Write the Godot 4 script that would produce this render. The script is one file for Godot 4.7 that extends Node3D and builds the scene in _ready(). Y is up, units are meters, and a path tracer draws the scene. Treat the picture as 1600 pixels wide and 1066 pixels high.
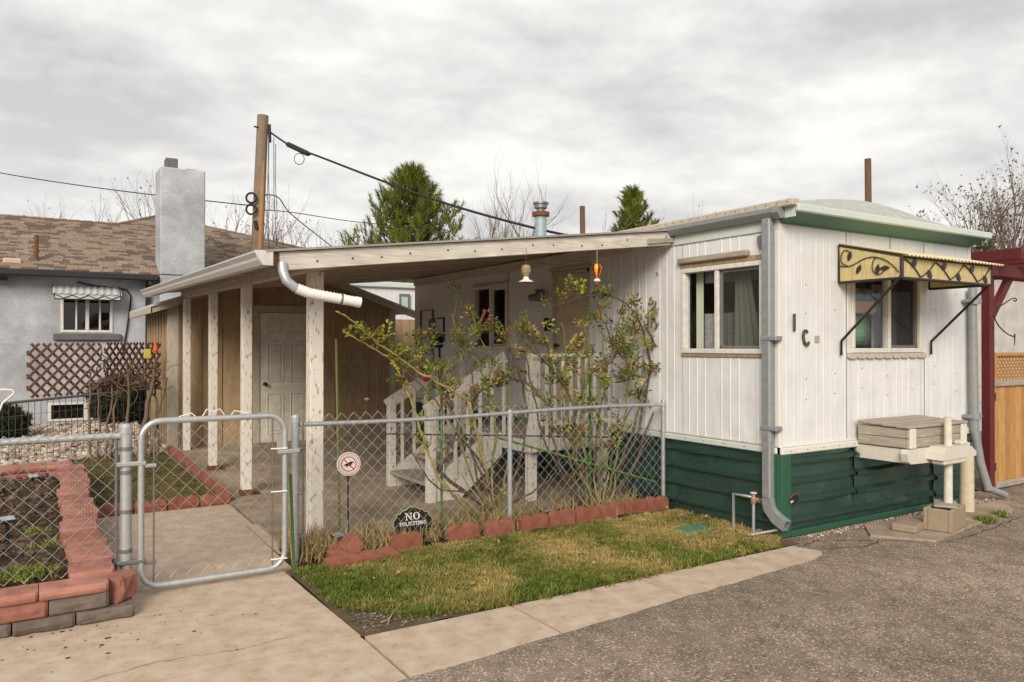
extends Node3D
# World: x runs along the street front (to the right), y up, z = -v where v runs away from the street.
const FOC := 1193.4
const HORIZON := 540.0
const YAW := 0.562170
const EYE := 1.62
const EXPOSURE := 2.05
var cy := cos(YAW)
var sy := sin(YAW)
var rng := RandomNumberGenerator.new()
var M := {}
var taken := {}

class MB:
	var v := PackedVector3Array()
	var n := PackedVector3Array()
	var c := PackedColorArray()
	var col := Color(1, 1, 1)
	var tinted := false
	func tint(k):
		col = k
		tinted = true
	func tri(a, b, d):
		var nn = (b - a).cross(d - a).normalized()
		v.append(a); v.append(d); v.append(b)
		for i in 3:
			n.append(nn); c.append(col)
	func trin(a, b, d, na, nb, nd):
		v.append(a); v.append(d); v.append(b)
		n.append(na); n.append(nd); n.append(nb)
		for i in 3: c.append(col)
	func quad(a, b, d, e):
		tri(a, b, d); tri(a, d, e)
	func box(T, a, b):
		var p = []
		for i in 8:
			p.append(T * Vector3(b.x if i & 1 else a.x, b.y if i & 2 else a.y, b.z if i & 4 else a.z))
		quad(p[4], p[5], p[7], p[6]); quad(p[1], p[0], p[2], p[3])
		quad(p[5], p[1], p[3], p[7]); quad(p[0], p[4], p[6], p[2])
		quad(p[6], p[7], p[3], p[2]); quad(p[0], p[1], p[5], p[4])
	func bbox(T, a, b, w):
		# box with bevelled edges
		var lo = Vector3(min(a.x, b.x), min(a.y, b.y), min(a.z, b.z))
		var hi = Vector3(max(a.x, b.x), max(a.y, b.y), max(a.z, b.z))
		var s = hi - lo
		w = min(w, 0.45 * min(s.x, min(s.y, s.z)))
		var q = func(ix, iy, iz, ax):
			var r = Vector3(hi.x if ix else lo.x, hi.y if iy else lo.y, hi.z if iz else lo.z)
			if ax != 0: r.x += (-w if ix else w)
			if ax != 1: r.y += (-w if iy else w)
			if ax != 2: r.z += (-w if iz else w)
			return T * r
		for f in 2:
			var x = [q.call(f, 0, 0, 0), q.call(f, 1, 0, 0), q.call(f, 1, 1, 0), q.call(f, 0, 1, 0)]
			var y = [q.call(0, f, 0, 1), q.call(0, f, 1, 1), q.call(1, f, 1, 1), q.call(1, f, 0, 1)]
			var z = [q.call(0, 0, f, 2), q.call(1, 0, f, 2), q.call(1, 1, f, 2), q.call(0, 1, f, 2)]
			for k in [x, y, z]:
				if f: quad(k[0], k[1], k[2], k[3])
				else: quad(k[3], k[2], k[1], k[0])
		for i in 2:
			for j in 2:
				var fl = (i == j)
				# edges along z, x, y
				_e(q.call(i, j, 0, 0), q.call(i, j, 0, 1), q.call(i, j, 1, 1), q.call(i, j, 1, 0), fl)
				_e(q.call(0, i, j, 1), q.call(0, i, j, 2), q.call(1, i, j, 2), q.call(1, i, j, 1), fl)
				_e(q.call(j, 0, i, 2), q.call(j, 0, i, 0), q.call(j, 1, i, 0), q.call(j, 1, i, 2), fl)
				for k in 2:
					var odd = (i + j + k) % 2 == 1
					if odd: tri(q.call(i, j, k, 0), q.call(i, j, k, 1), q.call(i, j, k, 2))
					else: tri(q.call(i, j, k, 0), q.call(i, j, k, 2), q.call(i, j, k, 1))
	func _e(a, b, d, e, fl):
		if fl: quad(a, b, d, e)
		else: quad(e, d, b, a)
	func tube(pts, rad, sides = 6, cap = true):
		var rings = []
		var norms = []
		var cnt = pts.size()
		var up = Vector3(0.13, 0.97, 0.21)
		var pu = null
		for i in cnt:
			var t = (pts[min(i + 1, cnt - 1)] - pts[max(i - 1, 0)]).normalized()
			if pu == null:
				pu = t.cross(up)
				if pu.length() < 0.2: pu = t.cross(Vector3(1, 0, 0))
			pu = (pu - t * pu.dot(t)).normalized()
			var pw = t.cross(pu)
			var r = rad[i] if rad is Array else rad
			var ring = []
			var nn = []
			for k in sides:
				var a = TAU * k / sides
				var dd = pu * cos(a) + pw * sin(a)
				ring.append(pts[i] + dd * r); nn.append(dd)
			rings.append(ring); norms.append(nn)
		for i in cnt - 1:
			for k in sides:
				var k2 = (k + 1) % sides
				trin(rings[i][k], rings[i][k2], rings[i + 1][k2], norms[i][k], norms[i][k2], norms[i + 1][k2])
				trin(rings[i][k], rings[i + 1][k2], rings[i + 1][k], norms[i][k], norms[i + 1][k2], norms[i + 1][k])
		if cap and sides > 3:
			for k in range(1, sides - 1):
				tri(rings[0][0], rings[0][k + 1], rings[0][k])
				tri(rings[cnt - 1][0], rings[cnt - 1][k], rings[cnt - 1][k + 1])
	func lathe(T, prof, seg = 20, smooth = true):
		var cs = []
		for k in seg + 1: cs.append(Vector2(cos(TAU * k / seg), sin(TAU * k / seg)))
		for i in prof.size() - 1:
			var a = prof[i]
			var b = prof[i + 1]
			var dn = Vector2(b.y - a.y, a.x - b.x).normalized()
			for k in seg:
				var c0 = cs[k]
				var c1 = cs[k + 1]
				var p = [T * Vector3(a.x * c0.x, a.y, a.x * c0.y), T * Vector3(a.x * c1.x, a.y, a.x * c1.y), T * Vector3(b.x * c1.x, b.y, b.x * c1.y), T * Vector3(b.x * c0.x, b.y, b.x * c0.y)]
				if smooth:
					var n0 = (T.basis * Vector3(dn.x * c0.x, dn.y, dn.x * c0.y)).normalized()
					var n1 = (T.basis * Vector3(dn.x * c1.x, dn.y, dn.x * c1.y)).normalized()
					trin(p[0], p[2], p[1], n0, n1, n1); trin(p[0], p[3], p[2], n0, n0, n1)
				else:
					quad(p[0], p[3], p[2], p[1])
	func prism(T, poly, z0, z1):
		# polygon in the local xy plane, thickness along local z
		var pl = PackedVector2Array(poly)
		if Geometry2D.is_polygon_clockwise(pl): pl.reverse()
		var ix = Geometry2D.triangulate_polygon(pl)
		for i in range(0, ix.size(), 3):
			var a = pl[ix[i]]
			var b = pl[ix[i + 1]]
			var d = pl[ix[i + 2]]
			if (b - a).cross(d - a) < 0:
				var e = b
				b = d
				d = e
			tri(T * Vector3(a.x, a.y, z1), T * Vector3(b.x, b.y, z1), T * Vector3(d.x, d.y, z1))
			tri(T * Vector3(a.x, a.y, z0), T * Vector3(d.x, d.y, z0), T * Vector3(b.x, b.y, z0))
		for i in pl.size():
			var a = pl[i]
			var b = pl[(i + 1) % pl.size()]
			quad(T * Vector3(a.x, a.y, z0), T * Vector3(b.x, b.y, z0), T * Vector3(b.x, b.y, z1), T * Vector3(a.x, a.y, z1))
	func mesh():
		var arr = []
		arr.resize(Mesh.ARRAY_MAX)
		arr[Mesh.ARRAY_VERTEX] = v
		arr[Mesh.ARRAY_NORMAL] = n
		if tinted: arr[Mesh.ARRAY_COLOR] = c
		var m = ArrayMesh.new()
		m.add_surface_from_arrays(Mesh.PRIMITIVE_TRIANGLES, arr)
		return m

# ---------- pixel -> place helpers (direction from the photograph, distance from ground or wall)
func W(x, y, v): return Vector3(x, y, -v)
func gy(v): return 0.0125 * max(0.0, v - 5.3)
func ray(px, py):
	var r = (px - 800.0) / FOC
	return Vector3(r * cy + sy, -(py - HORIZON) / FOC, -r * sy + cy)
func on_v(px, py, v):
	var r = ray(px, py)
	var t = v / r.z
	return Vector3(r.x * t, EYE + r.y * t, -v)
func on_x(px, py, x):
	var r = ray(px, py)
	var t = x / r.x
	return Vector3(x, EYE + r.y * t, -r.z * t)
func at_depth(px, py, d):
	var r = ray(px, py)
	return Vector3(r.x * d, EYE + r.y * d, -r.z * d)
func on_ground(px, py):
	var r = ray(px, py)
	var y = 0.0
	var t = 1.0
	for i in 12:
		t = (y - EYE) / r.y
		y = gy(r.z * t)
	return Vector3(r.x * t, y, -r.z * t)

# ---------- naming and parenting
func numbered(nm):
	if not taken.has(nm):
		taken[nm] = 0
		return nm
	taken[nm] += 1
	return "%s_%03d" % [nm, taken[nm]]
func thing(nm, label, category, at = Vector3.ZERO, group = ""):
	var o = Node3D.new()
	o.name = numbered(nm)
	add_child(o)
	o.position = at
	tag(o, label, category, group)
	return o
func tag(o, label, category, group = ""):
	o.set_meta("label", label)
	o.set_meta("category", category)
	if group != "": o.set_meta("group", group)
	return o
func part(nm, m, mat, parent, at = Vector3.ZERO):
	var o = MeshInstance3D.new()
	o.name = nm
	o.mesh = m.mesh() if m is MB else m
	o.material_override = mat
	parent.add_child(o, true)
	o.position = at
	return o
func solo(nm, m, mat, label, category, at = Vector3.ZERO, group = ""):
	var o = MeshInstance3D.new()
	o.name = numbered(nm)
	o.mesh = m.mesh() if m is MB else m
	o.material_override = mat
	add_child(o)
	o.position = at
	return tag(o, label, category, group)
func struct(nm, m, mat):
	var o = MeshInstance3D.new()
	o.name = numbered(nm)
	o.mesh = m.mesh() if m is MB else m
	o.material_override = mat
	add_child(o)
	o.set_meta("kind", "structure")
	return o
func many(nm, mesh, mat, xf, cols, parent):
	var mm = MultiMesh.new()
	mm.transform_format = MultiMesh.TRANSFORM_3D
	mm.use_colors = cols.size() > 0
	mm.mesh = mesh
	mm.instance_count = xf.size()
	for i in xf.size():
		mm.set_instance_transform(i, xf[i])
		if cols.size() > 0: mm.set_instance_color(i, cols[i])
	var o = MultiMeshInstance3D.new()
	o.name = numbered(nm) if parent == self else nm
	o.multimesh = mm
	o.material_override = mat
	parent.add_child(o, true)
	o.set_meta("kind", "stuff")
	return o
func I(): return Transform3D.IDENTITY
func TR(p, ry = 0.0, rx = 0.0, rz = 0.0): return Transform3D(Basis.from_euler(Vector3(rx, ry, rz)), p)

# ---------- materials
func layered(specs, lo, hi, n = 512, srgb = true):
	# grey multiplier texture made of several stretched noises; specs: [seed, freq, octaves, weight, squeeze_x, squeeze_y]
	var acc = PackedFloat32Array()
	acc.resize(n * n)
	var tot = 0.0
	for s in specs:
		var f = FastNoiseLite.new()
		f.seed = s[0]
		f.frequency = s[1]
		f.fractal_octaves = s[2]
		f.noise_type = FastNoiseLite.TYPE_SIMPLEX_SMOOTH
		if s.size() > 6:
			f.noise_type = FastNoiseLite.TYPE_CELLULAR
			f.cellular_return_type = FastNoiseLite.RETURN_CELL_VALUE
			f.fractal_type = FastNoiseLite.FRACTAL_NONE
		var im = f.get_seamless_image(int(n / s[4]), int(n / s[5]))
		im.convert(Image.FORMAT_L8)
		if s[4] != 1 or s[5] != 1: im.resize(n, n, Image.INTERPOLATE_CUBIC)
		var d = im.get_data()
		var w = s[3] / 255.0
		for i in n * n: acc[i] += d[i] * w
		tot += s[3]
	var out = PackedByteArray()
	out.resize(n * n)
	var mn = 9.0
	var mx = -9.0
	for i in range(0, n * n, 7):
		mn = min(mn, acc[i]); mx = max(mx, acc[i])
	var k = 1.0 / max(mx - mn, 0.001)
	for i in n * n:
		var t = lo + (hi - lo) * clamp((acc[i] - mn) * k, 0.0, 1.0)
		out[i] = int(255.0 * (pow(t, 0.4545) if srgb else t))
	return Image.create_from_data(n, n, false, Image.FORMAT_L8, out)
func itex(im):
	var j = im.duplicate()
	j.generate_mipmaps()
	return ImageTexture.create_from_image(j)
func ntex(im, k):
	var j = im.duplicate()
	j.convert(Image.FORMAT_RGBA8)
	j.bump_map_to_normal_map(k)
	return ImageTexture.create_from_image(j)
func mk(nm, col, rough, o = {}):
	var m = StandardMaterial3D.new()
	var cc = Color(col[0], col[1], col[2]).linear_to_srgb()
	m.albedo_color = cc
	m.roughness = rough
	m.metallic = o.get("metal", 0.0)
	m.metallic_specular = o.get("spec", 0.4)
	if o.has("tex"):
		m.albedo_texture = o.tex
		m.uv1_triplanar = true
		m.uv1_world_triplanar = o.get("world", true)
		m.uv1_scale = Vector3.ONE * o.get("scale", 1.0)
	if o.has("nrm"):
		m.normal_enabled = true
		m.normal_texture = o.nrm
		m.normal_scale = o.get("nk", 0.5)
	if o.has("rt"):
		m.roughness_texture = o.rt
	if o.has("detail"):
		m.detail_enabled = true
		m.detail_blend_mode = BaseMaterial3D.BLEND_MODE_MUL
		m.detail_albedo = o.detail
		m.detail_uv_layer = BaseMaterial3D.DETAIL_UV_2
		m.uv2_triplanar = true
		m.uv2_world_triplanar = true
		m.uv2_scale = Vector3.ONE * o.get("dscale", 0.2)
	if o.get("vc", false):
		m.vertex_color_use_as_albedo = true
	if o.has("glass"):
		m.transparency = BaseMaterial3D.TRANSPARENCY_ALPHA
		m.albedo_color.a = o.glass
	if o.has("back"):
		m.backlight_enabled = true
		m.backlight = Color(o.back[0], o.back[1], o.back[2]).linear_to_srgb()
	if o.get("two", false): m.cull_mode = BaseMaterial3D.CULL_DISABLED
	M[nm] = m
	return m

func make_materials():
	var mott = layered([[1, 0.012, 4, 1.0, 1, 1], [2, 0.09, 3, 0.5, 1, 1]], 0.72, 1.0)
	var mott2 = layered([[11, 0.008, 5, 1.0, 1, 1], [12, 0.2, 2, 0.35, 1, 1]], 0.5, 1.0)
	var fine = layered([[3, 0.25, 2, 1.0, 1, 1], [4, 0.02, 3, 0.6, 1, 1]], 0.6, 1.0)
	var vgr = layered([[5, 0.12, 4, 1.0, 1, 16], [6, 0.02, 3, 0.6, 1, 2]], 0.55, 1.0)
	var hgr = layered([[7, 0.12, 4, 1.0, 16, 1], [8, 0.02, 3, 0.6, 2, 1]], 0.55, 1.0)
	var dirt = layered([[9, 0.05, 4, 1.0, 1, 8], [10, 0.012, 4, 0.8, 1, 1]], 0.88, 1.0)
	var peel = layered([[13, 0.05, 5, 1.0, 1, 3], [14, 0.2, 2, 0.25, 1, 2]], 0.0, 1.0, 512, false)
	var t_m = itex(mott)
	var t_m2 = itex(mott2)
	var t_f = itex(fine)
	var t_v = itex(vgr)
	var t_h = itex(hgr)
	var t_d = itex(dirt)
	var n_f = ntex(fine, 3.0)
	var n_v = ntex(vgr, 4.0)
	var n_h = ntex(hgr, 4.0)
	var n_m = ntex(mott, 6.0)
	var n_dent = ntex(layered([[21, 0.006, 3, 1.0, 1, 1]], 0.0, 1.0, 512, false), 14.0)
	# asphalt: stones of random tone in dark binder
	var st = layered([[31, 0.13, 1, 1.0, 1, 1, 1]], 0.0, 1.0, 1024, false).get_data()
	var sb = layered([[32, 0.25, 1, 1.0, 1, 1, 1]], 0.0, 1.0, 1024, false).get_data()
	var sc = layered([[33, 0.006, 5, 1.0, 1, 1]], 0.0, 1.0, 1024, false).get_data()
	var buf = PackedByteArray()
	buf.resize(1024 * 1024 * 3)
	var hb = PackedByteArray()
	hb.resize(1024 * 1024)
	for i in 1024 * 1024:
		var a = st[i] / 255.0
		var b = sb[i] / 255.0
		var g = 0.26 + 0.16 * sc[i] / 255.0 + 0.18 * (b - 0.5)
		if a > 0.88: g += 0.30
		elif a < 0.16: g -= 0.10
		g = clamp(g, 0.05, 1.0)
		var s8 = 255.0 * pow(g, 0.4545)
		buf[i * 3] = int(min(255.0, s8))
		buf[i * 3 + 1] = int(s8 * (0.95 - 0.02 * a))
		buf[i * 3 + 2] = int(s8 * (0.90 - 0.05 * b))
		hb[i] = int(255.0 * (0.55 * a + 0.45 * b))
	var t_as = itex(Image.create_from_data(1024, 1024, false, Image.FORMAT_RGB8, buf))
	var n_as = ntex(Image.create_from_data(1024, 1024, false, Image.FORMAT_L8, hb), 3.0)
	# concrete: pores, stains, warm blotches
	var c1 = layered([[41, 0.007, 5, 1.0, 1, 1]], 0.0, 1.0, 1024, false).get_data()
	var c2 = layered([[42, 0.3, 2, 1.0, 1, 1]], 0.0, 1.0, 1024, false).get_data()
	var c3 = layered([[43, 0.02, 5, 1.0, 1, 1]], 0.0, 1.0, 1024, false).get_data()
	for i in 1024 * 1024:
		var a = c1[i] / 255.0
		var b = c2[i] / 255.0
		var d = c3[i] / 255.0
		var g = 0.80 + 0.22 * (a - 0.5) + 0.22 * (b - 0.5)
		if d > 0.66: g -= (d - 0.66) * 0.5
		if b < 0.12: g -= 0.2
		var s8 = 255.0 * pow(clamp(g, 0.1, 1.0), 0.4545)
		buf[i * 3] = int(s8)
		buf[i * 3 + 1] = int(s8 * (0.965 + 0.03 * (a - 0.5)))
		buf[i * 3 + 2] = int(s8 * (0.93 + 0.08 * (a - 0.5)))
	var t_co = itex(Image.create_from_data(1024, 1024, false, Image.FORMAT_RGB8, buf))
	# peeling white paint over grey wood
	var pd = peel.get_data()
	var wd = vgr.get_data()
	var pb = PackedByteArray()
	pb.resize(512 * 512 * 3)
	for i in 512 * 512:
		var t = clamp((pd[i] / 255.0 - 0.14) * 6.0, 0.0, 1.0)
		var w = wd[i] / 255.0
		pb[i * 3] = int(lerp(176.0 * w, 236.0 * (0.86 + 0.14 * w), t))
		pb[i * 3 + 1] = int(lerp(160.0 * w, 231.0 * (0.86 + 0.14 * w), t))
		pb[i * 3 + 2] = int(lerp(140.0 * w, 222.0 * (0.86 + 0.14 * w), t))
	var t_pe = itex(Image.create_from_data(512, 512, false, Image.FORMAT_RGB8, pb))
	# weathered metal roof end: mint paint, grey wear
	for i in 512 * 512:
		var t = clamp((pd[i] / 255.0 - 0.52) * 7.0, 0.0, 1.0)
		var w = 0.8 + 0.2 * wd[i] / 255.0
		pb[i * 3] = int(lerp(168.0, 190.0, t) * w)
		pb[i * 3 + 1] = int(lerp(168.0, 202.0, t) * w)
		pb[i * 3 + 2] = int(lerp(160.0, 194.0, t) * w)
	var t_mi = itex(Image.create_from_data(512, 512, false, Image.FORMAT_RGB8, pb))

	mk("asphalt", [0.98, 0.885, 0.805], 0.95, {"tex": t_as, "nrm": n_as, "nk": 0.5, "scale": 0.8, "detail": t_m2, "dscale": 0.13, "spec": 0.25})
	mk("concrete", [0.63, 0.54, 0.445], 0.93, {"tex": t_co, "nrm": n_f, "nk": 0.25, "scale": 0.75, "spec": 0.25})
	mk("concrete_shade_tone", [0.60, 0.515, 0.415], 0.93, {"tex": t_co, "nrm": n_f, "nk": 0.3, "scale": 0.6, "spec": 0.25, "detail": t_m2, "dscale": 0.3})  # darker copy of the concrete, the patio's shade mildly put into its colour
	mk("soil", [0.085, 0.058, 0.040], 1.0, {"tex": t_m2, "nrm": n_m, "nk": 2.0, "scale": 1.6, "spec": 0.1})
	mk("dry_ground", [0.20, 0.155, 0.11], 1.0, {"tex": t_m2, "nrm": n_m, "nk": 1.5, "scale": 1.3, "spec": 0.1})
	mk("turf_base", [0.17, 0.13, 0.085], 1.0, {"tex": t_m2, "scale": 1.5, "spec": 0.1})
	mk("siding", [0.75, 0.755, 0.755], 0.42, {"tex": t_d, "scale": 0.55, "nrm": n_dent, "nk": 0.22, "spec": 0.45})
	mk("siding_far", [0.74, 0.74, 0.75], 0.5, {"tex": t_d, "scale": 0.5})
	mk("white_trim", [0.74, 0.71, 0.66], 0.5, {"tex": t_d, "scale": 1.4})
	mk("vinyl", [0.80, 0.77, 0.72], 0.35, {"tex": t_m, "scale": 2.0})
	mk("rust_trim", [0.46, 0.32, 0.19], 0.8, {"tex": t_m2, "scale": 4.0})
	mk("inner", [0.10, 0.085, 0.07], 0.9)
	mk("skirt", [0.060, 0.125, 0.105], 0.30, {"tex": t_d, "scale": 0.9, "nrm": n_dent, "nk": 0.25, "spec": 0.6, "metal": 0.55})
	mk("skirt_corner", [0.030, 0.105, 0.062], 0.42, {"tex": t_d, "scale": 1.4})
	mk("green_trim", [0.10, 0.215, 0.155], 0.5, {"tex": t_d, "scale": 1.0})
	mk("mint", [0.60, 0.66, 0.62], 0.5, {"tex": t_d, "scale": 1.2})
	mk("mint_worn", [1.0, 1.0, 1.0], 0.6, {"tex": t_mi, "scale": 0.9})
	mk("drip_edge", [0.58, 0.50, 0.42], 0.6, {"tex": t_m, "scale": 2.0})
	mk("galv", [0.56, 0.58, 0.58], 0.42, {"tex": t_m, "scale": 3.0, "metal": 0.55})
	mk("galv_dark", [0.25, 0.255, 0.25], 0.45, {"tex": t_m, "scale": 3.0, "metal": 0.6})
	mk("gutter_grey", [0.32, 0.335, 0.34], 0.45, {"tex": t_m, "scale": 2.0, "metal": 0.2})
	mk("painted_wood", [0.86, 0.84, 0.81], 0.75, {"tex": t_pe, "scale": 0.9, "nrm": n_v, "nk": 0.3})
	mk("beam_paint", [0.74, 0.69, 0.61], 0.75, {"tex": t_h, "scale": 0.7, "nrm": n_h, "nk": 0.25})
	mk("gutter_white", [0.68, 0.66, 0.63], 0.45, {"tex": t_m, "scale": 2.0})
	mk("ceiling_wood", [0.54, 0.44, 0.34], 0.85, {"tex": t_h, "scale": 0.6, "nrm": n_h, "nk": 0.4})
	mk("roof_sheet", [0.36, 0.34, 0.31], 0.6, {"tex": t_m, "scale": 1.0})
	for i in 3:
		mk("shed_board%d" % i, [[0.47, 0.335, 0.200], [0.44, 0.312, 0.185], [0.50, 0.358, 0.215]][i], 0.85, {"tex": t_v, "scale": 0.8, "nrm": n_v, "nk": 0.5})
	mk("shed_trim", [0.58, 0.52, 0.42], 0.8, {"tex": t_v, "scale": 0.9, "nrm": n_v, "nk": 0.4})
	mk("door_paint", [0.77, 0.72, 0.62], 0.55, {"tex": t_m, "scale": 1.0})
	mk("door_tan", [0.70, 0.60, 0.43], 0.55, {"tex": t_m, "scale": 1.0})
	mk("black_metal", [0.018, 0.017, 0.018], 0.42, {"spec": 0.5})
	mk("black_plastic", [0.02, 0.02, 0.022], 0.35)
	mk("brass_knob", [0.06, 0.045, 0.03], 0.3, {"metal": 0.7})
	mk("stucco", [0.62, 0.64, 0.68], 0.95, {"tex": t_m, "nrm": n_f, "nk": 0.6, "scale": 0.5, "detail": t_m2, "dscale": 0.16})
	mk("grey_sill", [0.16, 0.155, 0.155], 0.8, {"tex": t_m, "scale": 1.0})
	mk("shingle", [1, 1, 1], 0.97, {"vc": true, "nrm": n_f, "nk": 0.8, "tex": t_f, "scale": 2.0})
	mk("shingle_under", [0.085, 0.062, 0.05], 1.0)
	mk("pole_wood", [0.30, 0.225, 0.165], 0.92, {"tex": t_v, "scale": 0.7, "nrm": n_v, "nk": 0.8})
	mk("pole_fresh", [0.50, 0.27, 0.12], 0.9, {"tex": t_v, "scale": 0.7})
	mk("cable", [0.02, 0.02, 0.02], 0.6)
	mk("rust", [0.21, 0.085, 0.04], 0.9, {"tex": t_m2, "scale": 4.0})
	mk("duct_blue", [0.36, 0.47, 0.51], 0.5, {"tex": t_m, "scale": 2.0, "metal": 0.3})
	mk("bark", [0.16, 0.115, 0.09], 0.95)
	mk("bark_red", [0.19, 0.105, 0.085], 0.95)
	mk("bark_dry", [0.20, 0.145, 0.10], 0.95, {"tex": t_v, "scale": 2.0})
	mk("needles", [1, 1, 1], 0.75, {"vc": true, "back": [0.03, 0.05, 0.01]})
	mk("leaf", [1, 1, 1], 0.6, {"vc": true, "back": [0.10, 0.12, 0.03], "two": true})
	mk("grass", [1, 1, 1], 0.8, {"vc": true, "back": [0.06, 0.07, 0.02], "two": true})
	mk("cane_green", [0.16, 0.17, 0.055], 0.7)
	mk("cane_yellow", [0.36, 0.28, 0.09], 0.7)
	mk("cane_brown", [0.12, 0.085, 0.06], 0.8)
	mk("cane_dead", [0.36, 0.27, 0.17], 0.9)
	for i in 4:
		mk("brick%d" % i, [[0.60, 0.265, 0.195], [0.54, 0.225, 0.165], [0.65, 0.30, 0.225], [0.48, 0.205, 0.155]][i], 0.95, {"tex": t_f, "nrm": n_f, "nk": 1.6, "scale": 2.2, "detail": t_m2, "dscale": 1.3})
	for i in 3:
		mk("rough_block%d" % i, [[0.38, 0.165, 0.12], [0.22, 0.175, 0.145], [0.185, 0.145, 0.12]][i], 1.0, {"tex": t_m2, "nrm": n_m, "nk": 1.4, "scale": 2.6})
	for i in 2:
		mk("edger%d" % i, [[0.42, 0.150, 0.098], [0.47, 0.178, 0.118]][i], 0.95, {"tex": t_f, "nrm": n_f, "nk": 1.8, "scale": 2.5, "detail": t_m2, "dscale": 1.7})
	mk("rock", [1, 1, 1], 0.95, {"vc": true, "tex": t_f, "scale": 3.0})
	mk("lattice_brown", [0.22, 0.105, 0.072], 0.85, {"tex": t_m, "scale": 3.0})
	mk("maroon", [0.15, 0.024, 0.027], 0.55, {"tex": t_v, "scale": 0.8, "nrm": n_v, "nk": 0.2})
	for i in 3:
		mk("cedar%d" % i, [[0.58, 0.31, 0.105], [0.52, 0.27, 0.09], [0.64, 0.36, 0.13]][i], 0.7, {"tex": t_v, "scale": 0.9, "nrm": n_v, "nk": 0.3})
	mk("weathered", [0.46, 0.40, 0.32], 0.9, {"tex": t_h, "scale": 0.8, "nrm": n_h, "nk": 0.6})
	mk("tan_wall", [0.58, 0.55, 0.51], 0.85, {"tex": t_m, "scale": 0.5})
	mk("pvc", [0.74, 0.69, 0.58], 0.45, {"tex": t_m, "scale": 2.0})
	mk("pvc_tan", [0.66, 0.57, 0.41], 0.5, {"tex": t_m, "scale": 2.0})
	mk("steel_white", [0.66, 0.62, 0.54], 0.5, {"tex": t_d, "scale": 1.5})
	mk("block", [0.40, 0.31, 0.22], 0.97, {"tex": t_f, "nrm": n_f, "nk": 1.0, "scale": 2.0})
	mk("awning_yellow", [0.86, 0.71, 0.34], 0.5, {"tex": t_v, "scale": 1.2, "back": [0.3, 0.2, 0.05]})
	mk("awning_pale", [0.80, 0.71, 0.45], 0.5, {"tex": t_d, "scale": 1.2, "back": [0.3, 0.25, 0.12]})
	mk("awning_grey", [0.56, 0.58, 0.58], 0.5, {"tex": t_d, "scale": 1.0})
	mk("glass", [0.02, 0.022, 0.022], 0.02, {"glass": 0.10, "spec": 0.4})
	mk("screen", [0.05, 0.048, 0.046], 0.8, {"glass": 0.55, "spec": 0.1})
	mk("curtain", [0.56, 0.60, 0.46], 0.9)
	mk("lace", [0.62, 0.61, 0.60], 0.95, {"tex": t_m2, "scale": 5.0})
	mk("blind", [0.36, 0.37, 0.38], 0.8)
	mk("cushion", [0.22, 0.44, 0.28], 0.9, {"tex": t_m, "scale": 4.0})
	mk("cloth_blue", [0.22, 0.34, 0.46], 0.9, {"tex": t_m2, "scale": 5.0})
	mk("tan_box", [0.60, 0.43, 0.31], 0.9)
	mk("white_plastic", [0.78, 0.76, 0.73], 0.4)
	mk("red_plastic", [0.42, 0.02, 0.025], 0.3)
	mk("yellow_glass", [0.75, 0.42, 0.02], 0.25)
	mk("maroon_glass", [0.22, 0.01, 0.012], 0.25)
	mk("amber", [0.36, 0.29, 0.15], 0.1, {"glass": 0.75})
	mk("sign_black", [0.012, 0.012, 0.014], 0.5)
	mk("sign_edge", [0.40, 0.42, 0.08], 0.5)
	mk("stake_green", [0.085, 0.19, 0.035], 0.5)
	mk("lid_green", [0.10, 0.24, 0.14], 0.8, {"tex": t_m, "scale": 3.0})
	mk("number_green", [0.10, 0.105, 0.05], 0.6, {"tex": t_m2, "scale": 8.0})
	mk("brass", [0.45, 0.30, 0.16], 0.45, {"metal": 0.6})
	mk("shrub_dark", [1, 1, 1], 0.9, {"vc": true})
	mk("petal_red", [0.36, 0.02, 0.03], 0.7)
	mk("petal_pink", [0.62, 0.30, 0.22], 0.8)
	mk("wire", [0.50, 0.50, 0.48], 0.5, {"metal": 0.4})
	mk("wire_dark", [0.09, 0.085, 0.08], 0.7)
	mk("post_brown", [0.19, 0.105, 0.065], 0.9, {"tex": t_v, "scale": 0.8})

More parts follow.
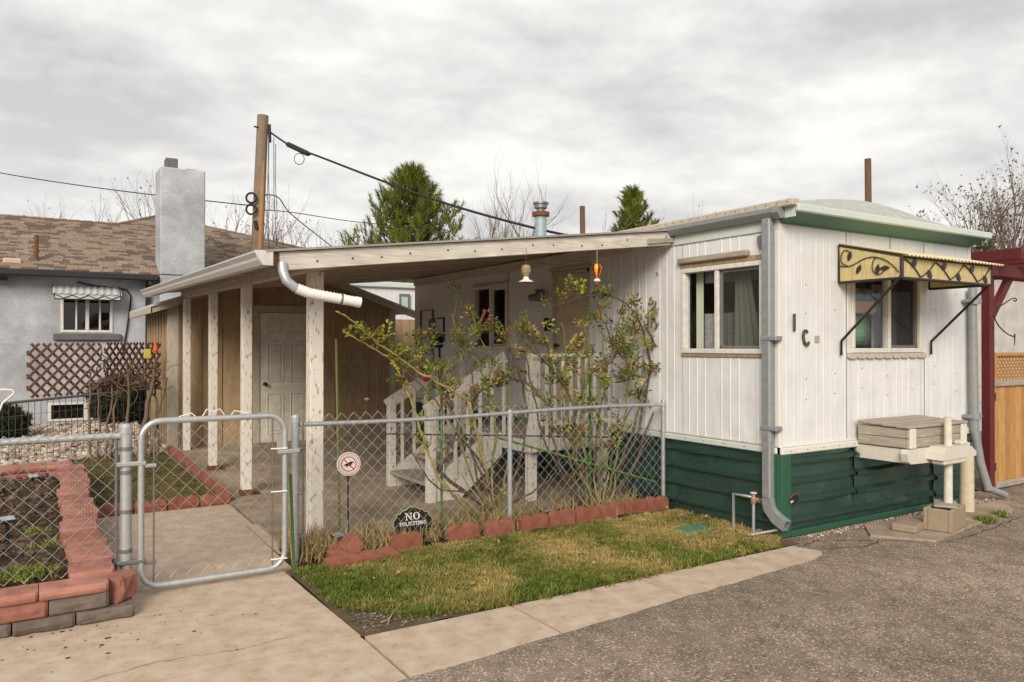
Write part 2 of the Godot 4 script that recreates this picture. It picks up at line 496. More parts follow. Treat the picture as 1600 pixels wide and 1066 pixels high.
# ---------- sky, sun, camera
func make_sky():
	var wpx = 2048
	var hpx = 1024
	var f1 = FastNoiseLite.new()
	f1.seed = 77
	f1.frequency = 0.75
	f1.fractal_octaves = 7
	f1.fractal_gain = 0.66
	f1.domain_warp_enabled = false
	f1.domain_warp_amplitude = 1.3
	f1.domain_warp_frequency = 0.35
	f1.domain_warp_fractal_octaves = 2
	var f2 = FastNoiseLite.new()
	f2.seed = 5
	f2.frequency = 0.16
	f2.fractal_octaves = 3
	var buf = PackedByteArray()
	buf.resize(wpx * hpx * 3)
	for j in hpx:
		var el = PI * (0.5 - (j + 0.5) / hpx)
		var sy_ = sin(el)
		var cy_ = cos(el)
		for i in wpx:
			var r
			var g
			var b
			if el < -0.02:
				r = 0.24; g = 0.22; b = 0.19
			else:
				var az = TAU * (i + 0.5) / wpx
				var k = 1.0 / (max(sy_, 0.0) + 0.16)
				var px = sin(az) * cy_ * k
				var pz = -cos(az) * cy_ * k
				var a = f1.get_noise_2d(px * 0.9 + pz * 0.3, pz * 1.15 - px * 0.4)
				var big = f2.get_noise_2d(px + 9.0, pz)
				var t = clamp(0.52 + 1.25 * a + 0.5 * big, 0.0, 1.0)
				var low = exp(-max(el, 0.0) * 5.5)
				t = lerp(t, 0.85, low * 0.8)
				r = lerp(0.60, 1.06, t)
				g = lerp(0.60, 1.045, t)
				b = lerp(0.615, 1.0, t)
			var o = (j * wpx + i) * 3
			buf[o] = int(255.0 * pow(r / EXPOSURE, 0.4545))
			buf[o + 1] = int(255.0 * pow(g / EXPOSURE, 0.4545))
			buf[o + 2] = int(255.0 * pow(b / EXPOSURE, 0.4545))
	return ImageTexture.create_from_image(Image.create_from_data(wpx, hpx, false, Image.FORMAT_RGB8, buf))

func setup_view():
	var cam = Camera3D.new()
	cam.name = "camera"
	add_child(cam)
	cam.position = Vector3(0, EYE, 0)
	cam.rotation = Vector3(atan((HORIZON - 533.0) / FOC), -YAW, 0)
	cam.fov = rad_to_deg(2.0 * atan(533.0 / FOC))
	cam.far = 400.0
	cam.near = 0.05
	cam.current = true
	var env = Environment.new()
	env.background_mode = Environment.BG_SKY
	var sky = Sky.new()
	var pm = PanoramaSkyMaterial.new()
	pm.panorama = make_sky()
	sky.sky_material = pm
	env.sky = sky
	env.tonemap_mode = Environment.TONE_MAPPER_LINEAR
	env.tonemap_exposure = EXPOSURE
	env.sdfgi_enabled = true
	env.ssao_enabled = true
	env.ssil_enabled = true
	var we = WorldEnvironment.new()
	we.name = "world_environment"
	we.environment = env
	add_child(we)
	var sun = DirectionalLight3D.new()
	sun.name = "sun"
	add_child(sun)
	sun.light_energy = 0.5
	sun.light_color = Color(1.0, 0.955, 0.895)
	sun.light_angular_distance = 28.0
	sun.shadow_enabled = true
	sun.look_at_from_position(Vector3(-6.0, 5.0, 7.0), Vector3.ZERO, Vector3.UP)

# ---------- ground and paving
func sheet(m, pts, lift):
	# horizontal sheet through [x, v] points
	var pl = PackedVector2Array()
	for p in pts: pl.append(Vector2(p[0], p[1]))
	var ix = Geometry2D.triangulate_polygon(pl)
	for i in range(0, ix.size(), 3):
		var q = []
		for k in 3:
			var p = pl[ix[i + k]]
			q.append(W(p.x, gy(p.y) + lift, p.y))
		if (q[1] - q[0]).cross(q[2] - q[0]).y < 0: m.tri(q[0], q[2], q[1])
		else: m.tri(q[0], q[1], q[2])
func slab(m, pts, top, bottom):
	var pl = []
	for p in pts: pl.append(p)
	sheet(m, pl, top)
	var ar = 0.0
	for i in pl.size():
		var a = pl[i]
		var b = pl[(i + 1) % pl.size()]
		ar += a[0] * b[1] - b[0] * a[1]
	if ar < 0: pl.reverse()
	for i in pl.size():
		var a = pl[i]
		var b = pl[(i + 1) % pl.size()]
		m.quad(W(a[0], gy(a[1]) + bottom, a[1]), W(b[0], gy(b[1]) + bottom, b[1]), W(b[0], gy(b[1]) + top, b[1]), W(a[0], gy(a[1]) + top, a[1]))
func field(m, x0, x1, v0, v1, step, lift, amp, seed_):
	# lumpy sheet
	var f = FastNoiseLite.new()
	f.seed = seed_
	f.frequency = 2.2
	f.fractal_octaves = 4
	var nx = int(ceil((x1 - x0) / step))
	var nv = int(ceil((v1 - v0) / step))
	var P = func(i, j):
		var x = lerp(x0, x1, float(i) / nx)
		var v = lerp(v0, v1, float(j) / nv)
		return W(x, gy(v) + lift + amp * f.get_noise_2d(x, v), v)
	for i in nx:
		for j in nv:
			m.quad(P.call(i, j), P.call(i + 1, j), P.call(i + 1, j + 1), P.call(i, j + 1))

func make_ground():
	var m = MB.new()
	# one sheet to the horizon, following the gentle fall towards the street
	var edges = [-300.0, 5.3, 20.0, 60.0, 300.0]
	for i in 4:
		var a = edges[i]
		var b = edges[i + 1]
		var ha = gy(min(a, 20.0)) - 0.06
		var hb = gy(min(b, 20.0)) - 0.06
		m.quad(W(-300, ha, a), W(300, ha, a), W(300, hb, b), W(-300, hb, b))
	struct("ground", m, M.dry_ground)
	# street
	m = MB.new()
	var ed = [[-30, 3.36], [0.5, 3.36], [1.55, 3.40], [2.5, 3.46], [3.48, 3.54], [4.4, 3.60], [5.08, 3.66], [5.25, 3.80], [5.20, 4.02], [5.32, 4.10], [5.40, 4.45], [9.0, 4.45], [9.1, 7.5], [30, 7.5]]
	var top = []
	for p in ed: top.append(p)
	top.append([30, -20]); top.append([-30, -20])
	sheet(m, top, -0.004)
	var road = struct("road", m, M.asphalt)
	rng.seed = 34
	for ck in [[[5.30, 3.84], [5.7, 3.70], [6.0, 3.74], [6.4, 3.42], [7.2, 3.46], [8.4, 3.62]], [[5.26, 3.98], [5.55, 4.02], [5.8, 3.86], [5.95, 3.76]]]:
		m = MB.new()
		var pp = []
		for i in ck.size() - 1:
			for k in 12:
				var t = k / 12.0
				pp.append([lerp(ck[i][0], ck[i + 1][0], t) + rng.randfn(0, 0.008), lerp(ck[i][1], ck[i + 1][1], t) + rng.randfn(0, 0.008), rng.randf_range(0.001, 0.006)])
		for i in pp.size() - 1:
			var a = pp[i]
			var b = pp[i + 1]
			var d = Vector2(b[0] - a[0], b[1] - a[1]).normalized()
			var n = Vector2(-d.y, d.x)
			m.quad(W(a[0] - n.x * a[2], 0.0005, a[1] - n.y * a[2]), W(b[0] - n.x * b[2], 0.0005, b[1] - n.y * b[2]), W(b[0] + n.x * b[2], 0.0005, b[1] + n.y * b[2]), W(a[0] + n.x * a[2], 0.0005, a[1] + n.y * a[2]))
		part("crack", m, M.soil, road)
	# concrete strip along the street: cast panels
	var walk = Node3D.new()
	walk.name = "pavement"
	add_child(walk)
	walk.set_meta("kind", "structure")
	var tops = func(x): return 4.02 - 0.02 * clamp((x - 1.5) / 2.0, 0.0, 1.0)
	var bots = func(x): return 3.30
	var cuts = [-9.0, -6.0, -3.0, -1.2, 0.2, 1.56, 2.52, 3.56, 4.62, 5.26]
	for i in cuts.size() - 1:
		m = MB.new()
		var a = cuts[i] + 0.009
		var b = cuts[i + 1] - 0.009
		var dt = 0.0
		if i == 4: dt = -0.012
		if i == cuts.size() - 2:
			slab(m, [[a, 3.3], [5.0, 3.55], [5.24, 3.78], [5.18, 4.0], [a, tops.call(a)]], 0.010, -0.1)
		else:
			slab(m, [[a, bots.call(a)], [b, bots.call(b)], [b, tops.call(b)], [a, tops.call(a)]], 0.010 + dt * 0.3, -0.1)
		part("paving_panel", m, M.concrete, walk)
	# the asphalt laps over the street side of the strip
	m = MB.new()
	var lap = [[-30, 3.2], [30, 3.2]]
	m = MB.new()
	var up = [[1.0, 3.33], [1.55, 3.40], [2.0, 3.425], [2.5, 3.47], [3.0, 3.50], [3.48, 3.55], [4.0, 3.58], [4.5, 3.62], [5.0, 3.66], [5.28, 3.74]]
	var f = FastNoiseLite.new()
	f.seed = 3
	f.frequency = 3.0
	var fine = []
	for i in 90:
		var x = 1.0 + 4.3 * i / 89.0
		var v = 3.33
		for k in up.size() - 1:
			if x >= up[k][0] and x <= up[k + 1][0]: v = lerp(up[k][1], up[k + 1][1], (x - up[k][0]) / (up[k + 1][0] - up[k][0]))
		fine.append([x, v + 0.014 * f.get_noise_1d(x)])
	for i in fine.size() - 1:
		var a = fine[i]
		var b = fine[i + 1]
		m.quad(W(a[0], -0.003, 2.6), W(b[0], -0.003, 2.6), W(b[0], 0.017, b[1] - 0.16), W(a[0], 0.017, a[1] - 0.16))
		m.quad(W(a[0], 0.017, a[1] - 0.16), W(b[0], 0.017, b[1] - 0.16), W(b[0], 0.0115, b[1]), W(a[0], 0.0115, a[1]))
	m.quad(W(-30, -0.003, 2.6), W(1.0, -0.003, 2.6), W(1.0, 0.0115, fine[0][1]), W(-30, 0.0115, 3.3))
	struct("road_edge", m, M.asphalt)
	# apron and garden walk: separately cast slabs with open joints
	var path = Node3D.new()
	path.name = "path"
	add_child(path)
	path.set_meta("kind", "structure")
	var sl = [
		[[[-9, 4.035], [1.55, 4.035], [1.53, 5.02], [-9, 5.02]], 0.014],
		[[[-9, 5.028], [1.53, 5.028], [1.52, 5.50], [0.47, 5.50], [0.47, 5.35], [-9, 5.35]], 0.017],
		[[[0.47, 5.512], [1.595, 5.512], [1.60, 6.95], [0.47, 6.95]], 0.018],
		[[[0.47, 6.965], [1.66, 6.965], [1.66, 7.87], [0.47, 7.87]], 0.022],
		[[[1.615, 5.93], [1.70, 5.93], [1.70, 6.95], [1.615, 6.95]], 0.016]]
	for s in sl:
		m = MB.new()
		slab(m, s[0], s[1], -0.1)
		part("slab", m, M.concrete, path)
	var pat = Node3D.new()
	pat.name = "patio"
	add_child(pat)
	pat.set_meta("kind", "structure")
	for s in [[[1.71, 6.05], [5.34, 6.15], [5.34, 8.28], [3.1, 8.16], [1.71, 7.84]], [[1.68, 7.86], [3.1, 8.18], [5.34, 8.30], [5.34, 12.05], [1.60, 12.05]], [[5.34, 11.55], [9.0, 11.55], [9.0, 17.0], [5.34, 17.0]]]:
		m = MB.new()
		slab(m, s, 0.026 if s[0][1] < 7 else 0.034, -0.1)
		part("slab", m, M.concrete_shade_tone, pat)
	# soil-filled cracks wandering over the concrete
	rng.seed = 33
	for ck in [[[0.1, 4.16], [0.55, 4.24], [0.95, 4.18], [1.25, 4.22]], [[2.4, 6.1], [2.7, 6.8], [2.6, 7.4], [2.9, 8.0]]]:
		m = MB.new()
		var pp = []
		for i in ck.size() - 1:
			for k in 14:
				var t = k / 14.0
				pp.append([lerp(ck[i][0], ck[i + 1][0], t) + rng.randfn(0, 0.006), lerp(ck[i][1], ck[i + 1][1], t) + rng.randfn(0, 0.006), rng.randf_range(0.0006, 0.002)])
		var yy = 0.0145 if ck[0][1] < 4.02 else (0.0185 if ck[0][1] < 5.0 else (0.0225 if ck[0][0] < 1.6 else 0.0305))
		for i in pp.size() - 1:
			var a = pp[i]
			var b = pp[i + 1]
			var d = Vector2(b[0] - a[0], b[1] - a[1]).normalized()
			var n = Vector2(-d.y, d.x)
			m.quad(W(a[0] - n.x * a[2], gy(a[1]) + yy, a[1] - n.y * a[2]), W(b[0] - n.x * b[2], gy(b[1]) + yy, b[1] - n.y * b[2]), W(b[0] + n.x * b[2], gy(b[1]) + yy, b[1] + n.y * b[2]), W(a[0] + n.x * a[2], gy(a[1]) + yy, a[1] + n.y * a[2]))
		part("crack", m, M.soil, path)
	# flower bed soil, turf soil, planter soil
	m = MB.new()
	field(m, 1.60, 5.34, 5.50, 6.14, 0.06, 0.012, 0.03, 4)
	struct("flower_bed", m, M.soil)
	m = MB.new()
	field(m, 1.56, 5.33, 4.035, 5.55, 0.08, 0.002, 0.012, 6)
	struct("front_lawn", m, M.turf_base)
	m = MB.new()
	field(m, 0.50, 1.64, 7.90, 11.9, 0.09, 0.03, 0.06, 7)
	struct("side_lawn", m, M.turf_base)
	m = MB.new()
	field(m, -4.0, 0.24, 5.12, 9.75, 0.07, 0.15, 0.07, 8)
	struct("planting_bed", m, M.soil)
	m = MB.new()
	field(m, -8.0, 1.68, 9.85, 16.4, 0.25, 0.02, 0.06, 9)
	struct("gravel_bed", m, M.dry_ground)

func in_poly(p, poly): return Geometry2D.is_point_in_polygon(p, poly)

func make_grass():
	var bl = MB.new()
	# a tuft of bent blades
	rng.seed = 40
	for k in 7:
		var a = rng.randf() * TAU
		var d = Vector3(cos(a), 0, sin(a))
		var s = Vector3(-d.z, 0, d.x) * 0.0028
		var h = rng.randf_range(0.6, 1.05)
		var p0 = d * rng.randf_range(0.0, 0.02)
		var p1 = p0 + Vector3(0, 0.024 * h, 0) + d * 0.007
		var p2 = p0 + Vector3(0, 0.038 * h, 0) + d * rng.randf_range(0.015, 0.035)
		bl.tint(Color(1, 1, 1) * rng.randf_range(0.8, 1.15))
		bl.quad(p0 - s, p0 + s, p1 + s * 0.8, p1 - s * 0.8)
		bl.tri(p1 - s * 0.8, p1 + s * 0.8, p2)
	var mesh = bl.mesh()
	var f = FastNoiseLite.new()
	f.seed = 12
	f.frequency = 1.3
	f.fractal_octaves = 3
	var f2 = FastNoiseLite.new()
	f2.seed = 13
	f2.frequency = 6.0
	var xf = []
	var cs = []
	var poly = PackedVector2Array([Vector2(1.60, 5.45), Vector2(1.62, 4.55), Vector2(1.78, 4.36), Vector2(1.95, 4.12), Vector2(2.5, 4.03), Vector2(3.55, 4.01), Vector2(5.05, 4.03), Vector2(5.30, 4.25), Vector2(5.33, 5.42), Vector2(3.0, 5.50)])
	rng.seed = 41
	for i in 21000:
		var p = Vector2(rng.randf_range(1.56, 5.34), rng.randf_range(3.98, 5.55))
		if not in_poly(p, poly): continue
		var t = f.get_noise_2d(p.x, p.y) + 0.5 * f2.get_noise_2d(p.x, p.y)
		# the photograph: greener along the paving, straw-coloured patches towards the home
		var straw = 0.46 + 0.9 * t + 0.13 * (p.x - 3.6) + rng.randf_range(-0.3, 0.3)
		if p.y < 4.25 and p.x < 4.6: straw -= 0.3
		var lush = p.distance_to(Vector2(4.0, 4.15)) < 0.3 or (p.y < 4.3 and p.x > 2.0 and p.x < 2.9)
		var hgt = rng.randf_range(0.55, 1.15) * (1.35 if lush else 1.0) * (0.85 + 0.4 * f2.get_noise_2d(p.y * 2.0, p.x))
		if rng.randf() > 0.92 + t: continue
		var k = clamp(straw, 0.0, 1.0)
		var green = Color(0.055, 0.085, 0.012).lerp(Color(0.17, 0.225, 0.025), rng.randf())
		var dry = Color(0.32, 0.22, 0.06).lerp(Color(0.60, 0.45, 0.19), rng.randf())
		var b = Basis.from_euler(Vector3(rng.randf_range(-0.3, 0.3), rng.randf() * TAU, rng.randf_range(-0.3, 0.3))).scaled(Vector3(1.25, hgt * 1.15, 1.25))
		xf.append(Transform3D(b, W(p.x + rng.randfn(0, 0.022), 0.004, p.y + rng.randfn(0, 0.022))))
		cs.append(green.lerp(dry, k))
	var o = many("lawn_grass", mesh, M.grass, xf, cs, self)
	tag(o, "patchy green and straw coloured lawn grass between brick edging and pavement", "grass")
	xf = []
	cs = []
	rng.seed = 42
	for i in 9000:
		var p = Vector2(rng.randf_range(0.56, 1.60), rng.randf_range(7.98, 11.6))
		var t = f.get_noise_2d(p.x * 2.0, p.y * 2.0)
		var g = clamp(0.35 - t + rng.randf_range(-0.3, 0.3), 0.0, 1.0)
		var b = Basis.from_euler(Vector3(rng.randf_range(-0.3, 0.3), rng.randf() * TAU, 0)).scaled(Vector3(1.3, rng.randf_range(0.4, 1.2), 1.3))
		xf.append(Transform3D(b, W(p.x, gy(p.y) + 0.02, p.y)))
		cs.append(Color(0.22, 0.16, 0.06).lerp(Color(0.09, 0.11, 0.025), g))
	o = many("sparse_grass", mesh, M.grass, xf, cs, self)
	tag(o, "sparse brownish turf beside the garden path behind the gate", "grass")
	# long dry grass and dead stalks in the flower bed
	xf = []
	cs = []
	rng.seed = 43
	for i in 420:
		var x = rng.randf_range(1.66, 5.25)
		if rng.randf() < 0.7: x = [1.75, 1.95, 2.42, 3.25, 3.5, 4.75][rng.randi() % 6] + rng.randfn(0.0, 0.11)
		var v = rng.randf_range(5.56, 6.05)
		var b = Basis.from_euler(Vector3(rng.randf_range(-0.5, 0.5), rng.randf() * TAU, rng.randf_range(-0.5, 0.5))).scaled(Vector3(2.2, rng.randf_range(2.0, 6.0), 2.2))
		xf.append(Transform3D(b, W(clamp(x, 1.66, 5.28), 0.0, v)))
		cs.append(Color(0.42, 0.29, 0.13).lerp(Color(0.22, 0.17, 0.06), rng.randf()))
	o = many("dry_stalks", mesh, M.grass, xf, cs, self)
	tag(o, "dead straw coloured stalks in the flower bed under the fence", "dry grass")
	# weeds
	rng.seed = 44
	var spots = [[on_ground(1538, 815), 0.06, 50, "weed tuft in the crack of the slab by the concrete block"], [on_ground(1562, 806), 0.05, 30, "small weed tuft at the far corner of the slab"], [W(-0.02, 0.19, 5.62), 0.14, 55, "green weed at the front of the planting bed beside the capstones"], [W(0.05, 0.17, 6.9), 0.11, 30, "yellow green weed in the middle of the planting bed"], [W(0.13, 0.17, 6.4), 0.10, 30, "weed sprouting beside the brick border in the planting bed"]]
	for s in spots:
		xf = []
		cs = []
		for i in s[2]:
			var b = Basis.from_euler(Vector3(rng.randf_range(-0.6, 0.6), rng.randf() * TAU, rng.randf_range(-0.6, 0.6))).scaled(Vector3(1.6, rng.randf_range(0.8, 1.6), 1.6))
			xf.append(Transform3D(b, s[0] + Vector3(rng.randfn(0, s[1] * 0.5), 0, rng.randfn(0, s[1] * 0.5))))
			cs.append(Color(0.10, 0.17, 0.02).lerp(Color(0.30, 0.30, 0.05), rng.randf()))
		o = many("weed", mesh, M.grass, xf, cs, self)
		tag(o, s[3], "weed")

func rock_mesh(seed_):
	var g = SphereMesh.new()
	var m = MB.new()
	var r2 = RandomNumberGenerator.new()
	r2.seed = seed_
	var f = FastNoiseLite.new()
	f.seed = seed_
	f.frequency = 0.9
	var P = func(i, j):
		var th = PI * i / 5.0
		var ph = TAU * (j % 7) / 7.0
		var d = Vector3(sin(th) * cos(ph), cos(th), sin(th) * sin(ph))
		return d * (0.5 + 0.28 * f.get_noise_3dv(d * 1.7))
	for i in 5:
		for j in 7:
			m.quad(P.call(i, j + 1), P.call(i + 1, j + 1), P.call(i + 1, j), P.call(i, j))
	return m.mesh()

func make_gravel():
	rng.seed = 50
	var xs = [[], [], []]
	var cs = [[], [], []]
	var pal = [Color(0.62, 0.47, 0.36), Color(0.70, 0.60, 0.48), Color(0.48, 0.33, 0.26), Color(0.40, 0.32, 0.28), Color(0.74, 0.66, 0.55)]
	for i in 8600:
		var v = 9.9 + 6.4 * pow(rng.randf(), 1.2)
		var x = rng.randf_range(-3.8, 1.68)
		if v < 11.6 and x > 0.42: continue
		var s = rng.randf_range(0.035, 0.10)
		var k = i % 3
		var b = Basis.from_euler(Vector3(rng.randf() * TAU, rng.randf() * TAU, 0)).scaled(Vector3(s, s * 0.7, s))
		xs[k].append(Transform3D(b, W(x, gy(v) + 0.035 + rng.randf() * 0.03, v)))
		cs[k].append(pal[rng.randi() % 5] * rng.randf_range(0.75, 1.1))
	var o = Node3D.new()
	o.name = "landscape_rocks"
	add_child(o)
	tag(o, "pinkish cream landscaping stones covering the yard by the grey house", "gravel")
	o.set_meta("kind", "stuff")
	for k in 3:
		many("stones", rock_mesh(60 + k), M.rock, xs[k], cs[k], o)
	# loose grit on the asphalt along the skirt, bits of debris on the concrete
	var gx = []
	var gc = []
	rng.seed = 51
	for i in 420:
		var x = rng.randf_range(5.5, 8.6)
		var v = 4.18 - abs(rng.randfn(0, 0.05))
		var s = rng.randf_range(0.006, 0.022)
		gx.append(Transform3D(Basis.from_euler(Vector3(rng.randf() * TAU, rng.randf() * TAU, 0)).scaled(Vector3.ONE * s), W(x, 0.0, v)))
		gc.append(pal[rng.randi() % 5] * rng.randf_range(0.6, 1.1))
	for i in 110:
		var x = rng.randfn(0.35, 0.45)
		var v = min(4.97, 4.72 + rng.randfn(0.0, 0.24))
		var s = 0.003 + 0.009 * pow(rng.randf(), 3.0)
		gx.append(Transform3D(Basis.from_euler(Vector3(rng.randf() * TAU, rng.randf() * TAU, 0)).scaled(Vector3(s * rng.randf_range(1.0, 3.2), s * 0.6, s)), W(x, 0.018, v)))
		gc.append(Color(0.06, 0.045, 0.035) * rng.randf_range(0.7, 1.6))
	for i in 6500:
		var x = rng.randf_range(1.5, 10.5)
		var v = rng.randf_range(0.6, 3.45)
		if x > 5.5 and rng.randf() < 0.3: v = rng.randf_range(3.3, 4.15)
		var s = 0.003 + 0.008 * pow(rng.randf(), 2.0)
		gx.append(Transform3D(Basis.from_euler(Vector3(rng.randf() * TAU, rng.randf() * TAU, 0)).scaled(Vector3(s * 1.3, s * 0.7, s)), W(x, 0.001, v)))
		gc.append(Color(0.52, 0.45, 0.37) * rng.randf_range(0.25, 1.25))
	for i in 160:
		var x = rng.randf_range(1.6, 2.1)
		var v = 4.06 + rng.randf() * 0.35
		var s = rng.randf_range(0.008, 0.02)
		gx.append(Transform3D(Basis.from_euler(Vector3(rng.randf() * TAU, rng.randf() * TAU, 0)).scaled(Vector3(s * 1.3, s * 0.7, s)), W(x, 0.008, v)))
		gc.append(Color(0.25, 0.20, 0.15) * rng.randf_range(0.4, 1.3))
	o = many("loose_grit", rock_mesh(64), M.rock, gx, gc, self)
	tag(o, "loose grit and crumbs scattered over the asphalt and concrete", "grit")
	gx = []
	gc = []
	rng.seed = 53
	for i in 2600:
		var x = rng.randf_range(-1.2, 0.2)
		var v = rng.randf_range(5.2, 9.6)
		if i > 1900:
			x = rng.randf_range(1.65, 5.3)
			v = rng.randf_range(5.58, 6.1)
		var s = 0.012 + 0.05 * pow(rng.randf(), 3.0)
		gx.append(Transform3D(Basis.from_euler(Vector3(rng.randf() * TAU, rng.randf() * TAU, 0)).scaled(Vector3(s * 1.2, s * 0.8, s)), W(x, (gy(v) + 0.165 if i <= 1900 else 0.025) + rng.randf() * 0.01, v)))
		gc.append(Color(0.10, 0.068, 0.046).lerp(Color(0.20, 0.145, 0.10), pow(rng.randf(), 2.0)))
	o = many("soil_clods", rock_mesh(65), M.rock, gx, gc, self)
	tag(o, "dark brown soil clods in the planting bed and flower bed", "soil")
	# fallen leaves in flower bed
	var lf = MB.new()
	lf.tint(Color(1, 1, 1))
	lf.quad(Vector3(-0.5, 0, 0), Vector3(0, 0.12, 0.3), Vector3(0.55, 0.05, 0), Vector3(0, 0.1, -0.3))
	gx = []
	gc = []
	rng.seed = 52
	for i in 420:
		var x = rng.randf_range(1.62, 5.3)
		var v = 5.56 + 0.5 * pow(rng.randf(), 1.0)
		if i > 330:
			v = rng.randf_range(4.3, 5.5)
		var s = rng.randf_range(0.02, 0.045)
		gx.append(Transform3D(Basis.from_euler(Vector3(rng.randf_range(-0.7, 0.7), rng.randf() * TAU, rng.randf_range(-0.7, 0.7))).scaled(Vector3.ONE * s), W(x, 0.035 + rng.randf() * 0.03, v)))
		gc.append(Color(0.34, 0.19, 0.11).lerp(Color(0.50, 0.36, 0.22), rng.randf()) * rng.randf_range(0.5, 1.0))
	o = many("leaf_litter", lf.mesh(), M.leaf, gx, gc, self)
	tag(o, "dead brown leaves lying in the flower bed behind the brick edging", "leaves")

# ---------- the white mobile home
func ribbed(m, T, u0, u1, y0, y1, pitch, amp, n0 = 0.0):
	# vertical sheet with narrow standing ribs
	var pr = [[u0, 0.0]]
	var k = int(ceil((u0 + 0.012) / pitch))
	while k * pitch < u1 - 0.012:
		var c0 = k * pitch
		pr.append([c0 - 0.011, 0.0]); pr.append([c0 - 0.004, amp]); pr.append([c0 + 0.004, amp]); pr.append([c0 + 0.011, 0.0])
		k += 1
	pr.append([u1, 0.0])
	for i in pr.size() - 1:
		var a = pr[i]
		var b = pr[i + 1]
		m.quad(T * Vector3(a[0], y0, n0 + a[1]), T * Vector3(b[0], y0, n0 + b[1]), T * Vector3(b[0], y1, n0 + b[1]), T * Vector3(a[0], y1, n0 + a[1]))
func siding_wall(root, T, length, y0, y1, panel, holes, mat, off, amp = 0.0045):
	var us = [0.0, length]
	var k = 1
	while k * panel < length - 0.08:
		us.append(k * panel); k += 1
	for h in holes:
		us.append(h[0]); us.append(h[1])
	us.sort()
	for i in us.size() - 1:
		var a = us[i]
		var b = us[i + 1]
		if b - a < 0.004: continue
		var spans = [[y0, y1]]
		for h in holes:
			if (a + b) * 0.5 > h[0] and (a + b) * 0.5 < h[1]:
				spans = []
				if h[2] > y0 + 0.01: spans.append([y0, h[2]])
				if h[3] < y1 - 0.01: spans.append([h[3], y1])
		for s in spans:
			var m = MB.new()
			var g = 0.0015 if int(round(a / panel)) % 2 == 0 else 0.0
			ribbed(m, T, a, b + 0.004, s[0], s[1], panel / 4.0, amp, g)
			part("siding_panel", m, mat, root, off)
	# lining behind the sheet metal
	var ln = MB.new()
	var hs = holes.duplicate()
	hs.sort_custom(func(p, q): return p[0] < q[0])
	var u = 0.02
	for h in hs:
		ln.box(T, Vector3(u, y0, -0.07), Vector3(h[0], y1, -0.012))
		if h[2] > y0 + 0.02: ln.box(T, Vector3(h[0], y0, -0.07), Vector3(h[1], h[2], -0.012))
		if h[3] < y1 - 0.02: ln.box(T, Vector3(h[0], h[3], -0.07), Vector3(h[1], y1, -0.012))
		u = h[1]
	ln.box(T, Vector3(u, y0, -0.07), Vector3(length - 0.02, y1, -0.012))
	part("wall_lining", ln, M.inner, root, off)
func screws(root, T, pts, off, mat):
	var m = MB.new()
	for p in pts:
		m.lathe(T * TR(Vector3(p[0], p[1], p[2]), 0, PI / 2), [Vector2(0.006, 0.0), Vector2(0.005, 0.004), Vector2(0.0, 0.005)], 6)
	var o = part("screws", m, mat, root, off)
	o.set_meta("kind", "stuff")
func window_unit(root, T, u0, u1, y0, y1, mull, off, screen_right):
	var w = MB.new()
	var fr = 0.045
	for b in [[u0, u1, y0, y0 + fr], [u0, u1, y1 - fr, y1], [u0, u0 + fr, y0 + fr, y1 - fr], [u1 - fr, u1, y0 + fr, y1 - fr]]:
		w.bbox(T, Vector3(b[0], b[2], -0.06), Vector3(b[1], b[3], 0.022), 0.006)
	w.bbox(T, Vector3(mull - 0.024, y0 + fr, -0.055), Vector3(mull + 0.024, y1 - fr, 0.012), 0.005)
	var wn = part("window", w, M.vinyl, root, off)
	var s = MB.new()
	# sliding sash bars
	var a = mull + 0.024
	var b2 = u1 - fr
	for q in [[a, b2, y0 + fr, y0 + fr + 0.028], [a, b2, y1 - fr - 0.028, y1 - fr], [a, a + 0.022, y0 + fr, y1 - fr], [b2 - 0.022, b2, y0 + fr, y1 - fr]]:
		s.bbox(T, Vector3(q[0], q[2], -0.04), Vector3(q[1], q[3], -0.012), 0.004)
	part("sash", s, M.vinyl, wn)
	for k in 2:
		var p = MB.new()
		var pa = u0 + fr if k == 0 else a
		var pb = mull - 0.024 if k == 0 else b2
		p.quad(T * Vector3(pa, y0 + fr, -0.03), T * Vector3(pb, y0 + fr, -0.03), T * Vector3(pb, y1 - fr, -0.03), T * Vector3(pa, y1 - fr, -0.03))
		part("pane", p, M.glass, wn)
	if screen_right:
		var p = MB.new()
		p.quad(T * Vector3(a, y0 + fr, -0.008), T * Vector3(b2, y0 + fr, -0.008), T * Vector3(b2, y1 - fr, -0.008), T * Vector3(a, y1 - fr, -0.008))
		part("insect_screen", p, M.screen, wn)
	return wn
func skirting(root, T, u0, u1, y0, y1, seed_, off, n0):
	# sheet with horizontal ribs and dents
	var m = MB.new()
	var f = FastNoiseLite.new()
	f.seed = seed_
	f.frequency = 1.1
	f.fractal_octaves = 2
	var prof = []
	var y = y0
	var i0 = 0
	while y < y1 - 0.005:
		prof.append([y, 0.0])
		if y + 0.105 < y1: prof.append([y + 0.105, 0.0])
		if y + 0.118 < y1: prof.append([y + 0.112, 0.036])
		if y + 0.150 < y1: prof.append([y + 0.138, 0.040])
		y += 0.165
	prof.append([y1, 0.0])
	var nu = int(ceil((u1 - u0) / 0.07))
	var P = func(i, j):
		var u = lerp(u0, u1, float(i) / nu)
		var yy = prof[j][0]
		return T * Vector3(u, yy + 0.006 * f.get_noise_2d(u * 1.5, 3.0), n0 + prof[j][1] + 0.016 * f.get_noise_2d(u * 1.4, yy * 2.0))
	for i in nu:
		for j in prof.size() - 1:
			m.quad(P.call(i, j), P.call(i + 1, j), P.call(i + 1, j + 1), P.call(i, j + 1))
	part("skirt_panel", m, M.skirt, root, off)

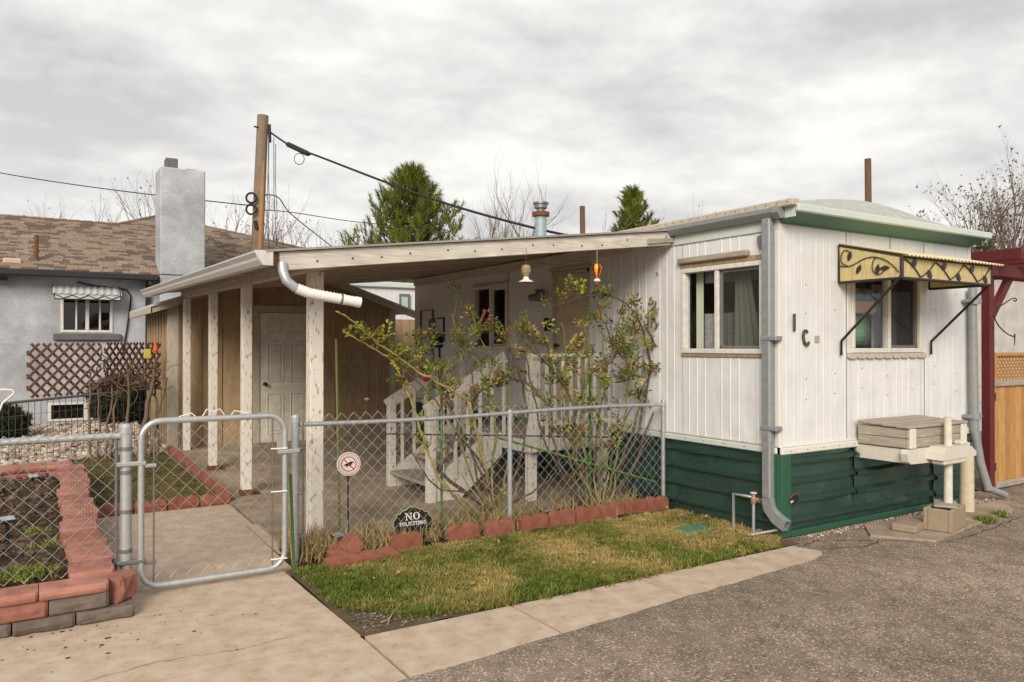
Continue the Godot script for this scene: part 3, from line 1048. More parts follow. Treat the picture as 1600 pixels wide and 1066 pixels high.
func make_home():
	var root = thing("mobile_home", "white ribbed metal mobile home with dark green corrugated skirting", "mobile home", W(5.353, 0, 4.264))
	var off = -root.position
	var TL = Transform3D(Basis(Vector3(0, 0, 1), Vector3(0, 1, 0), Vector3(-1, 0, 0)), W(5.353, 0, 11.5))
	var TE = Transform3D(Basis.IDENTITY, W(5.353, 0, 4.264))
	var L = 11.5 - 4.264
	var wl = 3.064
	var wa = [11.5 - 5.39, 11.5 - 4.41, 1.545, 2.36]
	var wb = [11.5 - 9.50, 11.5 - 8.60, 1.57, 2.45]
	var dr = [11.5 - 7.56, 11.5 - 6.85, 0.755, 2.50]
	var we = [1.00, 2.14, 1.55, 2.34]
	siding_wall(root, TL, L, 0.753, 2.70, 0.4064, [wa, wb, dr], M.siding, off)
	siding_wall(root, TE, wl, 0.753, 2.68, 0.4064, [we], M.siding, off, 0.0028)
	# far walls
	var m = MB.new()
	m.box(I(), W(8.36, 0.72, 11.5), W(8.417, 2.68, 4.27))
	m.box(I(), W(5.36, 0.72, 11.5), W(8.36, 2.68, 11.44))
	part("rear_wall", m, M.siding, root, off)
	m = MB.new()
	m.box(I(), W(5.42, 0.70, 11.43), W(8.35, 0.748, 4.34))
	part("floor", m, M.inner, root, off)
	m = MB.new()
	m.box(I(), W(6.9, 0.75, 11.43), W(6.94, 2.66, 5.9))
	m.box(I(), W(5.44, 0.75, 6.2), W(8.35, 2.66, 6.16))
	part("added_partition", m, M.inner, root, off)  # unseen wall added to keep the rooms behind the glass dark
	# dark lapped seams in the end wall
	for s in [[0.93, 0.76, 2.65], [2.20, 0.76, 2.65], [1.62, 2.36, 2.65]]:
		m = MB.new()
		m.bbox(TE, Vector3(s[0] - 0.003, s[1], 0.0), Vector3(s[0] + 0.003, s[2], 0.007), 0.001)
		part("seam", m, M.gutter_grey, root, off)
	# corner trim
	m = MB.new()
	m.bbox(I(), W(5.338, 0.755, 4.30), W(5.380, 2.66, 4.247), 0.006)
	part("corner_trim", m, M.white_trim, root, off)
	m = MB.new()
	m.bbox(I(), W(8.38, 0.755, 4.30), W(8.425, 2.66, 4.247), 0.006)
	part("corner_trim", m, M.white_trim, root, off)
	# bottom flashing
	m = MB.new()
	m.bbox(TE, Vector3(-0.01, 0.695, 0.012), Vector3(wl, 0.752, 0.045), 0.008)
	m.bbox(TE, Vector3(-0.01, 0.752, 0.004), Vector3(wl, 0.770, 0.028), 0.006)
	part("bottom_rail", m, M.white_trim, root, off)
	m = MB.new()
	m.bbox(TL, Vector3(0.0, 0.70, 0.010), Vector3(L, 0.755, 0.034), 0.008)
	part("bottom_rail", m, M.mint, root, off)
	m = MB.new()
	m.bbox(TL, Vector3(0.0, 0.756, 0.004), Vector3(L, 0.772, 0.022), 0.005)
	part("drip_strip", m, M.drip_edge, root, off)
	# skirting
	for s in [[0.0, 2.2], [2.19, 4.4], [4.39, 6.05], [6.04, L - 0.03]]:
		skirting(root, TL, s[0], s[1], 0.0, 0.705, 3 + int(s[0] * 10), off, -0.012)
	for s in [[0.10, 1.02, 0.0, 0.02], [1.01, 1.80, 0.0, 0.035], [1.78, 2.36, 0.0, 0.01], [2.33, wl, 0.0, 0.03]]:
		skirting(root, TE, s[0], s[1], s[2], 0.70, 40 + int(s[0] * 10), off, s[3] - 0.012)
	m = MB.new()
	m.box(I(), W(5.39, 0.0, 11.4), W(5.42, 0.70, 4.35))
	m.box(I(), W(5.42, 0.0, 4.36), W(8.40, 0.70, 4.33))
	part("skirt_backing", m, M.inner, root, off)
	m = MB.new()
	m.bbox(TE, Vector3(-0.03, 0.0, -0.04), Vector3(0.10, 0.70, 0.052), 0.008)
	m.bbox(TL, Vector3(L - 0.03, 0.0, 0.0), Vector3(L + 0.03, 0.70, 0.034), 0.006)
	part("skirt_corner", m, M.skirt_corner, root, off)
	m = MB.new()
	m.bbox(TE, Vector3(0.10, 0.0, 0.03), Vector3(wl, 0.05, 0.06), 0.006)
	part("base_strip", m, M.skirt_corner, root, off)
	# torn hole in the corner flashing: its shaded inside painted as a black plate
	m = MB.new()
	m.prism(TE, [Vector2(0.06, 0.285), Vector2(0.075, 0.335), Vector2(0.10, 0.350), Vector2(0.15, 0.36), Vector2(0.19, 0.335), Vector2(0.17, 0.285), Vector2(0.11, 0.268)], 0.045, 0.055)
	part("hole_shade_plate", m, M.black_plastic, root, off)
	m = MB.new()
	m.tube([TE * Vector3(0.065, 0.325, 0.056), TE * Vector3(0.10, 0.355, 0.058), TE * Vector3(0.155, 0.363, 0.056), TE * Vector3(0.192, 0.335, 0.05)], 0.007, 5)
	part("torn_lip", m, M.rust, root, off)
	m = MB.new()
	m.bbox(TE * TR(Vector3(0.075, 0.285, 0.052), 0.2, 0, 0.12), Vector3(0, 0, 0), Vector3(0.085, 0.02, 0.012), 0.005)
	part("exposed_pipe", m, M.pvc, root, off)
	# wall openings
	var w = window_unit(root, TL, wa[0], wa[1], wa[2], wa[3], wa[0] + 0.44, off, true)
	m = MB.new()
	for b in [[wa[0] - 0.012, wa[1] + 0.035, wa[2] - 0.035, wa[2] - 0.002], [wa[1] + 0.002, wa[1] + 0.04, wa[2], wa[3] + 0.03], [wa[0] - 0.02, wa[1] + 0.04, wa[3] + 0.002, wa[3] + 0.05]]:
		m.bbox(TL, Vector3(b[0], b[2], -0.002), Vector3(b[1], b[3], 0.013), 0.004)
	part("rusted_trim", m, M.rust_trim, w)
	m = MB.new()
	m.bbox(TL * TR(Vector3(wa[0] - 0.03, wa[3] + 0.075, 0), 0, 0, 0.0), Vector3(0, -0.028, 0.0), Vector3(0.86, 0.028, 0.05), 0.01)
	part("drip_cap", m, M.weathered, w)
	w = window_unit(root, TL, wb[0], wb[1], wb[2], wb[3], wb[0] + 0.45, off, false)
	m = MB.new()
	m.bbox(TL, Vector3(wb[0] - 0.03, wb[3] + 0.01, 0.0), Vector3(wb[1] + 0.05, wb[3] + 0.03, 0.03), 0.004)
	m.bbox(TL, Vector3(wb[1] + 0.02, wb[2] - 0.3, 0.0), Vector3(wb[1] + 0.045, 2.62, 0.014), 0.004)
	part("trim", m, M.drip_edge, w)
	w = window_unit(root, TE, we[0], we[1], we[2], we[3], we[0] + 0.60, off, true)
	m = MB.new()
	m.bbox(TE, Vector3(we[0] - 0.07, we[2] - 0.045, 0.0), Vector3(we[1] + 0.07, we[2] - 0.004, 0.03), 0.008)
	for k in 9: m.bbox(TE, Vector3(we[0] - 0.05 + k * 0.14, we[2] - 0.052, 0.012), Vector3(we[0] + 0.05 + k * 0.14, we[2] - 0.036, 0.033), 0.004)
	part("sill", m, M.drip_edge, w)
	m = MB.new()
	m.bbox(TE, Vector3(we[0] - 0.065, we[2] - 0.002, 0.0), Vector3(we[0] - 0.003, we[3], 0.014), 0.004)
	part("casing", m, M.white_trim, w)
	m = MB.new()
	m.bbox(TE, Vector3(we[1] + 0.003, we[2] - 0.002, 0.0), Vector3(we[1] + 0.065, we[3], 0.014), 0.004)
	part("casing", m, M.white_trim, w)
	# door
	m = MB.new()
	m.bbox(TL, Vector3(dr[0] + 0.03, dr[2], -0.06), Vector3(dr[1] - 0.03, dr[3] - 0.04, -0.02), 0.008)
	var d = part("door", m, M.door_tan, root, off)
	m = MB.new()
	m.bbox(TL, Vector3(dr[0], dr[2], -0.05), Vector3(dr[0] + 0.03, dr[3], 0.02), 0.005)
	m.bbox(TL, Vector3(dr[1] - 0.03, dr[2], -0.05), Vector3(dr[1], dr[3], 0.02), 0.005)
	m.bbox(TL, Vector3(dr[0], dr[3] - 0.04, -0.05), Vector3(dr[1], dr[3], 0.02), 0.005)
	m.bbox(TL, Vector3(dr[0] - 0.05, dr[3] + 0.005, 0.0), Vector3(dr[1] + 0.04, dr[3] + 0.04, 0.05), 0.006)
	part("door_frame", m, M.drip_edge, d)
	m = MB.new()
	m.lathe(TL * TR(Vector3(dr[0] + 0.09, 1.62, -0.02), 0, PI / 2), [Vector2(0.012, 0), Vector2(0.012, 0.03), Vector2(0.028, 0.04), Vector2(0.024, 0.065), Vector2(0, 0.07)], 12)
	part("door_knob", m, M.brass_knob, d)
	# wall lantern beside the door
	var p = on_x(850, 465, 5.353)
	m = MB.new()
	m.lathe(TR(p + Vector3(-0.12, 0, 0), 0, PI / 2, 0), [Vector2(0.0, -0.11), Vector2(0.045, -0.11), Vector2(0.05, 0.02), Vector2(0.055, 0.03), Vector2(0.06, 0.11), Vector2(0.0, 0.12)], 14)
	m.box(TR(p), Vector3(-0.12, -0.02, -0.02), Vector3(-0.005, 0.10, 0.02))
	part("wall_lamp", m, M.galv_dark, root, off)
	p = on_x(858, 507, 5.353)
	m = MB.new()
	m.bbox(TR(p), Vector3(-0.05, -0.08, -0.05), Vector3(0.0, 0.08, 0.05), 0.008)
	part("mailbox", m, M.black_plastic, root, off)
	# roof edge along the patio side
	m = MB.new()
	m.bbox(TL, Vector3(0, 2.60, 0.004), Vector3(L + 0.02, 2.705, 0.018), 0.004)
	part("frieze", m, M.mint, root, off)
	m = MB.new()
	m.bbox(TL, Vector3(0, 2.775, -0.02), Vector3(L + 0.20, 2.835, 0.075), 0.008)
	var dripe = part("drip_edge", m, M.drip_edge, root, off)
	var sp = []
	for k in 60: sp.append([L + 0.15 - k * 0.11, 2.808, 0.075])
	screws(root, TL, sp, off, M.rust)
	sp = []
	for k in 24: sp.append([0.06 + k * 0.13, 2.655, 0.012])
	for k in 7:
		for yy in [1.15, 1.33, 1.9, 2.15]: sp.append([0.4064 * (k + 1) - 0.05, yy + 0.04 * (k % 3), 0.003])
	for k in 14: sp.append([0.1 + k * 0.22, 0.725, 0.045])
	screws(root, TE, sp, off, M.galv_dark)
	sp = []
	for k in 30: sp.append([L - 0.1 - k * 0.24, 0.73, 0.034])
	screws(root, TL, sp, off, M.galv_dark)
	# gutter and downspout at the near corner
	m = MB.new()
	var gp = [Vector2(0.0, 0.0), Vector2(0.05, -0.005), Vector2(0.075, 0.025), Vector2(0.09, 0.045), Vector2(0.092, 0.08), Vector2(0.08, 0.08), Vector2(0.07, 0.05), Vector2(0.01, 0.01), Vector2(0.008, 0.08), Vector2(0.0, 0.08)]
	# profile in (outward, up), swept along the eave
	m.prism(Transform3D(Basis(Vector3(-1, 0, 0), Vector3(0, 1, 0), Vector3(0, 0, -1)), W(5.337, 2.695, 4.20)), gp, 0.0, 1.36)
	m.prism(Transform3D(Basis(Vector3(-1, 0, 0), Vector3(0, 1, 0), Vector3(0, 0, -1)), W(5.337, 2.690, 4.196)), [Vector2(0, 0), Vector2(0.06, -0.006), Vector2(0.098, 0.04), Vector2(0.1, 0.09), Vector2(0, 0.09)], -0.012, 0.05)
	part("gutter", m, M.gutter_grey, root, off)
	m = MB.new()
	m.bbox(I(), W(5.262, 0.32, 4.375), W(5.330, 2.70, 4.285), 0.012)
	for y in [1.66, 0.90]: m.bbox(I(), W(5.255, y, 4.385), W(5.345, y + 0.04, 4.215), 0.006)
	var dn = [W(5.296, 0.33, 4.33), W(5.296, 0.24, 4.31), W(5.296, 0.17, 4.24), W(5.296, 0.125, 4.14)]
	var prev = []
	for i in 4:
		var t = (dn[min(i + 1, 3)] - dn[max(i - 1, 0)]).normalized()
		var nn = t.cross(Vector3(1, 0, 0)).normalized() * 0.045
		var sx = Vector3(0.034, 0, 0)
		var ring = [dn[i] - sx - nn, dn[i] + sx - nn, dn[i] + sx + nn, dn[i] - sx + nn]
		if i > 0:
			for k in 4: m.quad(prev[k], ring[k], ring[(k + 1) % 4], prev[(k + 1) % 4])
		prev = ring
	part("downspout", m, M.gutter_grey, root, off)
	# downspout at the other corner
	m = MB.new()
	m.tube([W(8.33, 2.22, 4.19), W(8.33, 0.75, 4.17), W(8.36, 0.4, 4.13), W(8.42, 0.12, 4.08)], 0.043, 10)
	m.tube([W(8.33, 2.05, 4.17), W(8.33, 2.12, 4.17)], 0.056, 10)
	m.tube([W(8.33, 0.85, 4.17), W(8.33, 0.92, 4.17)], 0.056, 10)
	m.bbox(I(), W(8.24, 0.865, 4.25), W(8.45, 0.90, 4.15), 0.004)
	m.bbox(I(), W(8.24, 2.07, 4.25), W(8.45, 2.10, 4.15), 0.004)
	m.tube([W(8.42, 0.14, 4.10), W(8.66, 0.05, 4.03)], 0.036, 8)
	part("downspout", m, M.gutter_grey, root, off)
	# roof: soffit, fascia, sloped end, crowned sheet
	m = MB.new()
	m.quad(W(5.345, 2.668, 4.245), W(8.43, 2.668, 4.245), W(8.43, 2.735, 4.07), W(5.345, 2.735, 4.07))
	m.bbox(TE, Vector3(-0.008, 2.655, 0.004), Vector3(wl + 0.008, 2.70, 0.018), 0.004)
	m.tri(W(5.345, 2.668, 4.245), W(5.345, 2.735, 4.07), W(5.345, 2.735, 4.245))
	part("soffit", m, M.green_trim, root, off)
	m = MB.new()
	m.bbox(I(), W(5.335, 2.728, 4.085), W(8.445, 2.792, 4.045), 0.008)
	m.box(I(), W(5.336, 2.69, 4.30), W(5.35, 2.79, 4.086))
	part("fascia", m, M.mint, root, off)
	m = MB.new()
	var N = 24
	var crown = func(x): return 2.832 + 0.19 * (1.0 - pow(abs(x - 6.89) / 1.56, 1.7))
	for i in N:
		var a = lerp(5.33, 8.45, float(i) / N)
		var b = lerp(5.33, 8.45, float(i + 1) / N)
		m.quad(W(a, 2.786, 4.06), W(b, 2.786, 4.06), W(b, crown.call(b), 4.44), W(a, crown.call(a), 4.44))
	part("roof_end", m, M.mint_worn, root, off)
	m = MB.new()
	for i in N:
		var a = lerp(5.33, 8.45, float(i) / N)
		var b = lerp(5.33, 8.45, float(i + 1) / N)
		m.quad(W(a, crown.call(a), 4.44), W(b, crown.call(b), 4.44), W(b, crown.call(b), 11.6), W(a, crown.call(a), 11.6))
		m.quad(W(b, 2.70, 11.6), W(a, 2.70, 11.6), W(a, crown.call(a), 11.6), W(b, crown.call(b), 11.6))
		m.quad(W(a, 2.70, 11.6), W(b, 2.70, 11.6), W(b, 2.70, 4.2), W(a, 2.70, 4.2))
	m.quad(W(8.45, 2.70, 4.2), W(8.45, 2.70, 11.6), W(8.45, 2.832, 11.6), W(8.45, 2.832, 4.44))
	part("roof", m, M.mint_worn, root, off)
	# small black vent cover near the gutter
	p = on_x(1192, 377, 5.353)
	m = MB.new()
	m.prism(TL * TR(TL.affine_inverse() * p), [Vector2(-0.03, 0.045), Vector2(0.03, 0.055), Vector2(0.035, 0.0), Vector2(0.01, -0.07), Vector2(-0.01, -0.07), Vector2(-0.03, 0.0)], 0.0, 0.035)
	part("vent_cover", m, M.galv_dark, root, off)
	# house number 1 and C, green tarnished, the C has slipped
	p = on_v(1239, 504, 4.264)
	m = MB.new()
	m.bbox(TR(p + Vector3(0, 0, 0.012)), Vector3(-0.016, -0.075, 0), Vector3(0.014, 0.075, 0.012), 0.004)
	part("house_number", m, M.number_green, root, off)
	p = on_v(1256, 528, 4.264)
	m = MB.new()
	var cp = []
	for k in 12:
		var a = lerp(0.75, TAU - 0.75, k / 11.0)
		cp.append(Vector2(cos(a) * 0.05, sin(a) * 0.075))
	for k in range(11, -1, -1):
		cp.append(Vector2(cp[k].x * 0.55 + 0.004, cp[k].y * 0.68))
	m.prism(TR(p + Vector3(0.01, 0, 0.012), 0, 0, 0.22), cp, 0.0, 0.012)
	part("house_number", m, M.number_green, root, off)
	m = MB.new()
	p = on_v(1276, 530, 4.264)
	m.box(TR(p), Vector3(-0.03, -0.03, 0.008), Vector3(0.03, 0.03, 0.0095))
	part("old_patch", m, M.shed_trim, root, off)
	# vent stack on the roof
	p = on_x(845, 372, 6.6)
	m = MB.new()
	m.lathe(TR(Vector3(p.x, 2.85, p.z)), [Vector2(0.088, 0.0), Vector2(0.088, 0.78)], 16)
	var stk = part("vent_stack", m, M.duct_blue, root, off)
	m = MB.new()
	m.lathe(TR(Vector3(p.x, 2.85, p.z)), [Vector2(0.09, 0.74), Vector2(0.135, 0.75), Vector2(0.135, 0.81), Vector2(0.08, 0.82)], 16)
	part("collar", m, M.rust, stk)
	m = MB.new()
	m.lathe(TR(Vector3(p.x, 2.85, p.z)), [Vector2(0.065, 0.80), Vector2(0.065, 0.86), Vector2(0.10, 0.87), Vector2(0.10, 0.93), Vector2(0.125, 0.935), Vector2(0.12, 0.96), Vector2(0.0, 0.985)], 16)
	part("cap", m, M.galv_dark, stk)
	# conduits and meter on the patio wall
	m = MB.new()
	var q0 = on_x(658, 486, 5.34)
	var q1 = on_x(677, 484, 5.34)
	m.tube([Vector3(5.33, 1.0, q0.z), Vector3(5.33, q0.y, q0.z), Vector3(5.33, q1.y, q1.z), Vector3(5.33, 0.95, q1.z)], 0.018, 6)
	m.bbox(TR(Vector3(5.33, 1.98, q1.z)), Vector3(-0.05, -0.08, -0.05), Vector3(0.02, 0.06, 0.05), 0.008)
	part("conduit", m, M.galv_dark, root, off)
	m = MB.new()
	var q2 = on_x(694, 497, 5.34)
	var q3 = on_x(687, 534, 5.34)
	m.tube([Vector3(5.33, q2.y, q2.z - 0.2), Vector3(5.33, q2.y, q2.z), Vector3(5.33, q3.y, q2.z)], 0.014, 6)
	m.bbox(TR(Vector3(5.33, q3.y, q3.z)), Vector3(-0.10, -0.09, -0.10), Vector3(0.02, 0.08, 0.10), 0.015)
	m.bbox(TR(Vector3(5.33, q3.y, q3.z)), Vector3(-0.10, 0.10, -0.09), Vector3(0.02, 0.115, 0.09), 0.005)
	m.tube([Vector3(5.33, q3.y, q3.z), Vector3(5.33, 0.8, q3.z + 0.02)], 0.014, 6)
	part("electric_meter", m, M.black_plastic, root, off)
	# ---- what is seen through the glass
	m = MB.new()
	var za = func(u): return W(5.353, 0, 11.5 - u).z
	for i in 14:
		var t0 = i / 14.0
		var t1 = (i + 1) / 14.0
		var f0 = 0.018 * sin(i * 1.9)
		var f1 = 0.018 * sin((i + 1) * 1.9)
		var u = wa[0] + 0.50
		m.quad(TL * Vector3(u + t0 * 0.34, 1.56, -0.16 + f0), TL * Vector3(u + t1 * 0.34, 1.56, -0.16 + f1), TL * Vector3(u + 0.02 + t1 * 0.17, 2.34, -0.16 + f1), TL * Vector3(u + 0.02 + t0 * 0.17, 2.34, -0.16 + f0))
	solo("curtain", m, M.curtain, "pale green curtain drawn aside behind the corner window pane with insect screen", "curtain")
	m = MB.new()
	for i in 6:
		var u = wa[0] + 0.045 + i * 0.016
		m.quad(TL * Vector3(u, 1.56, -0.14 + 0.012 * (i % 2)), TL * Vector3(u + 0.016, 1.56, -0.14 + 0.012 * ((i + 1) % 2)), TL * Vector3(u + 0.016, 2.34, -0.14 + 0.012 * ((i + 1) % 2)), TL * Vector3(u, 2.34, -0.14 + 0.012 * (i % 2)))
	solo("curtain", m, M.curtain, "narrow pale green curtain at the edge of the clear corner window pane", "curtain")
	m = MB.new()
	m.bbox(TL, Vector3(wa[0] + 0.12, 2.22, -0.20), Vector3(wa[1] - 0.05, 2.33, -0.17), 0.01)
	solo("window_blind", m, M.blind, "rolled up grey blind inside the top of the corner window", "blind")
	m = MB.new()
	for i in 30:
		var u = wa[0] + 0.05 + i * 0.0295
		var f0 = 0.02 * sin(i * 1.3)
		var f1 = 0.02 * sin((i + 1) * 1.3)
		m.quad(TL * Vector3(u, 1.50, -0.24 + f0), TL * Vector3(u + 0.0295, 1.50, -0.24 + f1), TL * Vector3(u + 0.0295, 1.93, -0.24 + f1), TL * Vector3(u, 1.93, -0.24 + f0))
	solo("cafe_curtain", m, M.lace, "grey patterned half curtain across the lower part of the corner window", "curtain")
	m = MB.new()
	var cpr = []
	for k in 13:
		var a = PI * k / 12.0
		cpr.append(Vector2(0.23 * pow(sin(a), 0.6), -0.17 * cos(a)))
	m.lathe(TE * Transform3D(Basis.from_scale(Vector3(1, 1, 0.35)), Vector3(we[0] + 0.35, 1.75, -0.19)), cpr, 20)
	solo("cushion", m, M.cushion, "plump green cushion standing inside the window under the yellow awning", "cushion")
	m = MB.new()
	m.bbox(TE, Vector3(we[0] + 0.05, 1.925, -0.22), Vector3(we[0] + 0.57, 2.055, -0.10), 0.02)
	solo("tan_box", m, M.tan_box, "tan box lying on the green cushion inside the window", "box")
	m = MB.new()
	m.lathe(TE * Transform3D(Basis.from_scale(Vector3(1, 0.45, 0.4)), Vector3(we[0] + 0.22, 2.10, -0.17)), cpr, 16)
	m.lathe(TE * Transform3D(Basis.from_scale(Vector3(0.7, 0.42, 0.4)), Vector3(we[0] + 0.46, 2.10, -0.17)), cpr, 16)
	solo("folded_cloth", m, M.cloth_blue, "crumpled blue cloth lying on the tan box inside the window", "cloth")
	m = MB.new()
	for i in 18:
		var u = we[0] + 0.63 + i * 0.025
		m.quad(TE * Vector3(u, 1.5, -0.2 + 0.012 * sin(i * 1.7)), TE * Vector3(u + 0.025, 1.5, -0.2 + 0.012 * sin(i * 1.7 + 1.7)), TE * Vector3(u + 0.025, 2.22, -0.2 + 0.012 * sin(i * 1.7 + 1.7)), TE * Vector3(u, 2.22, -0.2 + 0.012 * sin(i * 1.7)))
	solo("curtain", m, M.blind, "grey curtain behind the insect screen of the window under the yellow awning", "curtain")

func make_awning():
	# yellow fibreglass awning with black scrollwork over the end window
	var x0 = 6.16
	var x1 = 7.62
	var vw = 4.245
	var vf = 3.665
	var root = thing("window_awning", "yellow awning with black leaf scrollwork and slanting black braces", "awning", W(x0, 2.2, vw))
	var off = -root.position
	var yb = 2.185
	var yt = 2.52
	var yf = 2.375
	var m = MB.new()
	var nx = 56
	# corrugated top sheet
	for i in nx:
		var a = lerp(x0 - 0.02, x1 + 0.10, float(i) / nx)
		var b = lerp(x0 - 0.02, x1 + 0.10, float(i + 1) / nx)
		var ha = 0.008 * (1 if i % 2 == 0 else -1)
		m.quad(W(a, yf - 0.005 + ha, vf - 0.07), W(b, yf - 0.005 - ha, vf - 0.07), W(b, yt + 0.012 - ha, vw), W(a, yt + 0.012 + ha, vw))
	part("roof_sheet", m, M.awning_pale, root, off)
	# side panels
	var vine = func(mm, pts, r):
		mm.tube(pts, r, 5)
	for k in 2:
		var x = x0 if k == 0 else x1
		m = MB.new()
		m.prism(Transform3D(Basis(Vector3(0, 0, 1), Vector3(0, 1, 0), Vector3(-1, 0, 0)), W(x, 0, vw)), [Vector2(0, yb), Vector2(vw - vf, yb), Vector2(vw - vf, yf - 0.02), Vector2(0, yt - 0.01)], -0.003, 0.003)
		part("side_panel", m, M.awning_yellow, root, off)
		m = MB.new()
		m.tube([W(x, yb, vw), W(x, yb, vf), W(x, yf, vf), W(x, yt, vw), W(x, yb, vw)], 0.013, 6)
		part("side_frame", m, M.black_metal, root, off)
		m = MB.new()
		var sx = x - 0.012
		var P = func(a, b): return W(sx, b, vw - a * (vw - vf))
		var sw = []
		for q in [[0.02, 2.335], [0.10, 2.325], [0.20, 2.325], [0.30, 2.345], [0.42, 2.375], [0.55, 2.385], [0.68, 2.37], [0.80, 2.335], [0.90, 2.285], [0.97, 2.235]]: sw.append(P.call(q[0], q[1]))
		m.tube(smooth_path(sw, 3), 0.0045, 5)
		part("scrollwork", m, M.black_metal, root, off)
		for cu in [[[0.16, 2.326], [0.06, 2.36], [0.045, 2.42], [0.09, 2.465], [0.16, 2.465], [0.19, 2.43]], [[0.62, 2.378], [0.57, 2.34], [0.565, 2.28], [0.62, 2.235], [0.70, 2.235], [0.75, 2.265]]]:
			m = MB.new()
			var lp = []
			for q in cu: lp.append(P.call(q[0], q[1]))
			m.tube(smooth_path(lp, 4), 0.0045, 5)
			part("scrollwork", m, M.black_metal, root, off)
		for lf in [[0.19, 2.415, 2.9], [0.34, 2.29, 2.7], [0.645, 2.275, 3.0], [0.76, 2.28, 1.6]]:
			m = MB.new()
			var T = Transform3D(Basis(Vector3(0, 0, 1), Vector3(0, 1, 0), Vector3(-1, 0, 0)) * Basis(Vector3(0, 0, 1), lf[2]), P.call(lf[0], lf[1]))
			m.prism(T, [Vector2(0, -0.045), Vector2(0.022, -0.005), Vector2(0.012, 0.03), Vector2(0, 0.045), Vector2(-0.012, 0.03), Vector2(-0.022, -0.005)], -0.003, 0.003)
			part("leaf_ornament", m, M.black_metal, root, off)
	# front valance
	m = MB.new()
	m.box(I(), W(x0, yb, vf + 0.003), W(x1, yf - 0.02, vf - 0.003))
	part("valance", m, M.awning_yellow, root, off)
	m = MB.new()
	m.tube([W(x0, yb, vf - 0.004), W(x1, yb, vf - 0.004)], 0.015, 6)
	m.tube([W(x0, yf - 0.012, vf - 0.004), W(x1, yf - 0.012, vf - 0.004)], 0.010, 6)
	m.tube([W(x0, yb, vf - 0.004), W(x0, yf, vf - 0.004)], 0.017, 6)
	m.tube([W(x1, yb, vf - 0.004), W(x1, yf, vf - 0.004)], 0.013, 6)
	part("front_frame", m, M.black_metal, root, off)
	m = MB.new()
	var zz = []
	for i in 7:
		zz.append(W(lerp(x0 + 0.03, x1 - 0.03, i / 6.0), (yf - 0.03) if i % 2 == 0 else (yb + 0.02), vf - 0.012))
	for i in 6:
		var pts = []
		for k in 7:
			var t = k / 6.0
			var q = zz[i].lerp(zz[i + 1], t)
			q.y += 0.02 * sin(t * PI) * (1 if i % 2 == 0 else -1)
			pts.append(q)
		m.tube(pts, 0.0055, 5)
		var c0 = zz[i].lerp(zz[i + 1], 0.45)
		c0.y += 0.03 * (1 if i % 2 == 0 else -1)
		m.prism(TR(c0 + Vector3(0.03, 0, 0.002), 0, 0, 0.7 if i % 2 == 0 else -0.9), [Vector2(-0.04, 0), Vector2(-0.01, 0.028), Vector2(0.04, 0.02), Vector2(0.045, -0.008), Vector2(0.0, -0.03)], -0.003, 0.003)
	part("vine_ornament", m, M.black_metal, root, off)
	for x in [x0, x1]:
		m = MB.new()
		m.tube([W(x, yb + 0.02, vf), W(x + 0.01, 1.66, vw - 0.012), W(x + 0.01, 1.53, vw - 0.012)], 0.012, 6)
		part("brace", m, M.black_metal, root, off)

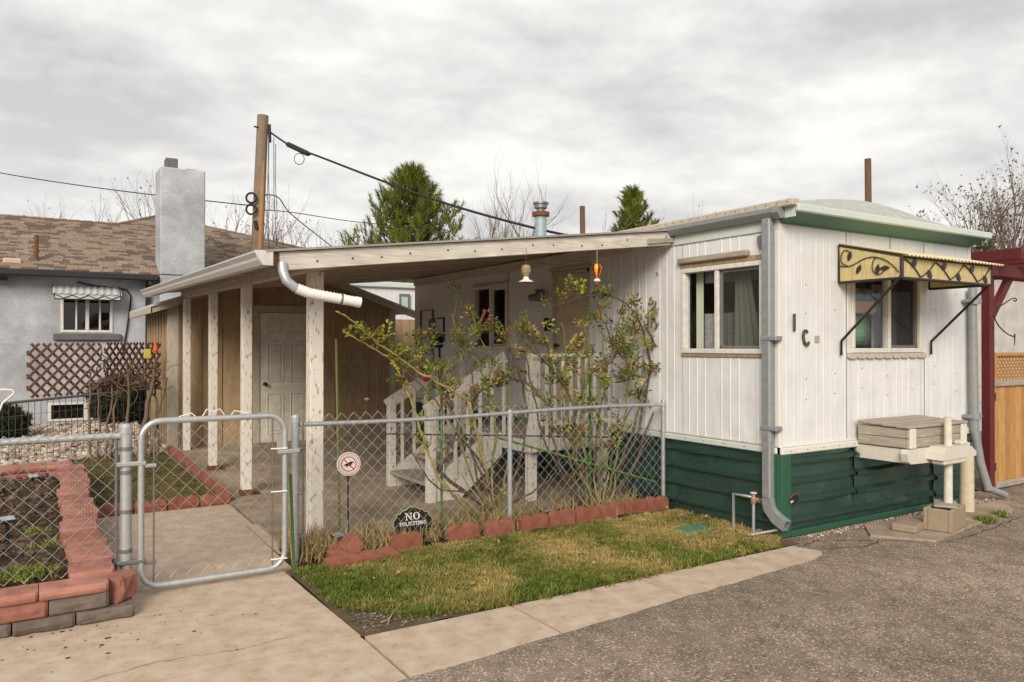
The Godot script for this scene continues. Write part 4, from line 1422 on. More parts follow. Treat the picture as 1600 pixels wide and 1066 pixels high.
# ---------- patio cover
func pr_y(x, v):
	var t = (x - 1.5) / 3.85
	return lerp(2.275 + 1.25 * gy(v), 2.735, t)
func make_patio_cover():
	var root = thing("patio_cover", "white painted wooden patio cover with square posts sloping up to the mobile home", "patio cover", W(1.95, 0, 6.08))
	var off = -root.position
	var va = 5.50
	var vb = 12.06
	# roof sheet
	var m = MB.new()
	var N = 10
	for i in N:
		for j in N:
			var x0 = lerp(1.40, 5.34, float(i) / N)
			var x1 = lerp(1.40, 5.34, float(i + 1) / N)
			var v0 = lerp(va - 0.03, vb, float(j) / N)
			var v1 = lerp(va - 0.03, vb, float(j + 1) / N)
			m.quad(W(x0, pr_y(x0, v0) + 0.028, v0), W(x1, pr_y(x1, v0) + 0.028, v0), W(x1, pr_y(x1, v1) + 0.028, v1), W(x0, pr_y(x0, v1) + 0.028, v1))
			m.quad(W(x0, pr_y(x0, v1) + 0.016, v1), W(x1, pr_y(x1, v1) + 0.016, v1), W(x1, pr_y(x1, v0) + 0.016, v0), W(x0, pr_y(x0, v0) + 0.016, v0))
		var xa = lerp(1.40, 5.34, float(i) / N)
		var xb = lerp(1.40, 5.34, float(i + 1) / N)
		m.quad(W(xa, pr_y(xa, va) + 0.014, va - 0.03), W(xb, pr_y(xb, va) + 0.014, va - 0.03), W(xb, pr_y(xb, va) + 0.030, va - 0.03), W(xa, pr_y(xa, va) + 0.030, va - 0.03))
	part("roof_sheet", m, M.roof_sheet, root, off)
	# ceiling boards across the slope
	var nb = 16
	for j in nb:
		m = MB.new()
		var v0 = lerp(va + 0.05, vb, float(j) / nb) + 0.004
		var v1 = lerp(va + 0.05, vb, float(j + 1) / nb) - 0.004
		for i in 4:
			var x0 = lerp(1.46, 5.34, i / 4.0)
			var x1 = lerp(1.46, 5.34, (i + 1) / 4.0)
			var dz = 0.006 * (j % 3)
			var pts = [W(x0, pr_y(x0, v0) - 0.012 - dz, v0), W(x1, pr_y(x1, v0) - 0.012 - dz, v0), W(x1, pr_y(x1, v1) - 0.012 - dz, v1), W(x0, pr_y(x0, v1) - 0.012 - dz, v1)]
			m.quad(pts[3], pts[2], pts[1], pts[0])
			m.quad(pts[0], pts[1], pts[1] + Vector3(0, 0.025, 0), pts[0] + Vector3(0, 0.025, 0))
			m.quad(pts[2], pts[3], pts[3] + Vector3(0, 0.025, 0), pts[2] + Vector3(0, 0.025, 0))
		part("ceiling_board", m, M.ceiling_wood, root, off)
	# front fascia beam, following the slope
	m = MB.new()
	var a0 = W(1.50, pr_y(1.5, va) + 0.012, va)
	var b0 = W(5.30, pr_y(5.30, va) + 0.012, va)
	var dir = (b0 - a0)
	var T = Transform3D(Basis(dir.normalized(), Vector3(0, 0, 1).cross(dir.normalized()), Vector3(0, 0, 1)), a0)
	m.bbox(T, Vector3(0, -0.135, -0.038), Vector3(dir.length(), 0.0, 0.0), 0.004)
	part("fascia_beam", m, M.beam_paint, root, off)
	m = MB.new()
	rng.seed = 61
	for k in 14:
		var u = 0.2 + k * 0.27 + rng.randf() * 0.1
		m.lathe(T * TR(Vector3(u, -0.05 - rng.randf() * 0.05, 0.0), 0, PI / 2), [Vector2(0.010, 0.0), Vector2(0.009, 0.002), Vector2(0, 0.003)], 7)
	var nl = part("nail_heads", m, M.rust, root, off)
	nl.set_meta("kind", "stuff")
	# splintered end at the home
	m = MB.new()
	m.bbox(T, Vector3(dir.length() - 0.32, -0.115, 0.001), Vector3(dir.length() + 0.06, -0.065, 0.02), 0.006)
	part("end_block", m, M.weathered, root, off)
	# header over the posts
	m = MB.new()
	var h0 = W(1.90, 2.205 + gy(va), va + 0.08)
	var h1 = W(1.90, 2.205 + 1.25 * gy(vb), vb)
	var hd = h1 - h0
	T = Transform3D(Basis(Vector3(1, 0, 0), hd.normalized().cross(Vector3(1, 0, 0)) * -1.0, -hd.normalized() * -1.0), h0)
	T = Transform3D(Basis(Vector3(1, 0, 0), (-hd.normalized()).cross(Vector3(1, 0, 0)), -hd.normalized()), h0)
	m.bbox(T, Vector3(-0.045, 0, -hd.length()), Vector3(0.045, 0.105, 0), 0.005)
	part("header", m, M.beam_paint, root, off)
	# ledger at the home wall
	m = MB.new()
	m.bbox(I(), W(5.28, 2.59, 11.4), W(5.335, 2.70, va + 0.05), 0.005)
	part("ledger", m, M.beam_paint, root, off)
	for p in [[1.945, 6.08, 0.056], [1.90, 8.21, 0.050], [1.90, 9.93, 0.048], [1.90, 11.80, 0.047]]:
		m = MB.new()
		var top = 2.205 + 1.2 * gy(p[1])
		var g = gy(p[1]) + 0.03
		m.bbox(TR(W(p[0], 0, p[1])), Vector3(-p[2], g, -p[2]), Vector3(p[2], top, p[2]), 0.006)
		part("post", m, M.painted_wood, root, off)
		if p[1] > 7 and p[1] < 11:
			m = MB.new()
			m.bbox(TR(W(p[0], 0, p[1])), Vector3(-p[2] - 0.01, g - 0.01, -p[2] - 0.01), Vector3(p[2] + 0.012, g + 0.06, p[2] + 0.012), 0.004)
			m.bbox(TR(W(p[0], 0, p[1])), Vector3(-p[2] - 0.02, g - 0.02, -p[2] - 0.02), Vector3(p[2] + 0.10, g + 0.008, p[2] + 0.03), 0.004)
			part("post_bracket", m, M.rust, root, off)
	# gutter along the low side
	m = MB.new()
	var ga = W(1.45, 2.275, va - 0.02)
	var gb = W(1.45, 2.275 + 1.25 * gy(vb) + 0.02, vb + 0.05)
	var gd = gb - ga
	var gprof = [Vector2(0.0, -0.085), Vector2(0.07, -0.085), Vector2(0.095, -0.05), Vector2(0.10, -0.03), Vector2(0.125, 0.0), Vector2(0.125, 0.012), Vector2(0.112, 0.012), Vector2(0.09, -0.03), Vector2(0.065, -0.076), Vector2(0.01, -0.076), Vector2(0.008, 0.02), Vector2(0.0, 0.02)]
	T = Transform3D(Basis(Vector3(-1, 0, 0), gd.normalized().cross(Vector3(-1, 0, 0)), gd.normalized()), ga)
	m.prism(T, gprof, 0.0, gd.length())
	m.prism(T, [Vector2(0.0, -0.088), Vector2(0.07, -0.088), Vector2(0.10, -0.05), Vector2(0.128, 0.0), Vector2(0.128, 0.014), Vector2(0.0, 0.022)], -0.006, 0.003)
	part("gutter", m, M.gutter_white, root, off)
	# elbow and ribbed plastic spout
	m = MB.new()
	var el = [on_v(441, 412, 5.50), on_v(442, 424, 5.48), on_v(447, 438, 5.46), on_v(460, 449, 5.45), on_v(470, 453, 5.45)]
	m.tube(el, [0.034, 0.034, 0.035, 0.035, 0.034], 10)
	part("elbow", m, M.galv, root, off)
	m = MB.new()
	var pts = []
	var rad = []
	var ctl = [on_v(464, 451, 5.45), on_v(482, 458, 5.44), on_v(502, 462, 5.43), on_v(524, 466, 5.42), on_v(541, 469, 5.41), on_v(563, 473, 5.40)]
	for i in 60:
		var t = i / 59.0 * 5.0
		var k = min(int(t), 4)
		pts.append(ctl[k].lerp(ctl[k + 1], t - k))
		if i < 42: rad.append(0.040 if i % 3 < 2 else 0.034)
		elif i < 45: rad.append(0.041)
		elif i < 54: rad.append(0.039 if i % 3 < 2 else 0.035)
		else: rad.append(0.040)
	m.tube(pts, rad, 12)
	part("ribbed_spout", m, M.white_plastic, root, off)
	m = MB.new()
	m.tube([pts[41], pts[43]], 0.0425, 12)
	part("strap", m, M.galv_dark, root, off)

# ---------- shed
func make_shed():
	var root = thing("shed", "tan board and batten garden shed with six panel door under the patio cover", "shed", W(1.7, gy(12.1), 12.1))
	var off = -root.position
	var g = 0.06
	var fv = 12.1
	var roof_y = func(x): return 2.88 - 0.345 * abs(x - 3.5)
	rng.seed = 70
	# front boards
	var x = 1.84
	while x < 5.20:
		var b = min(x + 0.292, 5.21)
		var segs = []
		if b < 2.90 or x > 3.90: segs = [g]
		elif x > 2.86 and b < 3.95: segs = [2.22]
		else: segs = [g]
		for y0 in segs:
			var m = MB.new()
			var xa = x
			var xb = b
			if y0 == g and xa < 2.90 and xb > 2.90: xb = 2.90
			if y0 == g and xa < 3.90 and xb > 3.90: xa = 3.90
			m.prism(TR(W(0, 0, fv)), [Vector2(xa, y0), Vector2(xb, y0), Vector2(xb, roof_y.call(xb) - 0.03), Vector2(xa, roof_y.call(xa) - 0.03)], -0.02, 0.0)
			part("board", m, M["shed_board%d" % (rng.randi() % 3)], root, off)
		if (x < 2.86 or x > 3.95):
			var m = MB.new()
			m.bbox(TR(W(0, 0, fv)), Vector3(x - 0.022, g, 0.0), Vector3(x + 0.022, roof_y.call(x) - 0.05, 0.018), 0.004)
			part("batten", m, M["shed_board%d" % (rng.randi() % 3)], root, off)
		elif x < 3.9:
			var m = MB.new()
			m.bbox(TR(W(0, 0, fv)), Vector3(x - 0.022, 2.26, 0.0), Vector3(x + 0.022, roof_y.call(x) - 0.05, 0.018), 0.004)
			part("batten", m, M["shed_board%d" % (rng.randi() % 3)], root, off)
		x += 0.292
	# backing so that nothing shows between the boards
	var bk = MB.new()
	bk.prism(TR(W(0, 0, fv)), [Vector2(1.72, g), Vector2(5.2, g), Vector2(5.2, 2.22), Vector2(3.5, 2.80), Vector2(1.72, 2.2)], -0.05, -0.022)
	bk.box(I(), W(5.15, g, 14.4), W(5.21, 2.2, 12.11))
	bk.box(I(), W(1.72, g, 14.45), W(5.21, 2.2, 14.4))
	part("frame", bk, M.shed_board1, root, off)
	# side facing the yard
	var TS = Transform3D(Basis(Vector3(0, 0, 1), Vector3(0, 1, 0), Vector3(-1, 0, 0)), W(1.70, 0, 14.4))
	var u = 0.0
	while u < 2.28:
		var m = MB.new()
		m.box(TS, Vector3(u + 0.002, g, -0.02), Vector3(min(u + 0.31, 2.29) - 0.002, 2.2, 0.0))
		part("board", m, M["shed_board%d" % (rng.randi() % 3)], root, off)
		m = MB.new()
		m.bbox(TS, Vector3(u - 0.02, g, 0.0), Vector3(u + 0.02, 2.2, 0.018), 0.004)
		part("batten", m, M["shed_board%d" % (rng.randi() % 3)], root, off)
		u += 0.31
	# corner trim
	var m = MB.new()
	m.bbox(I(), W(1.682, g, 12.12), W(1.835, 2.24, 12.072), 0.006)
	part("corner_board", m, M.shed_trim, root, off)
	m = MB.new()
	m.bbox(I(), W(5.16, g, 12.12), W(5.26, 2.22, 12.072), 0.006)
	part("corner_board", m, M.shed_trim, root, off)
	# roof
	for s in [-1, 1]:
		m = MB.new()
		var xe = 3.5 + s * 2.06
		var ye = roof_y.call(xe)
		var pk = roof_y.call(3.5)
		var d = Vector2(xe - 3.5, ye - pk)
		m.prism(TR(W(0, 0, 14.65)), [Vector2(3.5, pk), Vector2(xe, ye), Vector2(xe, ye + 0.035), Vector2(3.5, pk + 0.035)], 0.0, 2.78)
		part("roof", m, M.awning_grey, root, off)
		m = MB.new()
		m.prism(TR(W(0, 0, 11.90)), [Vector2(3.5, pk - 0.09), Vector2(xe, ye - 0.09), Vector2(xe, ye - 0.002), Vector2(3.5, pk - 0.002)], -0.03, 0.0)
		part("barge_board", m, M.shed_trim, root, off)
	m = MB.new()
	m.bbox(I(), W(1.43, 2.08, 14.6), W(1.46, 2.17, 11.9), 0.004)
	part("eave_board", m, M.shed_trim, root, off)
	# door
	m = MB.new()
	var dx0 = 3.005
	var dx1 = 3.835
	m.box(TR(W(0, 0, fv)), Vector3(dx0, g + 0.02, -0.02), Vector3(dx1, 2.13, 0.004))
	var door = part("door", m, M.door_paint, root, off)
	for r in [[0.16, 0.80], [0.97, 1.60], [1.72, 1.96]]:
		for c0 in [dx0 + 0.10, dx0 + 0.465]:
			m = MB.new()
			var yo = g + 0.02
			var T = TR(W(c0, yo + r[0], fv - 0.004))
			var w = 0.265
			var h = r[1] - r[0]
			# raised moulding and field
			for q in [[0, w, 0, 0.022], [0, w, h - 0.022, h], [0, 0.022, 0.022, h - 0.022], [w - 0.022, w, 0.022, h - 0.022]]:
				m.bbox(T, Vector3(q[0], q[2], 0.0), Vector3(q[1], q[3], 0.014), 0.005)
			m.bbox(T, Vector3(0.045, 0.045, 0.0), Vector3(w - 0.045, h - 0.045, 0.012), 0.008)
			part("door_panel", m, M.door_paint, door)
	m = MB.new()
	m.lathe(TR(W(dx0 + 0.07, 1.02, fv - 0.004), 0, PI / 2), [Vector2(0.03, 0), Vector2(0.03, 0.008), Vector2(0.012, 0.012), Vector2(0.012, 0.04), Vector2(0.03, 0.05), Vector2(0.03, 0.07), Vector2(0, 0.08)], 14)
	part("knob", m, M.brass_knob, door)
	m = MB.new()
	m.bbox(TR(W(0, 0, fv)), Vector3(2.90, g, 0.0), Vector3(2.998, 2.16, 0.024), 0.005)
	m.bbox(TR(W(0, 0, fv)), Vector3(3.842, g, 0.0), Vector3(3.93, 2.16, 0.024), 0.005)
	m.bbox(TR(W(0, 0, fv)), Vector3(2.90, 2.14, 0.001), Vector3(3.93, 2.25, 0.026), 0.005)
	part("door_trim", m, M.shed_trim, root, off)
	# plank panel added to close and darken the gap between shed and home
	root = thing("added_plank_panel", "added plank panel darkening the gap between the shed and mobile home", "gate", W(5.25, gy(13.6), 13.6))
	for k in 8:
		m = MB.new()
		m.bbox(I(), Vector3(k * 0.16 + 0.003, 0, 0), Vector3(k * 0.16 + 0.156, 2.02, 0.025), 0.004)
		part("plank", m, M["shed_board%d" % (k % 3)], root)
	m = MB.new()
	m.bbox(I(), Vector3(0, 0.4, -0.04), Vector3(1.3, 0.5, -0.001), 0.004)
	m.bbox(I(), Vector3(0, 1.6, -0.04), Vector3(1.3, 1.7, -0.001), 0.004)
	part("rail", m, M.shed_board0, root)

# ---------- porch with stairs at the home's door
func make_porch():
	var root = thing("porch", "white wooden porch with balustrade and stairs leading up to the door", "porch", W(4.3, gy(7.2), 7.2))
	var off = -root.position
	var xd0 = 4.28
	var xd1 = 5.31
	var va = 6.42
	var vb = 7.95
	var yd = 0.70
	var k = 0
	var x = xd0
	while x < xd1 - 0.02:
		var m = MB.new()
		m.bbox(I(), W(x + 0.003, yd - 0.035, vb), W(min(x + 0.14, xd1) - 0.003, yd, va), 0.004)
		part("deck_board", m, M.weathered, root, off)
		x += 0.14
	for r in [[W(xd0, yd - 0.165, va + 0.035), W(xd1, yd - 0.037, va)], [W(xd0, yd - 0.165, vb), W(xd1, yd - 0.037, vb - 0.035)], [W(xd0 - 0.036, yd - 0.165, vb), W(xd0 - 0.001, yd - 0.037, va)]]:
		var m = MB.new()
		m.bbox(I(), r[0], r[1], 0.004)
		part("rim_joist", m, M.painted_wood, root, off)
	for p in [[xd0 + 0.05, va + 0.09], [xd0 + 0.05, vb - 0.05], [xd1 - 0.05, va + 0.09], [xd1 - 0.05, vb - 0.05]]:
		var m = MB.new()
		m.bbox(TR(W(p[0], 0, p[1])), Vector3(-0.045, 0.03, -0.045), Vector3(0.045, yd - 0.04, 0.045), 0.004)
		part("leg", m, M.painted_wood, root, off)
	# balustrade along the street side and above the stair side
	var rail_y = 1.50
	for r in [[W(xd0 - 0.02, rail_y, va + 0.06), W(xd1, rail_y + 0.035, va - 0.05)], [W(xd0 - 0.02, 0.80, va + 0.02), W(xd1, 0.845, va - 0.02)]]:
		var m = MB.new()
		m.bbox(I(), r[0], r[1], 0.004)
		part("rail", m, M.painted_wood, root, off)
	for i in 10:
		var m = MB.new()
		var bx = lerp(xd0 + 0.06, xd1 - 0.05, i / 9.0)
		m.bbox(TR(W(bx, 0, va - 0.03)), Vector3(-0.019, 0.56, -0.008), Vector3(0.019, rail_y, 0.010), 0.003)
		part("baluster", m, M.painted_wood, root, off)
	for p in [[xd0 + 0.0, va], [xd0 + 0.0, vb - 0.06]]:
		var m = MB.new()
		m.bbox(TR(W(p[0], 0, p[1])), Vector3(-0.045, yd - 0.16, -0.045), Vector3(0.045, rail_y + 0.04, 0.045), 0.005)
		part("newel_post", m, M.painted_wood, root, off)
	# stairs fall away from the home, toward -x
	var sx0 = 3.36
	for vv in [6.95, 7.90]:
		var m = MB.new()
		m.prism(TR(W(0, 0, vv)), [Vector2(sx0, 0.03), Vector2(sx0 + 0.36, 0.03), Vector2(xd0 - 0.04, 0.46), Vector2(xd0 - 0.04, 0.70), Vector2(xd0 - 0.20, 0.70), Vector2(sx0, 0.21)], -0.02, 0.02)
		part("stringer", m, M.painted_wood, root, off)
	for i in 3:
		var m = MB.new()
		m.bbox(I(), W(sx0 + 0.0 + i * 0.29, 0.20 + i * 0.17, 7.88), W(sx0 + 0.31 + i * 0.29, 0.235 + i * 0.17, 6.97), 0.005)
		part("tread", m, M.weathered, root, off)
	for vv in [6.93, 7.92]:
		var m = MB.new()
		m.bbox(TR(W(sx0 + 0.04, 0, vv)), Vector3(-0.042, 0.02, -0.042), Vector3(0.042, 1.02, 0.042), 0.005)
		part("newel_post", m, M.painted_wood, root, off)
		m = MB.new()
		var a = W(sx0 - 0.02, 0.96, vv)
		var b = W(xd0, 1.50, vv)
		var d = (b - a)
		var T = Transform3D(Basis(d.normalized(), Vector3(0, 0, 1).cross(d.normalized()), Vector3(0, 0, 1)), a)
		m.bbox(T, Vector3(0, -0.06, -0.022), Vector3(d.length(), 0.06, 0.022), 0.005)
		part("handrail", m, M.painted_wood, root, off)
		for i in 6:
			m = MB.new()
			var bx = sx0 + 0.16 + i * 0.145
			var t = (bx - sx0) / (xd0 - sx0)
			m.bbox(TR(W(bx, 0, vv - 0.03)), Vector3(-0.019, lerp(0.10, 0.60, t), -0.008), Vector3(0.019, lerp(0.96, 1.50, t), 0.008), 0.003)
			part("baluster", m, M.painted_wood, root, off)

# ---------- chain link
func link_mesh(length, h, pitch, r, y0 = 0.03):
	# woven zigzag wires in the local xy plane
	var m = MB.new()
	var n = int(length / pitch)
	var rows = int(round((h - y0) / (pitch * 0.5)))
	for i in n + 1:
		for s in [-1, 1]:
			# each vertical wire zigzags between neighbours; two families give the diamonds
			if s == 1 and i == n: continue
		var pts = []
		for j in rows + 1:
			var x = i * pitch + (pitch * 0.5 if j % 2 == 1 else 0.0)
			x = min(x, length)
			pts.append(Vector3(x, y0 + j * pitch * 0.5, 0.003 if j % 2 == 0 else -0.003))
		m.tube(pts, r, 4, false)
		pts = []
		for j in rows + 1:
			var x = i * pitch - (pitch * 0.5 if j % 2 == 1 else 0.0)
			x = clamp(x, 0.0, length)
			pts.append(Vector3(x, y0 + j * pitch * 0.5, -0.003 if j % 2 == 0 else 0.003))
		if i > 0: m.tube(pts, r, 4, false)
	return m
func run_basis(a, b):
	var d = (b - a)
	d.y = 0
	d = d.normalized()
	return Transform3D(Basis(d, Vector3.UP, d.cross(Vector3.UP)), a)
func pipe_post(root, p, h, r, nm = "post"):
	var m = MB.new()
	m.lathe(TR(p), [Vector2(r, -0.05), Vector2(r, h - 0.03)], 14)
	m.lathe(TR(p), [Vector2(r + 0.005, h - 0.05), Vector2(r + 0.005, h - 0.01), Vector2(r * 0.8, h + 0.008), Vector2(0, h + 0.014)], 14)
	return part(nm, m, M.galv, root)
func make_fences():
	# run beside the flower bed
	var a = W(1.655, 0, 5.63)
	var b = W(5.305, 0, 5.60)
	var root = thing("chain_link_fence", "galvanized chain link fence between the gate and mobile home", "fence", a)
	var L = (b - a).length()
	var T = run_basis(a, b)
	for p in [[0.0, 1.10, 0.028], [0.46, 1.04, 0.019], [1.86, 1.055, 0.022], [3.64, 1.07, 0.022]]:
		if p[0] == 0.46: continue
		pipe_post(root, T.basis * Vector3(p[0], 0, 0), p[1], p[2])
	var m = MB.new()
	var pts = []
	for i in 20:
		var t = i / 19.0
		pts.append(T.basis * Vector3(0.03 + t * (L - 0.03), 1.035 - 0.012 * sin(t * PI * 2.0), 0))
	m.tube(pts, 0.018, 10)
	part("top_rail", m, M.galv, root)
	m = link_mesh(L - 0.06, 1.10, 0.098, 0.0021)
	var o = part("chain_link_mesh", m, M.galv, root)
	o.transform = Transform3D(T.basis, T.basis * Vector3(0.05, 0, 0.024))
	m = MB.new()
	for q in [0.86, 0.53, 0.24]:
		m.tube([T.basis * Vector3(-0.04, q, 0.0), T.basis * Vector3(0.04, q, 0.03)], 0.010, 6)
	m.tube([T.basis * Vector3(0.05, 0.02, 0.022), T.basis * Vector3(0.05, 1.05, 0.022)], 0.008, 6)
	part("tension_bar", m, M.galv_dark, root)
	# run left of the gate
	a = W(0.515, 0, 5.44)
	b = W(-3.4, 0, 5.46)
	root = thing("chain_link_fence", "galvanized chain link fence in front of the planting bed", "fence", a)
	L = (b - a).length()
	T = run_basis(a, b)
	pipe_post(root, Vector3.ZERO, 1.11, 0.034)
	pipe_post(root, T.basis * Vector3(2.4, 0, 0), 1.09, 0.026)
	m = MB.new()
	m.tube([T.basis * Vector3(0.03, 1.045, 0), T.basis * Vector3(L, 1.05, 0)], 0.021, 10)
	part("top_rail", m, M.galv, root)
	m = link_mesh(L - 0.06, 1.06, 0.098, 0.0021, 0.2)
	o = part("chain_link_mesh", m, M.galv, root)
	o.transform = Transform3D(T.basis, T.basis * Vector3(0.06, 0, -0.028))
	m = MB.new()
	m.tube([T.basis * Vector3(0.055, 0.10, 0), T.basis * Vector3(0.055, 1.06, 0)], 0.010, 6)
	for q in [0.95, 0.80, 0.12, 0.30, 0.55]:
		m.lathe(TR(Vector3(0, q, 0)), [Vector2(0.036, 0), Vector2(0.039, 0.002), Vector2(0.039, 0.022), Vector2(0.036, 0.024)], 14)
	part("tension_bar", m, M.galv_dark, root)
	# gate
	a = W(0.60, 0, 5.415)
	b = W(1.515, 0, 5.405)
	root = thing("chain_link_gate", "chain link garden gate with rounded tubular frame standing over the path", "gate", a)
	T = run_basis(a, b)
	L = (b - a).length()
	var fr = []
	var y0 = 0.065
	var y1 = 1.13
	var rr = 0.115
	var cs = [[Vector2(rr, y0 + rr), PI, 1.5 * PI], [Vector2(L - rr, y0 + rr), 1.5 * PI, TAU], [Vector2(L - rr, y1 - rr), 0.0, 0.5 * PI], [Vector2(rr, y1 - rr), 0.5 * PI, PI]]
	for c0 in cs:
		for k in 7:
			var an = lerp(c0[1], c0[2], k / 6.0)
			fr.append(T.basis * Vector3(c0[0].x + rr * cos(an), c0[0].y + rr * sin(an), 0))
	fr.append(fr[0])
	fr.append(fr[1])
	m = MB.new()
	m.tube(fr, 0.020, 10)
	part("frame", m, M.galv, root)
	m = link_mesh(L - 0.15, 1.10, 0.098, 0.0019, 0.11)
	o = part("chain_link_mesh", m, M.galv, root)
	o.transform = Transform3D(T.basis, T.basis * Vector3(0.075, 0, 0.0))
	for u in [0.075, L - 0.085]:
		m = MB.new()
		m.tube([T.basis * Vector3(u, 0.09, 0), T.basis * Vector3(u, 1.11, 0)], 0.006, 5)
		part("tension_bar", m, M.galv_dark, root)
	for q in [0.865, 0.24]:
		m = MB.new()
		m.bbox(T.basis, Vector3(-0.14, q - 0.014, -0.02), Vector3(0.03, q + 0.014, 0.02), 0.006)
		m.bbox(T.basis, Vector3(0.02, q - 0.03, -0.012), Vector3(0.09, q - 0.008, 0.012), 0.004)
		part("hinge", m, M.galv_dark if q < 0.5 else M.galv, root)
	m = MB.new()
	m.bbox(T.basis, Vector3(L - 0.05, 0.86, -0.03), Vector3(L + 0.10, 0.89, 0.03), 0.006)
	m.bbox(T.basis, Vector3(L - 0.05, 0.90, -0.03), Vector3(L + 0.02, 0.945, -0.01), 0.004)
	part("latch", m, M.galv, root)
	for q in [0.90, 0.60, 0.13]:
		m = MB.new()
		m.tube([T.basis * Vector3(L - 0.10, q, 0.01), T.basis * Vector3(L + 0.01, q, 0.026)], 0.006, 5)
		part("wire_tie", m, M.white_plastic, root)
	# wavy wire along the top
	m = MB.new()
	var wv = [[245, 655], [267, 656.5], [275, 656.5], [281, 651], [299, 645.7], [310, 654.3], [314.5, 654.3], [323, 639.5], [333.6, 644], [343.4, 639], [353, 651.6], [359, 651.6], [366.4, 642], [385, 645], [390, 649], [398, 648.7], [406.5, 646]]
	pts = []
	for q in wv: pts.append(on_v(q[0], q[1], 5.425) - root.position)
	m.tube(pts, 0.0042, 6)
	part("wavy_wire", m, M.white_plastic, root)
	# welded garden wire behind the flower bed
	a = W(2.02, 0, 6.02)
	b = W(5.25, 0, 5.86)
	root = thing("garden_wire", "thin welded wire fencing supporting the rose canes behind the fence", "wire fence", a)
	T = run_basis(a, b)
	L = (b - a).length()
	m = MB.new()
	rng.seed = 81
	var n = int(L / 0.105)
	for i in n + 1:
		var h = 1.48
		m.tube([T.basis * Vector3(i * 0.105, 0.03, 0.01 * sin(i * 0.6)), T.basis * Vector3(i * 0.105 + 0.01 * sin(i), h * 0.5, 0.015 * sin(i * 0.4)), T.basis * Vector3(i * 0.105, h, 0.02 * sin(i * 0.5))], 0.0011, 3, false)
	for j in 11:
		pts = []
		for i in 14: pts.append(T.basis * Vector3(L * i / 13.0, 0.05 + j * 0.145 + 0.006 * sin(i + j), 0.015 * sin(i * 0.9)))
		m.tube(pts, 0.0012, 3, false)
	part("wire_grid", m, M.wire_dark, root)
	# short patch of garden wire beside the brick border
	a = W(0.30, 0.27, 7.4)
	b = W(0.47, 0.27, 5.50)
	root = thing("garden_wire", "short piece of welded wire leaning along the brick border by the gate post", "wire fence", a)
	m = MB.new()
	T = run_basis(a, b)
	L = (b - a).length()
	for i in 14: m.tube([T.basis * Vector3(i * L / 13.0, 0, 0), T.basis * Vector3(i * L / 13.0, 0.42, 0.02)], 0.0013, 3, false)
	for j in 5: m.tube([T.basis * Vector3(0, j * 0.105, 0.005 * j), T.basis * Vector3(L, j * 0.105, 0.005 * j)], 0.0013, 3, false)
	part("wire_grid", m, M.wire_dark, root)

# ---------- bricks
func brick_mesh(sx, sz, h, seed_, rough):
	# box with split, slightly irregular faces; origin at the middle of the base
	var m = MB.new()
	var r2 = RandomNumberGenerator.new()
	r2.seed = seed_
	var f = FastNoiseLite.new()
	f.seed = seed_
	f.frequency = 9.0
	var b = 0.012 + rough * 0.4
	var us = [-0.5, -0.5 + b / sx, -0.17, 0.17, 0.5 - b / sx, 0.5]
	var prof = [[0.0, 0.0], [0.012, b * 0.6], [h * 0.5, b], [h - 0.012, b * 0.8], [h, 0.0]]
	var P = func(i, j):
		var u = us[i] * sx
		var e = b if (i == 0 or i == 5) else 0.0
		var q = Vector3(u, prof[j][0], sz * 0.5 - b + prof[j][1] - e * 0.8)
		q.z += rough * f.get_noise_2d(u * 1.0, prof[j][0])
		q.y += rough * 0.3 * f.get_noise_2d(prof[j][0] + 4.0, u) * (0.0 if j == 0 else 1.0)
		return q
	for i in 5:
		for j in 4: m.quad(P.call(i, j), P.call(i + 1, j), P.call(i + 1, j + 1), P.call(i, j + 1))
		m.quad(P.call(i, 4), P.call(i + 1, 4), Vector3(us[i + 1] * sx, h, -sz * 0.5), Vector3(us[i] * sx, h, -sz * 0.5))
	m.quad(Vector3(sx * 0.5, 0, -sz * 0.5), Vector3(-sx * 0.5, 0, -sz * 0.5), Vector3(-sx * 0.5, h, -sz * 0.5), Vector3(sx * 0.5, h, -sz * 0.5))
	for s in [0, 5]:
		var ctr = Vector3(us[s] * sx, h * 0.5, -sz * 0.25)
		var ring = []
		for j in 5: ring.append(P.call(s, j))
		ring.append(Vector3(us[s] * sx, h, -sz * 0.5)); ring.append(Vector3(us[s] * sx, 0, -sz * 0.5))
		for k in 7:
			if s == 0: m.tri(ctr, ring[(k + 1) % 7], ring[k])
			else: m.tri(ctr, ring[k], ring[(k + 1) % 7])
	return m.mesh()
func scallop_mesh():
	# edging block with three rounded bumps along its top
	var m = MB.new()
	var poly = [Vector2(-0.14, -0.02), Vector2(0.14, -0.02)]
	for b in 2:
		for k in 9:
			var a = PI * k / 8.0
			var p = Vector2(0.07 - b * 0.14 + cos(a) * 0.068, 0.098 + 0.05 * pow(sin(a), 0.8))
			if k == 0 and b > 0: continue
			poly.append(p)
	m.prism(I(), poly, -0.024, 0.024)
	return m.mesh()

